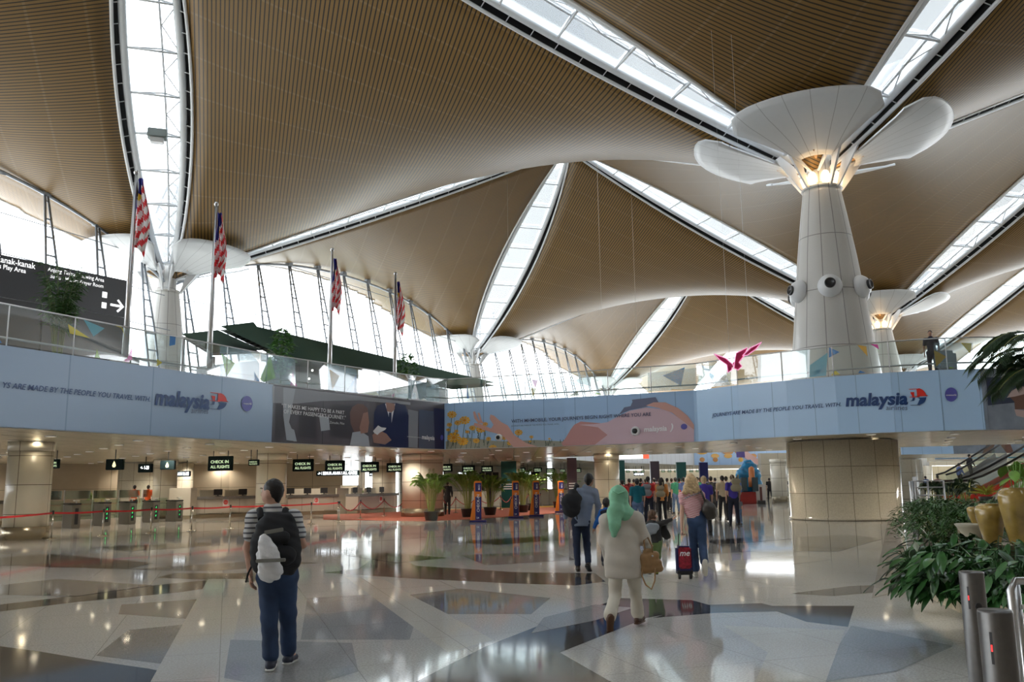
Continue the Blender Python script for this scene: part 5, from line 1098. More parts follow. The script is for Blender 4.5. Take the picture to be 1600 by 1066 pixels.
# ================================================================ PEOPLE: smooth implicit bodies, meshed with surface nets
class SDF:
    def __init__(s, k=.02): s.p = []; s.k = k; s.cuts = []; s.n = (0, 1)
    def cap(s, a, b, ra, rb=None, sq=None):
        s.p.append(('c', np.array(a, float), np.array(b, float), ra, ra if rb is None else rb, sq)); return s
    def ell(s, c, r, R=None): s.p.append(('e', np.array(c, float), np.array(r, float), np.array(R or Matrix.Identity(3)), None, None)); return s
    def chain(s, pts, rs, sq=None):
        for (a, b), (r1, r2) in zip(zip(pts, pts[1:]), zip(rs, rs[1:])): s.cap(a, b, r1, r2, sq)
        return s
    def cut(s, p, n): s.cuts.append((np.array(p, float), np.array(Vector(n).normalized(), float))); return s
    def mesh(s, h=.015):
        lo = np.full(3, 1e9); hi = -lo; bb = []
        for p in s.p:
            if p[0] == 'c': r = max(p[3], p[4])*1.05; l = np.minimum(p[1], p[2])-r; u = np.maximum(p[1], p[2])+r
            else: r = p[2].max(); l = p[1]-r; u = p[1]+r
            bb.append((l, u)); lo = np.minimum(lo, l); hi = np.maximum(hi, u)
        pad = 3*h+s.n[0]; lo = lo-pad; n = (np.ceil((hi+pad-lo)/h)).astype(int)+1
        F = np.full(n, 1.0)
        for p, (l, u) in zip(s.p, bb):
            m = s.k+2*h+s.n[0]*1.2+.02
            i0 = np.maximum(0, np.floor((l-m-lo)/h).astype(int)); i1 = np.minimum(n, np.ceil((u+m-lo)/h).astype(int)+1)
            ax = [lo[q]+h*np.arange(i0[q], i1[q]) for q in range(3)]; P = np.stack(np.meshgrid(*ax, indexing='ij'), -1)
            if p[0] == 'c':
                ab = p[2]-p[1]; L2 = max(1e-9, ab@ab); t = np.clip(((P-p[1])@ab)/L2, 0, 1); D = P-(p[1]+t[..., None]*ab)
                if p[5] is not None:
                    nd, f = p[5]; nd = np.array(nd, float); c = D@nd; D = D+(c*(1/f-1))[..., None]*nd
                d = np.sqrt((D**2).sum(-1))-(p[3]+(p[4]-p[3])*t)
            else:
                Q = (P-p[1])@p[3]; q = np.sqrt(((Q/p[2])**2).sum(-1)); d = (q-1)*p[2].min()
            sl = tuple(slice(a, b) for a, b in zip(i0, i1)); A = F[sl]; hh = np.maximum(s.k-np.abs(A-d), 0)/s.k
            F[sl] = np.minimum(A, d)-hh*hh*s.k*.25
        ax = [lo[q]+h*np.arange(n[q]) for q in range(3)]; X, Y, Z = np.meshgrid(*ax, indexing='ij')
        if s.n[0]:
            a, f = s.n; F = F+a*(np.sin(f*(X*1.7+Z*2.3)+2*np.sin(f*.6*Y))*np.sin(f*(Z*1.1-X*.8+Y))+.5*np.sin(f*2.1*(Z+.6*X-.5*Y)))
        for c, nn in s.cuts: F = np.maximum(F, (X-c[0])*nn[0]+(Y-c[1])*nn[1]+(Z-c[2])*nn[2])
        F[0] = F[-1] = 1; F[:, 0] = F[:, -1] = 1; F[:, :, 0] = F[:, :, -1] = 1
        I = F < 0; acc = np.zeros((*n, 3)); cnt = np.zeros(n); quads = []
        idx = np.arange(F.size).reshape(F.shape)
        for ax_ in range(3):
            sa = [slice(None)]*3; sb = [slice(None)]*3; sa[ax_] = slice(0, -1); sb[ax_] = slice(1, None)
            cr = I[tuple(sa)] != I[tuple(sb)]; ijk = np.argwhere(cr); a = F[tuple(sa)][cr]; b = F[tuple(sb)][cr]; t = a/(a-b)
            pos = ijk.astype(float); pos[:, ax_] += t; o1, o2 = [q for q in range(3) if q != ax_]; cells = []
            for d1_, d2_ in ((0, 0), (-1, 0), (-1, -1), (0, -1)):
                c = ijk.copy(); c[:, o1] += d1_; c[:, o2] += d2_; np.add.at(acc, (c[:, 0], c[:, 1], c[:, 2]), pos); np.add.at(cnt, (c[:, 0], c[:, 1], c[:, 2]), 1); cells.append(idx[c[:, 0], c[:, 1], c[:, 2]])
            q = np.stack(cells, 1); flip = (a < 0) ^ (ax_ == 1); q[~flip] = q[~flip][:, ::-1]; quads.append(q)
        Q = np.concatenate(quads); used = np.argwhere(cnt.ravel() > 0)[:, 0]; mp = np.full(F.size, -1); mp[used] = np.arange(len(used))
        V = acc.reshape(-1, 3)[used]/cnt.ravel()[used][:, None]*h+lo
        return V, mp[Q]
def sdf_part(sd, name, m, root, h=.015, extra=None):
    V, Q = sd.mesh(h); mb = MB(); mb.add(V.tolist(), Q.tolist(), m, True)
    if extra: extra(mb)
    me = bpy.data.meshes.new(name); L = Vector((0, 0, 0)); r = root
    while r is not None: L = L+r.location; r = r.parent
    me.from_pydata([Vector(v)-L for v in mb.v], [], mb.f); 
    for k in (mb.mats or [m]): me.materials.append(k)
    me.polygons.foreach_set('material_index', mb.m); me.polygons.foreach_set('use_smooth', [True]*len(mb.f))
    o = bpy.data.objects.new(name, me); C.objects.link(o); o.parent = root; return o
SKIN = mat('skin_light', (.56, .33, .24), .5, noise_=.06, nscale=20); SKIN2 = mat('skin_tan', (.36, .20, .13), .5)
JEAN = mat('denim_blue', (.025, .052, .12), .8, noise_=.38, nscale=4, bump=.2); JEAN2 = mat('denim_dark', (.012, .022, .055), .8, noise_=.2, nscale=5, bump=.1); JEAN3 = mat('denim_mid', (.08, .13, .24), .8, noise_=.3, nscale=10)
EYE_W = mat('eye_white', (.8, .8, .78), .3); EYE_D = mat('eye_dark', (.03, .02, .015), .2); LIP = mat('lip', (.45, .16, .13), .5)
def hand(sd, wr, d, curl, side, up, s=1., grip=0.):
    """palm, four curled fingers of unequal length and a thumb leaving the side of the palm"""
    d = Vector(d).normalized(); side = Vector(side).normalized(); up = d.cross(side).normalized()*curl
    c = wr+d*.045*s; sd.k = .008
    sd.cap(wr, c+d*.03*s, .022*s, .030*s, (np.array(up), .55))
    for i, (o, L) in enumerate(((-.030, .070), (-.010, .080), (.010, .076), (.028, .060))):
        b = wr+d*.075*s+side*o*s; a1 = .25+grip*.9; a2 = .8+grip*1.1; m = b+(d*math.cos(a1)+up*math.sin(a1))*L*.5*s; e = m+(d*math.cos(a2)+up*math.sin(a2))*L*.5*s
        sd.cap(b, m, .0092*s, .0085*s); sd.cap(m, e, .0085*s, .007*s)
    t0 = wr+d*.02*s-side*.026*s; t1 = t0+(d*.7-side*.6+up*.35).normalized()*.04*s; t2 = t1+(d*.9-side*.1+up*.5).normalized()*.032*s
    sd.cap(t0, t1, .012*s, .0105*s); sd.cap(t1, t2, .0105*s, .008*s)
def person(label, J, s=1., skin=None, top=None, legs=None, hair=None, shoe=None, female=False, sleeve=1., hem=.0, hi=True, hairlen=0., face=(0, 1, 0), fwd=(0, 1, 0), bulk=1., group=None, legk=1., flare=0., face_detail=False, name='person', grip=(0, 0), topk=1., hairlift=0., sole=None, fold=.0038, bare_leg=False):
    skin = skin or SKIN; fwd = Vector(fwd).normalized(); side = Vector((fwd.y, -fwd.x, 0)); face = Vector(face).normalized(); fside = face.cross(Vector((0, 0, 1))).normalized(); fup = fside.cross(face)
    base = (J['anL']+J['anR'])/2; base = Vector((base.x, base.y, 0)) if 'zb' not in J else Vector((base.x, base.y, J['zb']))
    root = empty(name, label, 'person', base, group); h = .013*s if hi else .026
    R = Matrix((fside, face, fup)).transposed(); hd = J['head']; nb = J['neck']; pel = (J['hipL']+J['hipR'])/2; ch = nb.lerp(pel, .35)
    fw = np.array(fwd)
    b = SDF(.02*s)
    b.ell(hd, (.076*s, .095*s, .112*s), R); b.ell(hd+face*.028*s-fup*.055*s, (.056*s, .066*s, .062*s), R)
    b.cap(hd+face*.088*s+fup*.0, hd+face*.108*s-fup*.022*s, .009*s, .014*s)
    for sg in (-1, 1): b.ell(hd+fside*sg*.077*s-face*.005*s-fup*.01*s, (.012*s, .024*s, .033*s), R)
    b.cap(hd-fup*.06*s-face*.015*s, nb, .054*s, .062*s); b.cap(J['shL'], J['shR'], .05*s, .05*s)
    b.chain([nb, ch, pel], [.07*s, .105*s*bulk, .11*s*bulk], (fw, .7))
    for q in 'LR':
        b.cap(J['sh'+q], J['el'+q], .046*s, .037*s); b.cap(J['el'+q], J['wr'+q], .036*s, .025*s)
        b.cap(J['hip'+q], J['kn'+q], .072*s, .05*s); b.cap(J['kn'+q], J['an'+q], .05*s, .036*s); b.cap(J['an'+q], J['an'+q]+J['t'+q]*.13*s-Vector((0, 0, .03*s)), .034*s, .025*s)
        if not hi: b.cap(J['wr'+q], J['wr'+q]+(J['wr'+q]-J['el'+q]).normalized()*.12*s, .028*s, .02*s)
    def hands(mb):
        for q, g in zip('LR', grip):
            w = J['wr'+q]; d = J.get('hd'+q) or (w-J['el'+q]); sd = SDF(.008); hand(sd, w, d, 1, J.get('hs'+q, fwd), None, s, g); V, Q = sd.mesh(.0042*s); mb.add(V.tolist(), Q.tolist(), skin, True)
    bo = sdf_part(b, 'body', skin, root, h, hands if hi else None)
    if face_detail:
        for sg in (-1, 1):
            e = hd+face*.083*s+fside*sg*.032*s+fup*.012*s; m = MB(); m.ball(e, .013*s, EYE_W, 6); m.ball(e+face*.006*s, .0085*s, EYE_D, 5); part(m, 'eye', EYE_W, root)
            m = MB(); m.tube([e+face*.012*s-fside*.017*s+fup*.02*s, e+face*.016*s+fup*.026*s, e+face*.01*s+fside*.017*s+fup*.02*s], .004*s, hair or EYE_D, 5); part(m, 'eyebrow', hair or EYE_D, root)
        m = MB(); q = hd+face*.092*s-fup*.055*s; m.tube([q-fside*.024*s-face*.006*s, q, q+fside*.024*s-face*.006*s], [.003*s, .006*s, .003*s], LIP, 6); part(m, 'mouth', LIP, root)
    # hair
    if hair:
        a = SDF(.02*s); a.n = (.003, 60) if hi else (0, 1); up_ = fup*.018*s-face*.016*s
        a.ell(hd+up_, (.085*s, .1*s, .108*s), R)
        if hairlen:
            for o in (-.05, 0, .05): a.cap(hd-face*.045*s+fside*o*s, hd-face*.075*s+fside*o*1.4*s-Vector((0, 0, hairlen)), .055*s, .035*s)
            a.cap(hd+fside*.07*s-face*.02*s, hd+fside*.085*s-face*.03*s-Vector((0, 0, hairlen*.8)), .03*s, .025*s); a.cap(hd-fside*.07*s-face*.02*s, hd-fside*.085*s-face*.03*s-Vector((0, 0, hairlen*.8)), .03*s, .025*s)
        else: a.cap(hd-face*.05*s, hd-face*.045*s-fup*.07*s, .052*s, .042*s)
        if not hairlen: a.cut(hd+face*.045*s, face*.9-fup*.42)
        else: a.cut(hd+face*.05*s, face*.95-fup*.25)
        sdf_part(a, 'hair', hair, root, h*.8)
    # top
    if top:
        a = SDF(.045*s); a.n = (fold, 19) if hi else (0, 1); k = topk
        a.cap(J['shL']-Vector((0, 0, .01)), J['shR']-Vector((0, 0, .01)), .066*s*k, .066*s*k); a.chain([nb-Vector((0, 0, .02*s)), ch, pel+Vector((0, 0, .04-hem))], [.09*s*k, .152*s*bulk*k, .158*s*bulk*k], (fw, .72))
        a.cap(nb+Vector((0, 0, .015*s)), nb-Vector((0, 0, .05*s)), .072*s, .09*s)
        for q in 'LR':
            S_, E_, W_ = J['sh'+q], J['el'+q], J['wr'+q]
            if sleeve >= 1: a.chain([S_, E_, E_.lerp(W_, min(1, sleeve-1+.0) if sleeve < 2 else .97)], [.068*s*k, .052*s*k, .042*s*k])
            else: a.cap(S_, S_.lerp(E_, sleeve), .070*s*k, .062*s*k)
        a.cut(pel+Vector((0, 0, .02-hem)), (0, -.1, -1)); sdf_part(a, 'top', top, root, h)
    if legs:
        a = SDF(.03*s); a.n = (fold, 17) if hi else (0, 1); a.cap(J['hipL']+Vector((0, 0, .03)), J['hipR']+Vector((0, 0, .03)), .108*s*legk, .108*s*legk, (fw, .9)); a.cap(pel+Vector((0, 0, .03)), pel+Vector((0, 0, .12*s)), .135*s*legk*bulk, .125*s*legk*bulk, (fw, .75))
        for q in 'LR':
            H_, K_, A_ = J['hip'+q], J['kn'+q], J['an'+q]; a.chain([H_, K_, A_.lerp(K_, .13)], [.098*s*legk, (.070)*s*legk, (.060+flare)*s*legk], None)
            if bare_leg: pass
        sdf_part(a, 'trousers', legs, root, h)
    for q in 'LR':
        A_ = J['an'+q]; t = J['t'+q].normalized(); a = SDF(.02*s); u = Vector((0, 0, 1)); nrm = (t.cross(u)).normalized().cross(t).normalized()
        if nrm.z < 0: nrm = -nrm
        o = A_-nrm*.045*s
        a.cap(o-t*.045*s, o+t*.16*s, .042*s, .036*s, (np.array(nrm), .85)); a.cap(A_, o, .045*s, .045*s); sh_ = sdf_part(a, 'shoe', shoe or BLACK, root, h)
        if hi:
            c = SDF(.01); o2 = o-nrm*.034*s; c.cap(o2-t*.05*s, o2+t*.165*s, .044*s, .04*s, (np.array(nrm), .3)); so_ = sdf_part(c, 'sole', sole or BLACK, root, h*.8)
    return root
def V3(px, py, Y): return at(px, py, Y)
# ---- hair colours etc.
HD = mat('hair_dark', (.012, .009, .008), .5, noise_=.3, nscale=60); HB = mat('hair_brown', (.10, .05, .025), .6, noise_=.4, nscale=50); HY = mat('hair_blonde', (.50, .36, .20), .5, noise_=.35, nscale=40)
# ---- man in striped shirt
Y = 8.31
J = dict(head=V3(425, 769, Y), neck=V3(426, 798, Y), shL=V3(397, 808, Y), shR=V3(459, 808, Y), elL=V3(386, 856, Y), wrL=V3(391, 898, Y-.03), elR=V3(473, 851, Y+.02), wrR=V3(464, 858, Y+.24),
         hipL=V3(420, 903, Y), hipR=V3(447, 903, Y), knL=V3(421, 965, Y-.03), knR=V3(450, 962, Y+.12), anL=V3(423, 1031, Y-.08), anR=V3(451, 1022, Y+.22), tL=Vector((-.12, 1, 0)), tR=Vector((.12, 1, -.05)), hsL=Vector((0, 1, 0)), hsR=Vector((.3, .3, -1)))
STR = stripe_mat('shirt_striped', (.62, .63, .64), (.10, .105, .125), .047, .36)
m1 = person('man walking away in grey striped t-shirt and blue jeans, wearing a black backpack', J, 1.02, top=STR, legs=JEAN, hair=HD, shoe=mat('shoe_navy', (.03, .035, .06), .6), sleeve=.62, face=(-.95, .25, 0), face_detail=True, flare=.008, legk=1.08, sole=mat('sole_white', (.7, .7, .68), .6), hem=.02)
def fab(name, c, b=.3): return mat(name, c, .8, noise_=.07, nscale=6, bump=b*.5)
BP = fab('pack_black', (.012, .013, .016)); GST = mat('strap_grey', (.20, .20, .18), .7); WB = mat('plastic_bag_white', (.72, .73, .75), .35, noise_=.06, nscale=14, bump=.9)
def xyzc(px, py, Y): return at(px, py, Y)
r = empty('backpack', 'black backpack with grey straps, worn by the man in stripes', 'backpack', xyzc(430, 850, Y-.25))
a = SDF(.05); a.n = (.006, 22); cb_ = xyzc(432, 852, Y-.26)
a.cap(xyzc(422, 815, Y-.22), xyzc(446, 815, Y-.22), .085, .085, ((0, 1, 0), .8)); a.cap(xyzc(412, 850, Y-.25), xyzc(449, 850, Y-.25), .12, .12, ((0, 1, 0), .85)); a.cap(xyzc(413, 880, Y-.24), xyzc(449, 880, Y-.24), .11, .11, ((0, 1, 0), .85)); a.cap(xyzc(417, 830, Y-.24), xyzc(446, 832, Y-.24), .11, .11, ((0, 1, 0), .8)); a.cap(xyzc(412, 866, Y-.25), xyzc(450, 866, Y-.25), .12, .12, ((0, 1, 0), .85)); sdf_part(a, 'main_bag', BP, r, .013)
a = SDF(.04); a.n = (.005, 25); a.cap(xyzc(421, 840, Y-.36), xyzc(444, 840, Y-.36), .055, .055, ((0, 1, 0), .6)); a.cap(xyzc(420, 868, Y-.36), xyzc(448, 868, Y-.36), .085, .085, ((0, 1, 0), .6)); sdf_part(a, 'front_pocket', BP, r, .013)
for sx, x0 in ((-1, 406), (1, 446)):
    m = MB(); m.tube([xyzc(x0+6*sx*-.3, 812, Y-.16), xyzc(x0, 797, Y-.06), xyzc(x0+2*sx, 799, Y+.08)], .03, BP, 8); part(m, 'shoulder_strap', BP, r)
m = MB(); m.tube([xyzc(384, 910, Y-.2), xyzc(388, 895, Y-.22), xyzc(397, 878, Y-.24)], .009, BP, 6); part(m, 'loose_strap', BP, r)
m = MB(); m.box(xyzc(428, 830, Y-.44), (.17, .02, .035), GST, 0, .005, Matrix.Rotation(-.16, 3, 'Y')); part(m, 'strap_band', GST, r)
rw_ = empty('carrier_bag', 'white drawstring plastic bag strapped on the black backpack', 'bag', xyzc(421, 880, Y-.45))
a = SDF(.04); a.n = (.006, 34); yy = Y-.46; a.chain([xyzc(412, 836, yy), xyzc(414, 848, yy), xyzc(419, 868, yy), xyzc(422, 892, yy)], [.02, .055, .095, .10], ((0, 1, 0), .62)); a.cap(xyzc(414, 893, yy), xyzc(431, 893, yy), .055, .055, ((0, 1, 0), .8)); sdf_part(a, 'bag_body', WB, rw_, .011)
m = MB(); m.box(xyzc(423, 876, Y-.54), (.26, .03, .03), GST, 0, .005, Matrix.Rotation(-.03, 3, 'Y')); part(m, 'strap', GST, rw_)
# ---- man in blue grey shirt with dark bag
Y = 16.84
J = dict(head=V3(920.5, 750, Y), neck=V3(917, 763, Y), shL=V3(903, 768, Y), shR=V3(929, 769, Y), elL=V3(886, 790, Y-.05), wrL=V3(883, 811, Y), elR=V3(935, 790, Y), wrR=V3(932, 811, Y+.05),
         hipL=V3(901, 818, Y), hipR=V3(914, 818, Y), knL=V3(901, 851, Y), knR=V3(917, 851, Y+.1), anL=V3(903, 886, Y-.02), anR=V3(919.5, 882, Y-.12), tL=Vector((0, 1, 0)), tR=Vector((.35, .75, -.65)), hsL=Vector((0, 1, 0)), hsR=Vector((0, 1, 0)))
SHB = fab('shirt_blue_grey', (.22, .27, .37))
person('man in blue grey shirt and dark jeans with a dark sling bag', J, 1.03, skin=SKIN2, top=SHB, legs=JEAN2, hair=HD, shoe=mat('shoe_brown_dark', (.03, .02, .015), .5), sleeve=1.9, face=(.5, .85, 0), hem=.08, bulk=1.05, legk=.95, face_detail=True)
r = empty('shoulder_bag', 'black slouchy shoulder bag carried by the man in the blue grey shirt', 'bag', V3(893, 787, Y-.3)); a = SDF(.06); a.n = (.006, 20)
a.cap(V3(896, 772, Y-.2), V3(897, 778, Y-.22), .10, .15, ((0, 1, 0), .6)); a.cap(V3(892, 786, Y-.26), V3(893, 795, Y-.26), .19, .17, ((0, 1, 0), .55)); sdf_part(a, 'bag_body', BP, r, .016)
m = MB(); m.tube([V3(898, 766, Y-.2), V3(900, 757, Y-.1), V3(903, 760, Y+.05)], .03, BP, 8); m.tube([V3(900, 800, Y-.2), V3(902, 812, Y-.2)], .012, BP, 6); part(m, 'strap', BP, r)
# ---- woman in green headscarf
Y = 10.37; BE = fab('tunic_beige', (.52, .475, .41), .35); BE2 = fab('trousers_cream', (.60, .55, .46), .3); GRN = mat('scarf_green', (.22, .50, .32), .7, noise_=.12, nscale=9, bump=.15)
J = dict(head=V3(967, 777, Y), neck=V3(968, 803, Y), shL=V3(949, 814, Y), shR=V3(994, 812, Y), elL=V3(944, 846, Y+.08), wrL=V3(950, 872, Y+.28), elR=V3(1007, 842, Y+.02), wrR=V3(1012, 852, Y+.25),
         hipL=V3(962, 888, Y), hipR=V3(989, 888, Y), knL=V3(961, 930, Y-.02), knR=V3(993, 928, Y+.15), anL=V3(952, 967, Y-.28), anR=V3(997, 963, Y+.12), tL=Vector((-.05, .35, -.95)), tR=Vector((.5, .95, 0)), hsL=Vector((0, 1, 0)), hsR=Vector((0, 1, 0)))
wm = person('woman in pale green headscarf, beige tunic and cream trousers, walking away in the centre', J, .95, top=None, legs=BE2, hair=None, shoe=mat('shoe_brown', (.08, .03, .015), .5), face=(.15, 1, 0), legk=1.02, flare=.018, face_detail=True, sole=mat('sole_brown', (.10, .045, .02), .6))
a = SDF(.06); a.n = (.0055, 11); a.cap(J['shL'], J['shR'], .085, .085); a.chain([V3(968, 812, Y), V3(971, 840, Y), V3(974, 872, Y), V3(975, 893, Y)], [.13, .18, .215, .225], ((0, 1, 0), .72))
for q in 'LR': a.chain([J['sh'+q], J['el'+q], J['wr'+q]], [.085, .068, .055])
a.cut(V3(974, 903, Y), (-.02, 0, -1)); sdf_part(a, 'tunic', BE, wm, .013)
a = SDF(.05); a.n = (.003, 30); a.ell(V3(966.5, 776, Y), (.118, .128, .135)); a.cap(V3(967, 790, Y-.02), V3(972, 803, Y-.02), .10, .13, ((0, 1, 0), .8)); a.cap(V3(972, 800, Y+.0), V3(985, 806, Y+.04), .10, .08); a.chain([V3(963, 775, Y-.1), V3(963, 798, Y-.14), V3(961, 820, Y-.17), V3(959, 836, Y-.17)], [.06, .075, .06, .035], ((0, 1, 0), .6)); a.cap(V3(955, 800, Y-.1), V3(957, 826, Y-.14), .055, .03); sdf_part(a, 'headscarf', GRN, wm, .011)
m = MB(); m.tube([V3(957, 767, Y-.115), V3(966, 772, Y-.145), V3(976, 768, Y-.12)], .008, GRN, 6); part(m, 'scarf_fold', GRN, wm)
TAN = mat('leather_tan', (.30, .17, .07), .45, noise_=.12, nscale=10)
r = empty('handbag', 'tan leather handbag with looped straps hanging from the arm of the woman in green scarf', 'handbag', V3(1019, 878, Y-.05)); a = SDF(.02); a.cap(V3(1007, 890, Y-.08), V3(1031, 888, Y-.08), .052, .045, ((0, 1, 0), .9)); a.cap(V3(1008, 873, Y-.08), V3(1024, 868, Y-.08), .065, .05, ((0, 1, 0), .8)); a.cap(V3(1009, 862, Y-.08), V3(1016, 861, Y-.08), .035, .03); a.cap(V3(1010, 880, Y-.08), V3(1028, 880, Y-.08), .07, .05, ((0, 1, 0), .8)); sdf_part(a, 'bag_body', TAN, r, .011)
for pts in ([(1008, 862), (1006, 845), (1012, 840), (1018, 852), (1020, 864)], [(1004, 885), (1003, 900), (1009, 914), (1018, 921), (1023, 908), (1024, 888)]): m = MB(); m.tube([V3(x, y, Y-.1-.02*(i % 2)) for i, (x, y) in enumerate(pts)], .010, TAN, 8); part(m, 'strap', TAN, r)
m = MB(); m.ball(V3(1019.5, 869, Y-.165), .012, STEEL, 6); part(m, 'clasp', STEEL, r)
# ---- toddler in dark jacket pointing
Y = 15.6; GP = fab('trousers_green', (.16, .24, .09)); JK = fab('jacket_charcoal', (.035, .035, .035)); HG = fab('hood_grey', (.28, .31, .34)); YG = mat('shoe_lime', (.35, .42, .04), .5)
J = dict(head=V3(1019.5, 806, Y), neck=V3(1019, 817, Y), shL=V3(1011, 821, Y), shR=V3(1029, 820, Y), elL=V3(1009, 834, Y), wrL=V3(1012, 842, Y+.12), elR=V3(1040, 816, Y), wrR=V3(1050, 811.5, Y), hipL=V3(1017, 849, Y), hipR=V3(1028, 849, Y), knL=V3(1016, 869, Y), knR=V3(1028, 869, Y), anL=V3(1014.5, 891, Y), anR=V3(1026, 891, Y+.05), tL=Vector((-.15, 1, 0)), tR=Vector((.15, 1, 0)), hsL=Vector((0, 1, 0)), hsR=Vector((0, 1, 0)))
ch_ = person('small curly haired child in dark jacket with grey hood, pointing to the right', J, .78, top=JK, legs=GP, hair=None, shoe=YG, sleeve=1.9, face=(.9, -.25, 0), face_detail=True, hem=.02, bulk=1.1)
a = SDF(.02); rn = random.Random(3); hd = J['head']
for i in range(46):
    v = Vector((rn.gauss(-.35, 1), rn.gauss(-.1, 1), rn.gauss(.55, .8))).normalized()
    if v.x > .55 and v.z < .6: continue
    a.ell(hd+Vector((v.x*.066, v.y*.066, v.z*.082)), (.024, .024, .024))
sdf_part(a, 'hair', HB, ch_, .008)
a = SDF(.04); a.n = (.005, 22); a.cap(V3(1014, 824, Y-.08), V3(1024, 824, Y-.08), .07, .07, ((0, 1, 0), .7)); a.cap(V3(1015, 832, Y-.1), V3(1022, 830, Y-.1), .06, .05, ((0, 1, 0), .6)); sdf_part(a, 'hood', HG, ch_, .011)
a = SDF(.03); a.n = (.004, 20); a.cap(V3(1036, 820, Y+.05), V3(1043, 838, Y+.05), .045, .06, ((0, 1, 0), .35)); a.cap(V3(1030, 826, Y+.05), V3(1040, 841, Y+.05), .06, .03, ((0, 1, 0), .35)); sdf_part(a, 'jacket_flap', JK, ch_, .012)
# ---- boy in blue jacket
Y = 16.6; BJ = fab('jacket_blue', (.012, .11, .42)); NV = fab('navy_cloth', (.015, .018, .035))
J = dict(head=V3(947, 786, Y), neck=V3(948, 797, Y), shL=V3(940, 801, Y), shR=V3(956, 801, Y), elL=V3(933, 815, Y), wrL=V3(928.5, 825, Y+.02), elR=V3(960, 815, Y), wrR=V3(961, 828, Y), hipL=V3(945, 833, Y), hipR=V3(954, 833, Y), knL=V3(944, 856, Y), knR=V3(954, 856, Y+.1), anL=V3(943, 878, Y-.05), anR=V3(955, 876, Y+.15), tL=Vector((0, 1, 0)), tR=Vector((.1, 1, 0)), hsL=Vector((0, 1, 0)), hsR=Vector((0, 1, 0)))
bo_ = person('boy in bright blue jacket mostly hidden by the woman in green headscarf', J, .80, skin=SKIN2, top=BJ, legs=NV, hair=HD, shoe=BLACK, sleeve=1.95, hem=.04, face_detail=True)
a = SDF(.03); a.cap(V3(941, 801, Y-.06), V3(952, 799, Y-.06), .04, .05); a.cap(V3(944, 806, Y-.08), V3(951, 806, Y-.08), .05, .05, ((0, 1, 0), .5)); sdf_part(a, 'dark_collar', NV, bo_, .013)
# ---- blonde woman with trolley case
Y = 15.46; RS = stripe_mat('shirt_red_white', (.70, .52, .52), (.45, .08, .12), .030, .38, (.25, 0, 1.)); PKW = fab('cardigan_pink', (.70, .52, .52), .2)
J = dict(head=V3(1079, 752.5, Y), neck=V3(1080, 768, Y), shL=V3(1067, 775, Y), shR=V3(1094, 774, Y), elL=V3(1065.5, 803, Y-.03), wrL=V3(1065, 828, Y-.12), elR=V3(1104, 795, Y+.1), wrR=V3(1104, 800, Y+.28), hipL=V3(1083, 816, Y), hipR=V3(1095, 816, Y), knL=V3(1084, 853, Y+.08), knR=V3(1098, 853, Y), anL=V3(1087, 893, Y+.12), anR=V3(1100.5, 881, Y-.28), tL=Vector((.05, 1, 0)), tR=Vector((0, .10, -1)), hsL=Vector((0, 1, 0)), hsR=Vector((0, 1, 0)))
bl = person('blonde woman in red and white striped top and jeans pulling a small trolley case', J, 1.0, top=None, legs=JEAN, hair=None, shoe=mat('shoe_beige', (.50, .46, .38), .6), face=(.2, 1, 0), legk=1.0, flare=.014, face_detail=True, sole=mat('sole_cream', (.62, .58, .50), .6), grip=(1, 0))
a = SDF(.05); a.n = (.006, 22); a.cap(J['shL'], J['shR'], .07, .07); a.chain([V3(1080, 774, Y), V3(1081, 790, Y), V3(1084, 803, Y)], [.12, .15, .145], ((0, 1, 0), .72))
a.cap(J['shL'], J['shL'].lerp(J['elL'], .35), .072, .065); a.cap(J['shR'], J['elR'], .072, .055); a.cut(V3(1074.5, 809.5, Y), (-.45, 0, -1)); sdf_part(a, 'striped_top', RS, bl, .013)
a = SDF(.03); a.n = (.005, 30); a.ell(V3(1079, 751, Y), (.10, .11, .125))
for i in range(9):
    o = -.09+.18*i/8; q = V3(1079, 752, Y); a.cap(q+Vector((o*.8, -.07, .02)), q+Vector((o*1.5-.015, -.09, -.19-.03*math.sin(i*2.1))), .038, .026)
a.cut(V3(1079, 752, Y)+Vector((0, .05, 0)), (0, 1, -.2)); sdf_part(a, 'hair', HY, bl, .011)
m = MB(); m.tube([V3(1070, 779, Y-.13), V3(1082, 774, Y-.15), V3(1094, 770, Y-.12)], .012, mat('stripe_grey', (.25, .22, .25), .7), 6); part(m, 'collar_fold', MATS['stripe_grey'], bl)
BG_ = mat('leather_dark', (.035, .03, .026), .4, noise_=.15, nscale=14)
r = empty('shoulder_bag', 'dark brown slouchy shoulder bag on the right shoulder of the blonde woman', 'bag', V3(1108, 800, Y-.1)); a = SDF(.04); a.n = (.005, 20); a.cap(V3(1104, 784, Y-.1), V3(1107, 792, Y-.1), .05, .10, ((0, 1, 0), .6)); a.cap(V3(1108, 797, Y-.1), V3(1110, 803, Y-.1), .13, .11, ((0, 1, 0), .6)); sdf_part(a, 'bag_body', BG_, r, .013)
m = MB(); m.tube([V3(1102, 784, Y-.12), V3(1097, 772, Y-.12), V3(1094, 764, Y-.02), V3(1096, 772, Y+.08)], .02, BG_, 8); part(m, 'strap', BG_, r)
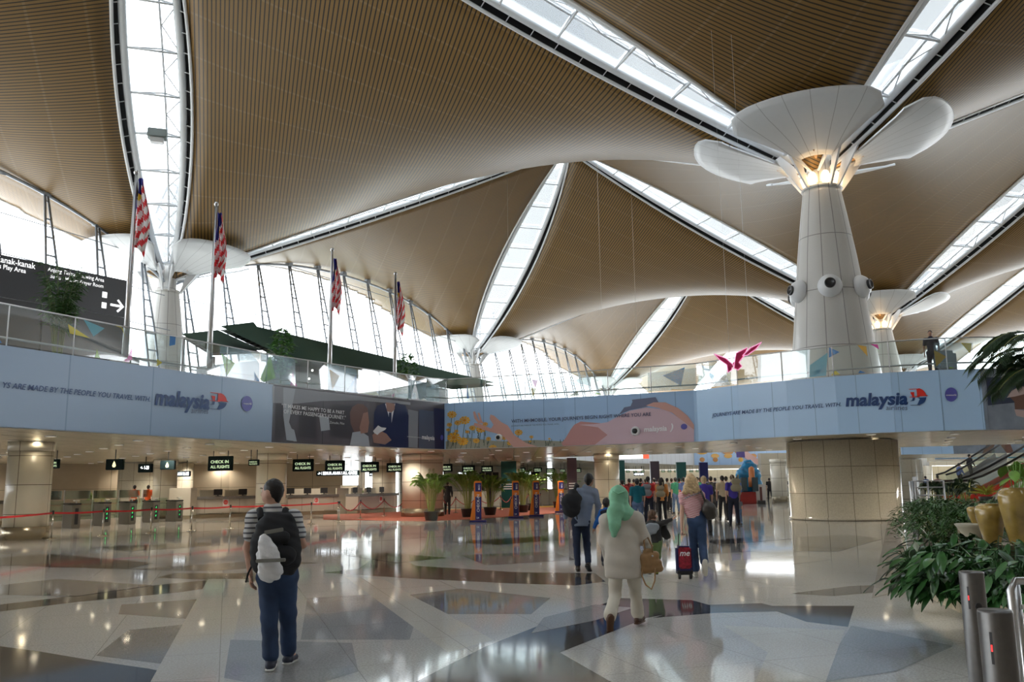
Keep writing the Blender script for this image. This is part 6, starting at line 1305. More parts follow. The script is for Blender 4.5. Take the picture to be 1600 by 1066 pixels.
# trolley case
Y = 15.3; TRR = mat('case_red', (.30, .012, .03), .5, noise_=.6, nscale=16); TRB = mat('case_navy', (.02, .02, .10), .5)
c = gnd(1068, 905); r = empty('trolley_case', 'small red and navy wheeled case pulled by the blonde woman', 'suitcase', c)
x0, x1 = V3(1056.5, 880, c.y).x, V3(1081, 880, c.y).x; w = x1-x0; cx = (x0+x1)/2
m = MB(); m.box((cx, c.y, .33), (w, .2, .46), TRB, 0, .04); part(m, 'shell', TRB, r)
m = MB(); m.box((cx, c.y-.105, .36), (w*.8, .05, .36), TRR, 0, .03); part(m, 'front_pocket', TRR, r)
m = MB(); m.box((cx, c.y, .12), (w*.98, .2, .09), BLACK, 0, .02); part(m, 'base', BLACK, r)
for sg in (-1, 1):
    m = MB(); m.lathe([(.001, -.02), (.05, -.02), (.055, 0), (.05, .02), (.001, .02)], (cx+sg*w*.36, c.y-.05, .055), BLACK, 16, Matrix.Rotation(PI/2, 3, 'Y')); part(m, 'wheel', BLACK, r)
hz_ = J['wrL'].z-.07; hx = J['wrL'].x
m = MB(); m.tube([(cx-.075, c.y, .5), (cx-.075, c.y+.02, hz_), (cx+.075, c.y+.02, hz_), (cx+.075, c.y, .5)], .009, BLACK, 6); part(m, 'handle', BLACK, r)
m = MB(); 
V, F = text_geo('me', .14, .3, .02); m.add([Vector((cx-.10+v.x, c.y-.133, .40+v.y)) for v in V], F, PWHITE); part(m, 'print', PWHITE, r)
# ---------------------------------------------------------------- people further off
def pose(x, y, H, hd=0., stride=.0, arm=0., z=0.):
    s = H/1.75; f = Vector((math.sin(hd), math.cos(hd), 0)); sd = Vector((f.y, -f.x, 0)); b = Vector((x, y, z)); P = lambda a, c, h_: b+sd*a*s+f*c*s+Vector((0, 0, h_*s))
    J = dict(head=P(0, .02, 1.635), neck=P(0, 0, 1.46), shL=P(-.18, 0, 1.42), shR=P(.18, 0, 1.42), elL=P(-.24, .02-arm*.3, 1.14), elR=P(.24, .02+arm*.3, 1.14), wrL=P(-.24, .08-arm*.5, .90), wrR=P(.24, .08+arm*.6, .92),
             hipL=P(-.09, 0, .90), hipR=P(.09, 0, .90), knL=P(-.10, stride*.5+.02, .49), knR=P(.10, -stride*.4+.03, .49), anL=P(-.10, stride, .08), anR=P(.10, -stride, .08+abs(stride)*.15), tL=f.copy(), tR=f.copy())
    if z: J['zb'] = z
    return J
col = lambda n, c: mat(n, c, .8)
PAL = dict(teal=col('cloth_teal', (.0, .12, .17)), red=col('cloth_red', (.55, .03, .03)), orange=col('cloth_orange', (.60, .25, .07)), beige=col('cloth_beige', (.52, .42, .28)), purple=col('cloth_purple', (.05, .03, .28)), black=col('cloth_black', (.012, .012, .014)), white=col('cloth_white', (.62, .6, .6)), grey=col('cloth_grey', (.2, .2, .22)), blue=col('cloth_blue', (.12, .18, .42)), green=col('cloth_green', (.03, .2, .12)), khaki=col('cloth_khaki', (.30, .26, .17)), pink=col('cloth_pink', (.55, .28, .30)), maroon=col('cloth_maroon', (.18, .02, .03)), hivis=col('cloth_hivis', (.85, .13, .03)), jean=JEAN3, dark=col('cloth_dark_navy', (.012, .014, .03)))
def far_person(px, ptop, Y, top, legs, label, hair=HD, female=False, hd=0., stride=.15, arm=.1, H=None, sleeve=.6, group=None, skin=None, hem=.0, hl=0.):
    t = at(px, ptop, Y); H = H or max(1.0, min(1.9, t.z)); s = H/1.75
    return person(label, pose(t.x, Y, H, hd, stride, arm), s, top=PAL[top], legs=PAL[legs], hair=hair, shoe=PAL['black'], hi=False, sleeve=sleeve, female=female, fwd=(math.sin(hd), math.cos(hd), 0), face=(math.sin(hd), math.cos(hd), 0), group=group, skin=skin, hem=hem, hairlen=hl)
def small_pack(px, py, Y, c, label, w=.34, h=.5):
    p = at(px, py, Y-.22); r = empty('backpack', label, 'backpack', p); a = SDF(.05); a.cap(p+Vector((-w*.2, 0, h*.22)), p+Vector((w*.2, 0, h*.22)), w*.32, w*.32, ((0, 1, 0), .7)); a.cap(p+Vector((-w*.22, 0, -h*.18)), p+Vector((w*.22, 0, -h*.18)), w*.38, w*.38, ((0, 1, 0), .7)); sdf_part(a, 'main_bag', PAL[c], r, .022)
    for sg in (-1, 1): m = MB(); m.tube([p+Vector((sg*w*.3, 0, h*.35)), p+Vector((sg*w*.36, .12, h*.62)), p+Vector((sg*w*.36, .28, h*.5))], .02, PAL[c], 6); part(m, 'strap', PAL[c], r)
far_person(995, 748, 30, 'teal', 'jean', 'man in teal t-shirt and jeans in front of the crowd, right of the green scarf', sleeve=.7)
far_person(1012, 743, 36, 'red', 'dark', 'man in red t-shirt with a grey backpack, walking away in the crowd', stride=.2); small_pack(1010.5, 766, 36, 'grey', 'grey backpack on the man in the red t-shirt', .36, .62)
far_person(1033, 746.5, 37, 'orange', 'black', 'woman in orange top and black leggings with long dark hair', female=True, hl=.3, stride=.12, sleeve=1.5, hem=.1); small_pack(1032, 768, 37, 'khaki', 'tan backpack on the woman in the orange top', .34, .6)
far_person(972, 750, 38, 'red', 'black', 'person in red at the edge of the cream column, behind the green scarf', female=True)
far_person(1128, 743, 37, 'beige', 'black', 'man in beige shirt and black trousers left of the one in purple', stride=.2)
far_person(1143.5, 736.5, 33, 'purple', 'dark', 'man in violet polo shirt with a grey bag on his back', hair=HB, stride=.16); small_pack(1150, 758, 33, 'khaki', 'olive backpack worn by the man in the violet polo', .36, .62)
far_person(1153, 772, 33.5, 'grey', 'jean', 'child in jeans walking beside the man in the violet polo', H=1.05, hair=HB)
far_person(1099, 744, 27, 'purple', 'black', 'short haired fair person in a violet shirt, half hidden by the blonde woman', hair=HY)
far_person(1110, 742, 40, 'black', 'black', 'man in black with a white strap, right of the blonde woman', stride=.2)
crowd = [(983, 748, 46, 'maroon', 'dark', 'maroon shirt'), (1001, 747, 50, 'black', 'dark', 'black shirt'), (1022, 747, 48, 'maroon', 'black', 'dark red shirt, between red and orange'), (1042, 745, 52, 'white', 'black', 'white shirt, long trousers'), (1049, 747, 54, 'pink', 'dark', 'pink top'), (1055, 746, 46, 'green', 'jean', 'dark green top'), (1061, 744, 52, 'red', 'black', 'red top behind the green one'), (1068, 745, 44, 'blue', 'khaki', 'light blue shirt and khaki trousers'), (1089, 744, 46, 'green', 'dark', 'green top behind the blonde hair'), (1094, 746, 50, 'black', 'dark', 'black top beside green'),
         (1117, 746, 55, 'white', 'dark', 'white top left of beige shirt'), (1134, 744, 42, 'white', 'black', 'pale top between beige and violet'), (1150, 744, 50, 'blue', 'dark', 'blue top behind the violet polo'), (966, 748, 58, 'black', 'black', 'black top by the column'), (1029, 749, 62, 'grey', 'dark', 'grey shirt far off'), (1008, 749, 64, 'maroon', 'dark', 'maroon shirt far off'), (1075, 748, 62, 'grey', 'dark', 'grey shirt behind blonde hair'), (1104, 748, 60, 'blue', 'dark', 'blue shirt far off'), (990, 749, 60, 'orange', 'dark', 'orange shirt far off')]
for i, (px, pt, Y, tp, lg, w) in enumerate(crowd): far_person(px, pt, Y, tp, lg, 'distant person in the crowd, '+w, hair=HB if i % 5 == 4 else HD, stride=.12 if i % 2 else -.1, hd=(-.4, .3, 0, .7, 0)[i % 5], group='distant crowd', sleeve=.7 if i % 2 else 1.8)
far_person(658, 746, 60, 'black', 'black', 'x', H=1.6) if False else None
far_person(699, 752, 50, 'black', 'black', 'person in long black clothes standing behind the nearest potted palm', sleeve=1.9, hem=.3, stride=.03)
far_person(211, 752.5, 50, 'hivis', 'black', 'worker in orange vest behind the turnstiles, left of the two', sleeve=.6); far_person(232.5, 750, 51, 'hivis', 'black', 'worker in orange vest behind the turnstiles, right of the two', sleeve=.6)
far_person(477, 754, 62, 'black', 'dark', 'staff member seated height behind the middle check-in counter', H=1.5)
far_person(1201, 737, 72, 'black', 'black', 'dark walking person right of the giant blue bag', stride=.2); far_person(1226.5, 738, 84, 'black', 'dark', 'thin dark figure at the far doorway left of the big column base')
far_person(1427, 736, 78, 'white', 'black', 'person in white and black far right behind the planter'); far_person(1445, 736, 74, 'blue', 'dark', 'person in blue far right near the potted shrubs'); far_person(1464, 739, 64, 'pink', 'maroon', 'person in pink and red far right among the shrubs', female=True)
# person on the upper level, right
t = at(1453, 519, 32.4); J = pose(t.x, 32.4, 1.88, .4, .05, .2, z=DZ)
person('man in dark blue shirt with black cap standing on the upper level at the right', J, 1.0, top=PAL['dark'], legs=PAL['dark'], hair=HD, shoe=PAL['black'], hi=False, sleeve=.7, fwd=(.4, .9, 0), face=(-.5, -.8, 0), skin=SKIN2)
p = at(1478, 565, 33.4); r = empty('luggage_bag', 'dark bag behind the glass next to the man on the upper level', 'bag', (p.x, p.y, DZ)); m = MB(); m.box((p.x, p.y, DZ+.75), (.8, .35, .95), PAL['grey'], 0, .12); part(m, 'bag_body', PAL['grey'], r); m = MB(); m.box((p.x, p.y, DZ+.16), (.7, .4, .2), STEEL, 0, .03); part(m, 'trolley_base', STEEL, r)
# ================================================================ RIGHT SIDE: planter, urns, bollards, rail, escalators, giant bag
CAPS = mat('planter_stone', (.50, .42, .28), .6, noise_=.3, nscale=5, bump=.6); PAVE = granite('planter_path', (.30, .26, .22), (.42, .37, .31), .2)
c0, c1, c2 = gnd(1425, 922), gnd(1468, 945), gnd(1640, 985)
far0 = gnd(1400, 815)
pl = [c0, gnd(1500, 958), gnd(1700, 985), gnd(1700, 985)+Vector((9, 6, 0)), Vector((20, 27, 0)), Vector((13.2, 28, 0))]
root = empty('planter_bed', 'long raised stone planter bed with dense plants at the right', 'planter', c0)
m = MB(); m.prism([(v.x, v.y) for v in pl], 0, .42, CAPS); part(m, 'stone_wall', CAPS, root)
m = MB(); ctr = Vector((14, 20, 0)); m.prism([((v.x*.985+ctr.x*.015), (v.y*.985+ctr.y*.015)) for v in pl], .42, .46, BARK); part(m, 'soil', BARK, root)
wp = MB(); q = [gnd(1385, 818), gnd(1400, 818), gnd(1424, 922), gnd(1412, 935), gnd(1368, 932)]; 
wp.prism([(v.x, v.y) for v in (gnd(1402, 812), gnd(1425, 921), gnd(1362, 935), gnd(1388, 812))], .0035, .006, PAVE); o = struct(wp, 'trim_3', PAVE, 'pale stone strip along the planter')
LEAFD = mat('lily_leaf', (.03, .10, .025), .3, noise_=.35, nscale=8); LEAFM = mat('shrub_leaf_fine', (.05, .13, .03), .4, noise_=.4, nscale=12); LILY = mat('lily_white', (.75, .78, .7), .5); YEL = mat('leaf_yellow', (.45, .5, .08), .5)
def lily(p, r, n, seed, L=.34, w=.11, name='peace_lily', label='', m_=None, group='broad leaved peace lilies in the planter', flower=0):
    rn = random.Random(seed); root = empty(name, label, 'plant', p, group); f = MB(); st = MB(); mm = m_ or LEAFD
    for i in range(n):
        a = rn.uniform(0, 2*PI); el = rn.uniform(.1, 1.2); rr = r*rn.uniform(.3, 1); b = p+Vector((math.cos(a)*rr*.25, math.sin(a)*rr*.25, 0)); t = p+Vector((math.cos(a)*rr*math.cos(el), math.sin(a)*rr*math.cos(el), rr*math.sin(el)*1.25+.04))
        st.tube([b, b.lerp(t, .5)+Vector((0, 0, .08)), t], .005, mm, 4, False)
        d = Vector((math.cos(a), math.sin(a), rn.uniform(-.9, .3))); s_ = d.cross(Vector((0, 0, 1))).normalized(); LL = L*rn.uniform(.7, 1.2); W = w*rn.uniform(.8, 1.2); pts = []
        for k in range(6):
            u = k/5; c = t+d.normalized()*LL*u+Vector((0, 0, -.35*LL*u*u)); ww = W/2*math.sin(PI*min(1, u*.92+.06))**.8; pts += [c-s_*ww+Vector((0, 0, .012)), c, c+s_*ww+Vector((0, 0, .012))]
        f.add(pts, [(3*k, 3*k+1, 3*k+4, 3*k+3) for k in range(5)]+[(3*k+1, 3*k+2, 3*k+5, 3*k+4) for k in range(5)], mm, True)
    part(st, 'stem', mm, root); part(f, 'foliage', mm, root)
    for k in range(flower):
        a = rn.uniform(2.4, 4.6); q = p+Vector((math.cos(a)*r*.7, math.sin(a)*r*.7, r*1.1)); g = MB(); leaf(g, q, Vector((math.cos(a), math.sin(a), 1.3)), .16, .07, LILY, .1); g.tube([q-Vector((0, 0, .3)), q+Vector((0, 0, .05))], .004, LEAFD, 4); part(g, 'flower', LILY, root)
rn = random.Random(11)
front = [((1445, 905), .40, 34), ((1478, 912), .42, 36), ((1510, 905), .40, 32), ((1542, 915), .42, 34), ((1578, 925), .42, 34), ((1460, 880), .44, 36), ((1500, 880), .44, 34), ((1545, 885), .42, 32), ((1590, 895), .44, 32), ((1620, 930), .42, 26)]
for i, ((px, py), r_, n_) in enumerate(front):
    p = gnd(px, py+22, .46); lily(p, r_, int(n_*2.8), i, label='glossy broad leaved peace lily, plant %s along the near planter edge' % ('at the front corner', 'second from the corner', 'above the pale stone wall', 'behind the taller bollard', 'between bollards and rail', 'just behind the corner plant', 'in the second row', 'below the ochre urns', 'at the right frame edge', 'outside the right edge')[i], flower=1 if i in (0, 5, 6) else 0, w=.085, L=.23)
# finer shrubs behind
def fine_shrub(p, r, h, seed, label, n=900):
    rn = random.Random(seed); root = empty('leafy_shrub', label, 'plant', p, 'fine leaved shrubs in the planter'); f = MB(); st = MB()
    for k in range(7): a = k*.9; st.tube([p, p+Vector((math.cos(a)*r*.5, math.sin(a)*r*.5, h*.7))], .012, STEM, 4, False)
    for i in range(n):
        a = rn.uniform(0, 2*PI); v = rn.random()**.7; rr = r*math.sqrt(max(.05, 1-(v*.95)**2.4))*rn.uniform(.6, 1.05); q = p+Vector((math.cos(a)*rr, math.sin(a)*rr, .02+h*v)); leaf(f, q, Vector((math.cos(a+rn.uniform(-.8, .8)), math.sin(a+rn.uniform(-.8, .8)), rn.uniform(-.6, .9))), rn.uniform(.09, .19), .045, LEAFM, .5)
    part(st, 'stem', STEM, root); part(f, 'foliage', LEAFM, root)
for i, (px, py, Y, r_, h_) in enumerate(((1412, 850, 17.5, .75, 1.0), (1435, 860, 15.5, .7, .95), (1470, 850, 17, .9, 1.05), (1450, 840, 20, .9, 1.0), (1500, 850, 16, .8, .95), (1425, 840, 20.5, .8, 1.0), (1485, 860, 14.5, .6, .85), (1530, 850, 19, .9, .95))):
    p = at(px+36, py, Y); fine_shrub(Vector((p.x, Y, .46)), r_*.9, h_*(.72 if Y > 16 else .8), 30+i, 'dense small leaved green shrub, '+('far left of the bed beside the stone strip', 'left side of the bed, nearer', 'middle of the bed in front of the potted palm', 'behind the first shrubs', 'left of the urns', 'rearmost at the left', 'above the peace lilies', 'behind the urns')[i], 620)
# urns
URN = mat('urn_glazed_ochre', (.36, .24, .06), .22, noise_=.35, nscale=4, coat=.4)
def urn(px, pt, pb, Y, rpx, label, seed=0):
    t = at(px, pt, Y); b = at(px, pb, Y); H = t.z-b.z; R_ = rpx*Y/FPX; p = Vector((b.x, Y, b.z)); root = empty('urn', label, 'urn', p, 'glazed ochre urns'); m = MB()
    m.lathe([(R_*.5, 0), (R_*.52, .02), (R_*.72, H*.3), (R_*.94, H*.65), (R_, H*.82), (R_*.92, H*.93), (R_*.7, H*.975), (R_*.74, H*.99), (R_*.72, H), (R_*.6, H*.99), (R_*.6, H*.9)], p, URN, 36); part(m, 'body', URN, root); m = MB(); m.lathe([(R_*.60, H*.93), (.001, H*.94)], p, BARK, 20); part(m, 'soil', BARK, root); return root, p, R_, H
PED = mat('pedestal_stone', (.36, .30, .20), .5, noise_=.2, nscale=6)
urn(1552, 787, 853, 11.0, 21, 'ochre glazed urn in front, centre of the urn group'); urn(1524, 792, 818, 12.2, 10.5, 'small round ochre urn behind, left of the urn group'); ub = urn(1591, 762, 850, 10.6, 22, 'tall brown glazed urn at the right frame edge')
for px, py, Y, w, lb in ((1552, 853, 11.0, .5, 'under the centre urn'), (1524, 818, 12.2, .42, 'under the small urn'), (1591, 850, 10.6, .5, 'under the tall urn')):
    b = at(px, py, Y); r = empty('pedestal', 'stone pedestal '+lb, 'pedestal', (b.x, Y, .46), 'stone pedestals of the urns'); m = MB(); m.lathe([(w*.55, .0), (w*.55, b.z-.465), (w*.6, b.z-.463)], (b.x, Y, .46), PED, 28); part(m, 'block', PED, r)
b = at(1523, 819, 11.6); r = empty('stone_basin', 'wide pale stone basin rim beside the urns', 'basin', (b.x, 11.6, .46)); m = MB(); m.lathe([(.12, 0), (.16, b.z-.60), (.22, b.z-.50), (.25, b.z-.46), (.2, b.z-.47)], (b.x, 11.6, .46), mat('basin_stone', (.42, .38, .28), .5), 28); part(m, 'bowl', MATS['basin_stone'], r)
# plants by the urns: philodendron in the tall urn, ferny plant right
p = Vector((at(1585, 760, 10.8).x, 10.8, at(1585, 762, 10.8).z-.05)); lily(p, .30, 16, 70, L=.22, w=.13, name='trailing_plant', label='light green trailing plant growing out of the tall urn', m_=mat('leaf_light', (.16, .32, .05), .4, noise_=.3, nscale=6), group='plants around the urns')
p = Vector((at(1595, 830, 9.4).x, 9.4, .46)); lily(p, .45, 40, 71, L=.24, w=.05, name='fern', label='bushy fern below the tall urn at the right edge', m_=LEAFM, group='plants around the urns')
# metal bollards with sensors
BOL = mat('bollard_metal', (.14, .135, .13), .35, .75, noise_=.05, nscale=30)
for px, pt, Y, lb in ((1517, 893, 5.76, 'taller looking metal bollard, left of the pair at the bottom right'), (1554, 953, 4.1, 'nearest metal bollard with a red sensor slot at the bottom right')):
    t = at(px, pt, Y); r = empty('bollard', lb, 'bollard', (t.x, Y, 0), 'metal sensor bollards'); R_ = .0745; m = MB(); m.lathe([(R_*1.25, 0), (R_*1.25, .01), (R_, .015), (R_, t.z-.01), (R_*.96, t.z), (.001, t.z+.001)], (t.x, Y, 0), BOL, 40); part(m, 'post', BOL, r)
    d = Vector((-.75, -.66, 0)).normalized()
    for zz, w_ in ((t.z-.21, .013), (t.z-.52, .012)) if Y > 5 else ((t.z-.62, .012),):
        m = MB(); m.lathe([(w_*1.6, -.004), (w_*1.6, .003), (w_*1.1, .004), (.001, .002)], Vector((t.x, Y, zz))+Vector((-.15, -1, 0)).normalized()*R_, BLACK, 16, Vector((-.15, -1, 0)).normalized().to_track_quat('Z', 'Y').to_matrix()); part(m, 'sensor', BLACK, r)
    m = MB(); s = Vector((d.y, -d.x, 0)); q = Vector((t.x, Y, t.z-.16))+d*(R_+.001); m.add([q-s*.006-Vector((0, 0, .07)), q+s*.006-Vector((0, 0, .07)), q+s*.006+Vector((0, 0, .07)), q-s*.006+Vector((0, 0, .07))], [(0, 1, 2, 3)], BLACK); m.add([q+d*.001-s*.004-Vector((0, 0, .015)), q+d*.001+s*.004-Vector((0, 0, .015)), q+d*.001+s*.004+Vector((0, 0, .015)), q+d*.001-s*.004+Vector((0, 0, .015))], [(0, 1, 2, 3)], mat('sensor_red', (.8, .05, .05), .4, emit=.8)); part(m, 'sensor_slot', BLACK, r)
Y = 4.9; t0 = at(1577, 908, Y); r = empty('guard_rail', 'polished steel tube guard rail at the right frame edge', 'railing', (t0.x, Y, 0)); m = MB(); z1 = t0.z
m.tube([(t0.x+.0, Y, 0), (t0.x, Y, z1-.05), (t0.x+.03, Y, z1), (t0.x+1.6, Y+.1, z1)], .021, STEEL, 14); part(m, 'frame', STEEL, r); m = MB(); m.tube([(t0.x+.07, Y+.06, 0), (t0.x+.07, Y+.06, z1-.01)], .018, STEEL, 12); m.tube([(t0.x+.05, Y, z1-.14), (t0.x+1.6, Y+.1, z1-.14)], .014, STEEL, 10); part(m, 'inner_rail', STEEL, r)
# overhanging palm at the right edge
p = Vector((at(1640, 700, 13.5).x, 13.5, .46)); root = empty('tall_palm', 'tall dark palm whose drooping fronds hang over the beach banner at the right edge', 'palm', p); st = MB(); lf = MB(); top = Vector((p.x+.05, p.y, at(1640, 560, 13.5).z)); st.tube([p, p.lerp(top, .5)+Vector((.08, 0, 0)), top], [.07, .055, .05], BARK, 8)
rn = random.Random(5)
for i in range(26): frond(st, lf, top+Vector((0, 0, rn.uniform(-.5, .35))), PI+rn.uniform(-1.7, 1.7) if i % 3 else rn.uniform(0, 6.3), rn.uniform(.95, 1.35), rn.uniform(.25, 1.15), PALMD, PALMS, 34, .028, .34, 1.15)
part(st, 'trunk', BARK, root); part(lf, 'foliage', PALMD, root)
# ---------------------------------------------------------------- giant blue handbag display
BB = mat('gift_blue', (.0, .20, .42), .3, noise_=.4, nscale=3, coat=.5); RBX = mat('plinth_red', (.28, .015, .012), .35)
pc = gnd(1167, 788); root = empty('giant_bag_display', 'oversized glossy blue handbag display with a giant lipstick on top of a dark red block', 'display', pc)
Yb = pc.y; x0 = at(1150, 780, Yb).x; x1 = at(1182, 780, Yb).x; zt = at(1165, 769, Yb).z
m = MB(); m.box(((x0+x1)/2, Yb+1.2, zt/2), (x1-x0, 2.4, zt), RBX, 0, .03); part(m, 'red_block', RBX, root)
a = SDF(.15); A = lambda px, py: at(px, py, Yb+.9)
a.cap(A(1161, 758), A(1180, 758), .55, .55, ((0, 1, 0), .8)); a.cap(A(1160, 742), A(1179, 742), .5, .5, ((0, 1, 0), .8)); a.cap(A(1166, 732), A(1175, 731), .42, .40, ((0, 1, 0), .7)); a.n = (.03, 5); sdf_part(a, 'bag_body', BB, root, .06)
m = MB(); m.tube([A(1162, 730), A(1164, 722), A(1172, 720), A(1179, 727), A(1181, 740)], .10, BB, 8); part(m, 'bag_handle', BB, root)
m = MB(); q = A(1171, 742)+Vector((0, -.62, 0)); m.lathe([(.28, -.9), (.28, -.2), (.22, -.18), (.22, .3), (.2, .5), (.001, .62)], q, mat('lipstick', (.55, .18, .05), .35), 16); part(m, 'lipstick', MATS['lipstick'], root)
for x in (1157, 1174): m = MB(); m.box(A(x, 757)+Vector((0, -.95, 0)), (.42, .3, 1.0), mat('speaker_grey', (.03, .05, .06), .5), 0, .02); part(m, 'box', MATS['speaker_grey'], root)
p = at(1188, 760, Yb+.5); r = empty('poster_stand', 'white display board with brown figures beside the red block', 'board', (p.x, p.y, 0)); m = MB(); m.box((p.x, p.y, at(1188, 772, Yb+.5).z), (.75, .1, 1.4), mat('board_white', (.6, .56, .52), .5), 0, .02); part(m, 'board', MATS['board_white'], r); m = MB(); m.box((p.x, p.y-.06, at(1188, 774, Yb+.5).z), (.18, .02, 1.2), mat('figure_brown', (.14, .05, .04), .5), 0, .01); part(m, 'printed_figure', MATS['figure_brown'], r); m = MB(); m.box((p.x, p.y, .12), (.5, .5, .24), BLACK); part(m, 'base', BLACK, r)
p = at(1157, 708, Yb); r = empty('hanging_sign', 'small violet hanging flag sign above the giant blue bag', 'sign', (p.x, p.y, at(1157, 714, Yb).z)); m = MB(); m.box((p.x, p.y, at(1157, 707, Yb).z), (.62, .06, .75), mat('flag_violet', (.18, .14, .45), .5)); part(m, 'panel', MATS['flag_violet'], r); m = MB(); m.tube([(p.x, p.y, at(1157, 704, Yb).z), (p.x, p.y, FT)], .02, BLACK, 5); part(m, 'hanger', BLACK, r)
# green exit sign and doorway left of the big column
p = at(1222.5, 730, 86.4); r = empty('exit_sign', 'green hanging exit sign left of the big column base', 'sign', p); m = MB(); m.box(p, (.7, .1, .44), mat('exit_green', (.01, .12, .06), .4, emit=.15)); part(m, 'panel', MATS['exit_green'], r)
for px0, px1, Y, m_, lb in ((1208, 1238, 86, WALLM, 'beige wall block left of the big column base'),):
    p0, p1 = at(px0, 740, Y), at(px1, 740, Y); m = MB(); m.box(((p0.x+p1.x)/2, Y+1, 2.2), (p1.x-p0.x+2, 1, 4.4), m_); struct(m, 'wall_end', m_, lb)
# hanging lit light box over the crowd
p0, p1 = at(965, 712, 66), at(1004, 712, 66); r = empty('light_box_sign', 'white lit signboard with a red end hanging over the crowd', 'sign', ((p0.x+p1.x)/2, 66, 3.4)); zt = at(985, 706, 66).z; zb = at(985, 717, 66).z
m = MB(); m.box(((p0.x+p1.x)/2, 66, (zt+zb)/2), (p1.x-p0.x, .2, zt-zb), mat('lightbox_white', (1, 1, 1), .5, emit=2.2)); part(m, 'lit_face', MATS['lightbox_white'], r)
p2 = at(1013.5, 712, 66); m = MB(); m.box(((p1.x+p2.x)/2, 66, (zt+zb)/2), (p2.x-p1.x, .2, zt-zb), mat('lightbox_red', (.8, .10, .05), .5, emit=1.)); part(m, 'red_face', MATS['lightbox_red'], r)
m = MB(); m.tube([(p0.x+.3, 66, zt), (p0.x+.3, 66, FT)], .02, BLACK, 5); m.tube([(p2.x-.3, 66, zt), (p2.x-.3, 66, FT)], .02, BLACK, 5); part(m, 'hanger', BLACK, r)
# ---------------------------------------------------------------- escalators at the right
ESW = mat('escalator_side_white', (.62, .64, .66), .4); ESR = mat('escalator_red', (.50, .03, .02), .35); ESH = mat('handrail_black', (.015, .015, .017), .4); EGL = glass_mat('escalator_glass', (.80, .86, .82), .1); ESG = mat('escalator_silver', (.35, .36, .37), .3, .6)
def escalator(pts_top, Y, w, label, red=True):
    """pts: pixel polyline of the handrail at depth Y, rising to the right"""
    P = [at(x, y, Y) for x, y in pts_top]; r = empty('escalator', label, 'escalator', (P[0].x, Y, 0), 'escalators at the right'); N = len(P)
    for k, dy in enumerate((0, w)):
        m = MB(); m.tube([p+Vector((0, dy, 0)) for p in P], .06, ESH, 8); part(m, 'handrail', ESH, r)
        g = MB(); [g.quad(a+Vector((0, dy, -.05)), b+Vector((0, dy, -.05)), b+Vector((0, dy, -.75)), a+Vector((0, dy, -.75)), EGL) for a, b in zip(P, P[1:])]; part(g, 'glass_side', EGL, r)
        s = MB()
        for a, b in zip(P, P[1:]):
            y0 = Y+dy-.06; y1 = Y+dy+.06
            va = [(a.x, y0, a.z-.75), (b.x, y0, b.z-.75), (b.x, y0, b.z-1.15), (a.x, y0, max(.02, a.z-1.15)), (a.x, y1, a.z-.75), (b.x, y1, b.z-.75), (b.x, y1, b.z-1.15), (a.x, y1, max(.02, a.z-1.15))]
            s.add(va, [(0, 1, 2, 3), (7, 6, 5, 4), (0, 4, 5, 1), (3, 2, 6, 7), (0, 3, 7, 4), (1, 5, 6, 2)], ESR if red else ESG)
        part(s, 'side_band', ESR if red else ESG, r)
    b = MB()
    for a, c in zip(P, P[1:]):
        va = [(a.x, Y, a.z-1.0), (c.x, Y, c.z-1.0), (c.x, Y+w, c.z-1.0), (a.x, Y+w, a.z-1.0)]; b.add(va, [(0, 1, 2, 3)], ESG)
        if c.z-1.16 > .1: b.add([(a.x, Y+.02, max(.01, a.z-1.16)), (c.x, Y+.02, max(.02, c.z-1.16)), (c.x, Y+.02, .0), (a.x, Y+.02, .0)], [(0, 1, 2, 3)], ESW); b.add([(a.x, Y+w, max(.01, a.z-1.16)), (c.x, Y+w, max(.02, c.z-1.16)), (c.x, Y+w, .0), (a.x, Y+w, .0)], [(0, 1, 2, 3)], ESW)
    part(b, 'step_run', ESG, r); return r
escalator([(1490, 752), (1510, 751), (1535, 744), (1568, 728), (1600, 710), (1640, 686)], 44, 1.3, 'nearer escalator with a red side band rising to the right')
escalator([(1478, 742), (1492, 738), (1520, 722), (1545, 706), (1570, 690)], 56, 1.3, 'farther escalator with white side rising to the right behind the plants', False)
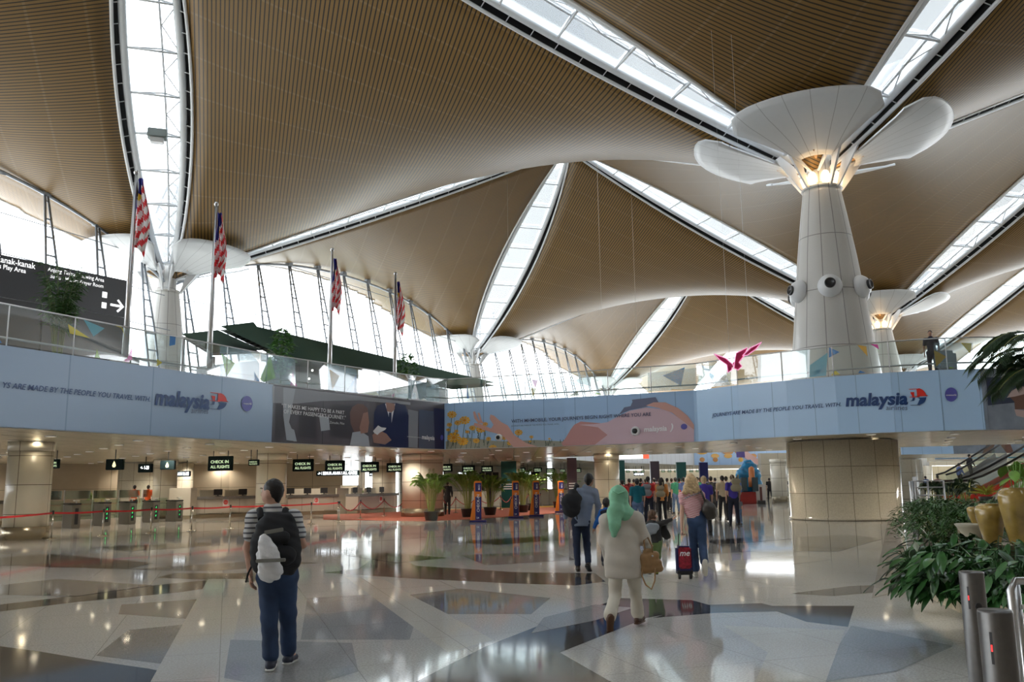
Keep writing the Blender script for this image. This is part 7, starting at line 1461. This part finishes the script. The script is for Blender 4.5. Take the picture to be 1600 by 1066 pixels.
for px, py, Y, c, lb in ((1498, 725, 56.6, 'blue', 'small person in blue riding the farther escalator, lower one'), (1514, 711, 56.6, 'black', 'small person in black riding the farther escalator, upper one')):
    t = at(px, py, Y); z = at(px, {1498: 734, 1514: 723}[px], Y).z-.0; zf = t.z-1.65; person(lb, pose(t.x, Y, 1.7, 1.5, .1, .2, z=zf), .97, top=PAL[c], legs=PAL['black'], hair=HD, shoe=PAL['black'], hi=False, sleeve=1.8, fwd=(1, 0, 0), face=(1, 0, 0))
# railing and far potted plants right of the big column
p0, p1 = gnd(1426, 790), gnd(1475, 790); p0 = at(1428, 770, 27.5); p1 = at(1478, 770, 27.5); zt = at(1428, 752, 27.5).z; r = empty('guard_rail', 'steel railing with horizontal bars behind the planter shrubs', 'railing', (p0.x, 27.5, 0)); m = MB()
for z in (zt, zt-.2, zt-.45): m.tube([(p0.x, 27.6, z), (p1.x, 27.6, z)], .022, STEEL, 6)
for x in (p0.x, (p0.x+p1.x)/2, p1.x): m.tube([(x, 27.6, 0), (x, 27.6, zt)], .03, STEEL, 6)
part(m, 'bars', STEEL, r)
for px, pt, lb in ((1423, 753, 'left'), (1429, 746, 'right')): t = at(px, pt, 28.6); r = empty('steel_post', 'shiny steel gate post behind the shrubs, '+lb+' of the two', 'post', (t.x, 28.6, 0), 'steel gate posts'); m = MB(); m.lathe([(.07, 0), (.07, t.z), (.05, t.z+.02)], (t.x, 28.6, 0), STEEL, 16); part(m, 'tube', STEEL, r)
for px, Y, h, w, s, lb in ((1481, 30, 1.95, .6, 21, 'dark potted palm in a black tub behind the shrubs'), (1457, 46, 1.9, .7, 22, 'round potted shrub far behind the railing'), (1508, 40, 2.0, .6, 23, 'dark potted palm in front of the escalators')):
    p = at(px, 770, Y); potted_palm(Vector((p.x, Y, 0)), h, w, s, lb, group='potted palms near the escalators', lm=PALMD, n=20)
p = at(1540, 757, 36); r = empty('potted_croton', 'yellow leaved potted plant in front of the red escalator', 'plant', (p.x, 36, 0), 'potted palms near the escalators'); pot(r, Vector((p.x, 36, 0)), .3, .9); lf = MB(); rn = random.Random(8)
for i in range(90): a = rn.uniform(0, 6.3); leaf(lf, Vector((p.x, 36, .95)), Vector((math.cos(a), math.sin(a), rn.uniform(.3, 2))), rn.uniform(.45, .8), .09, YEL if i % 2 else mat('leaf_amber', (.40, .22, .03), .5), .4)
part(lf, 'foliage', YEL, r)
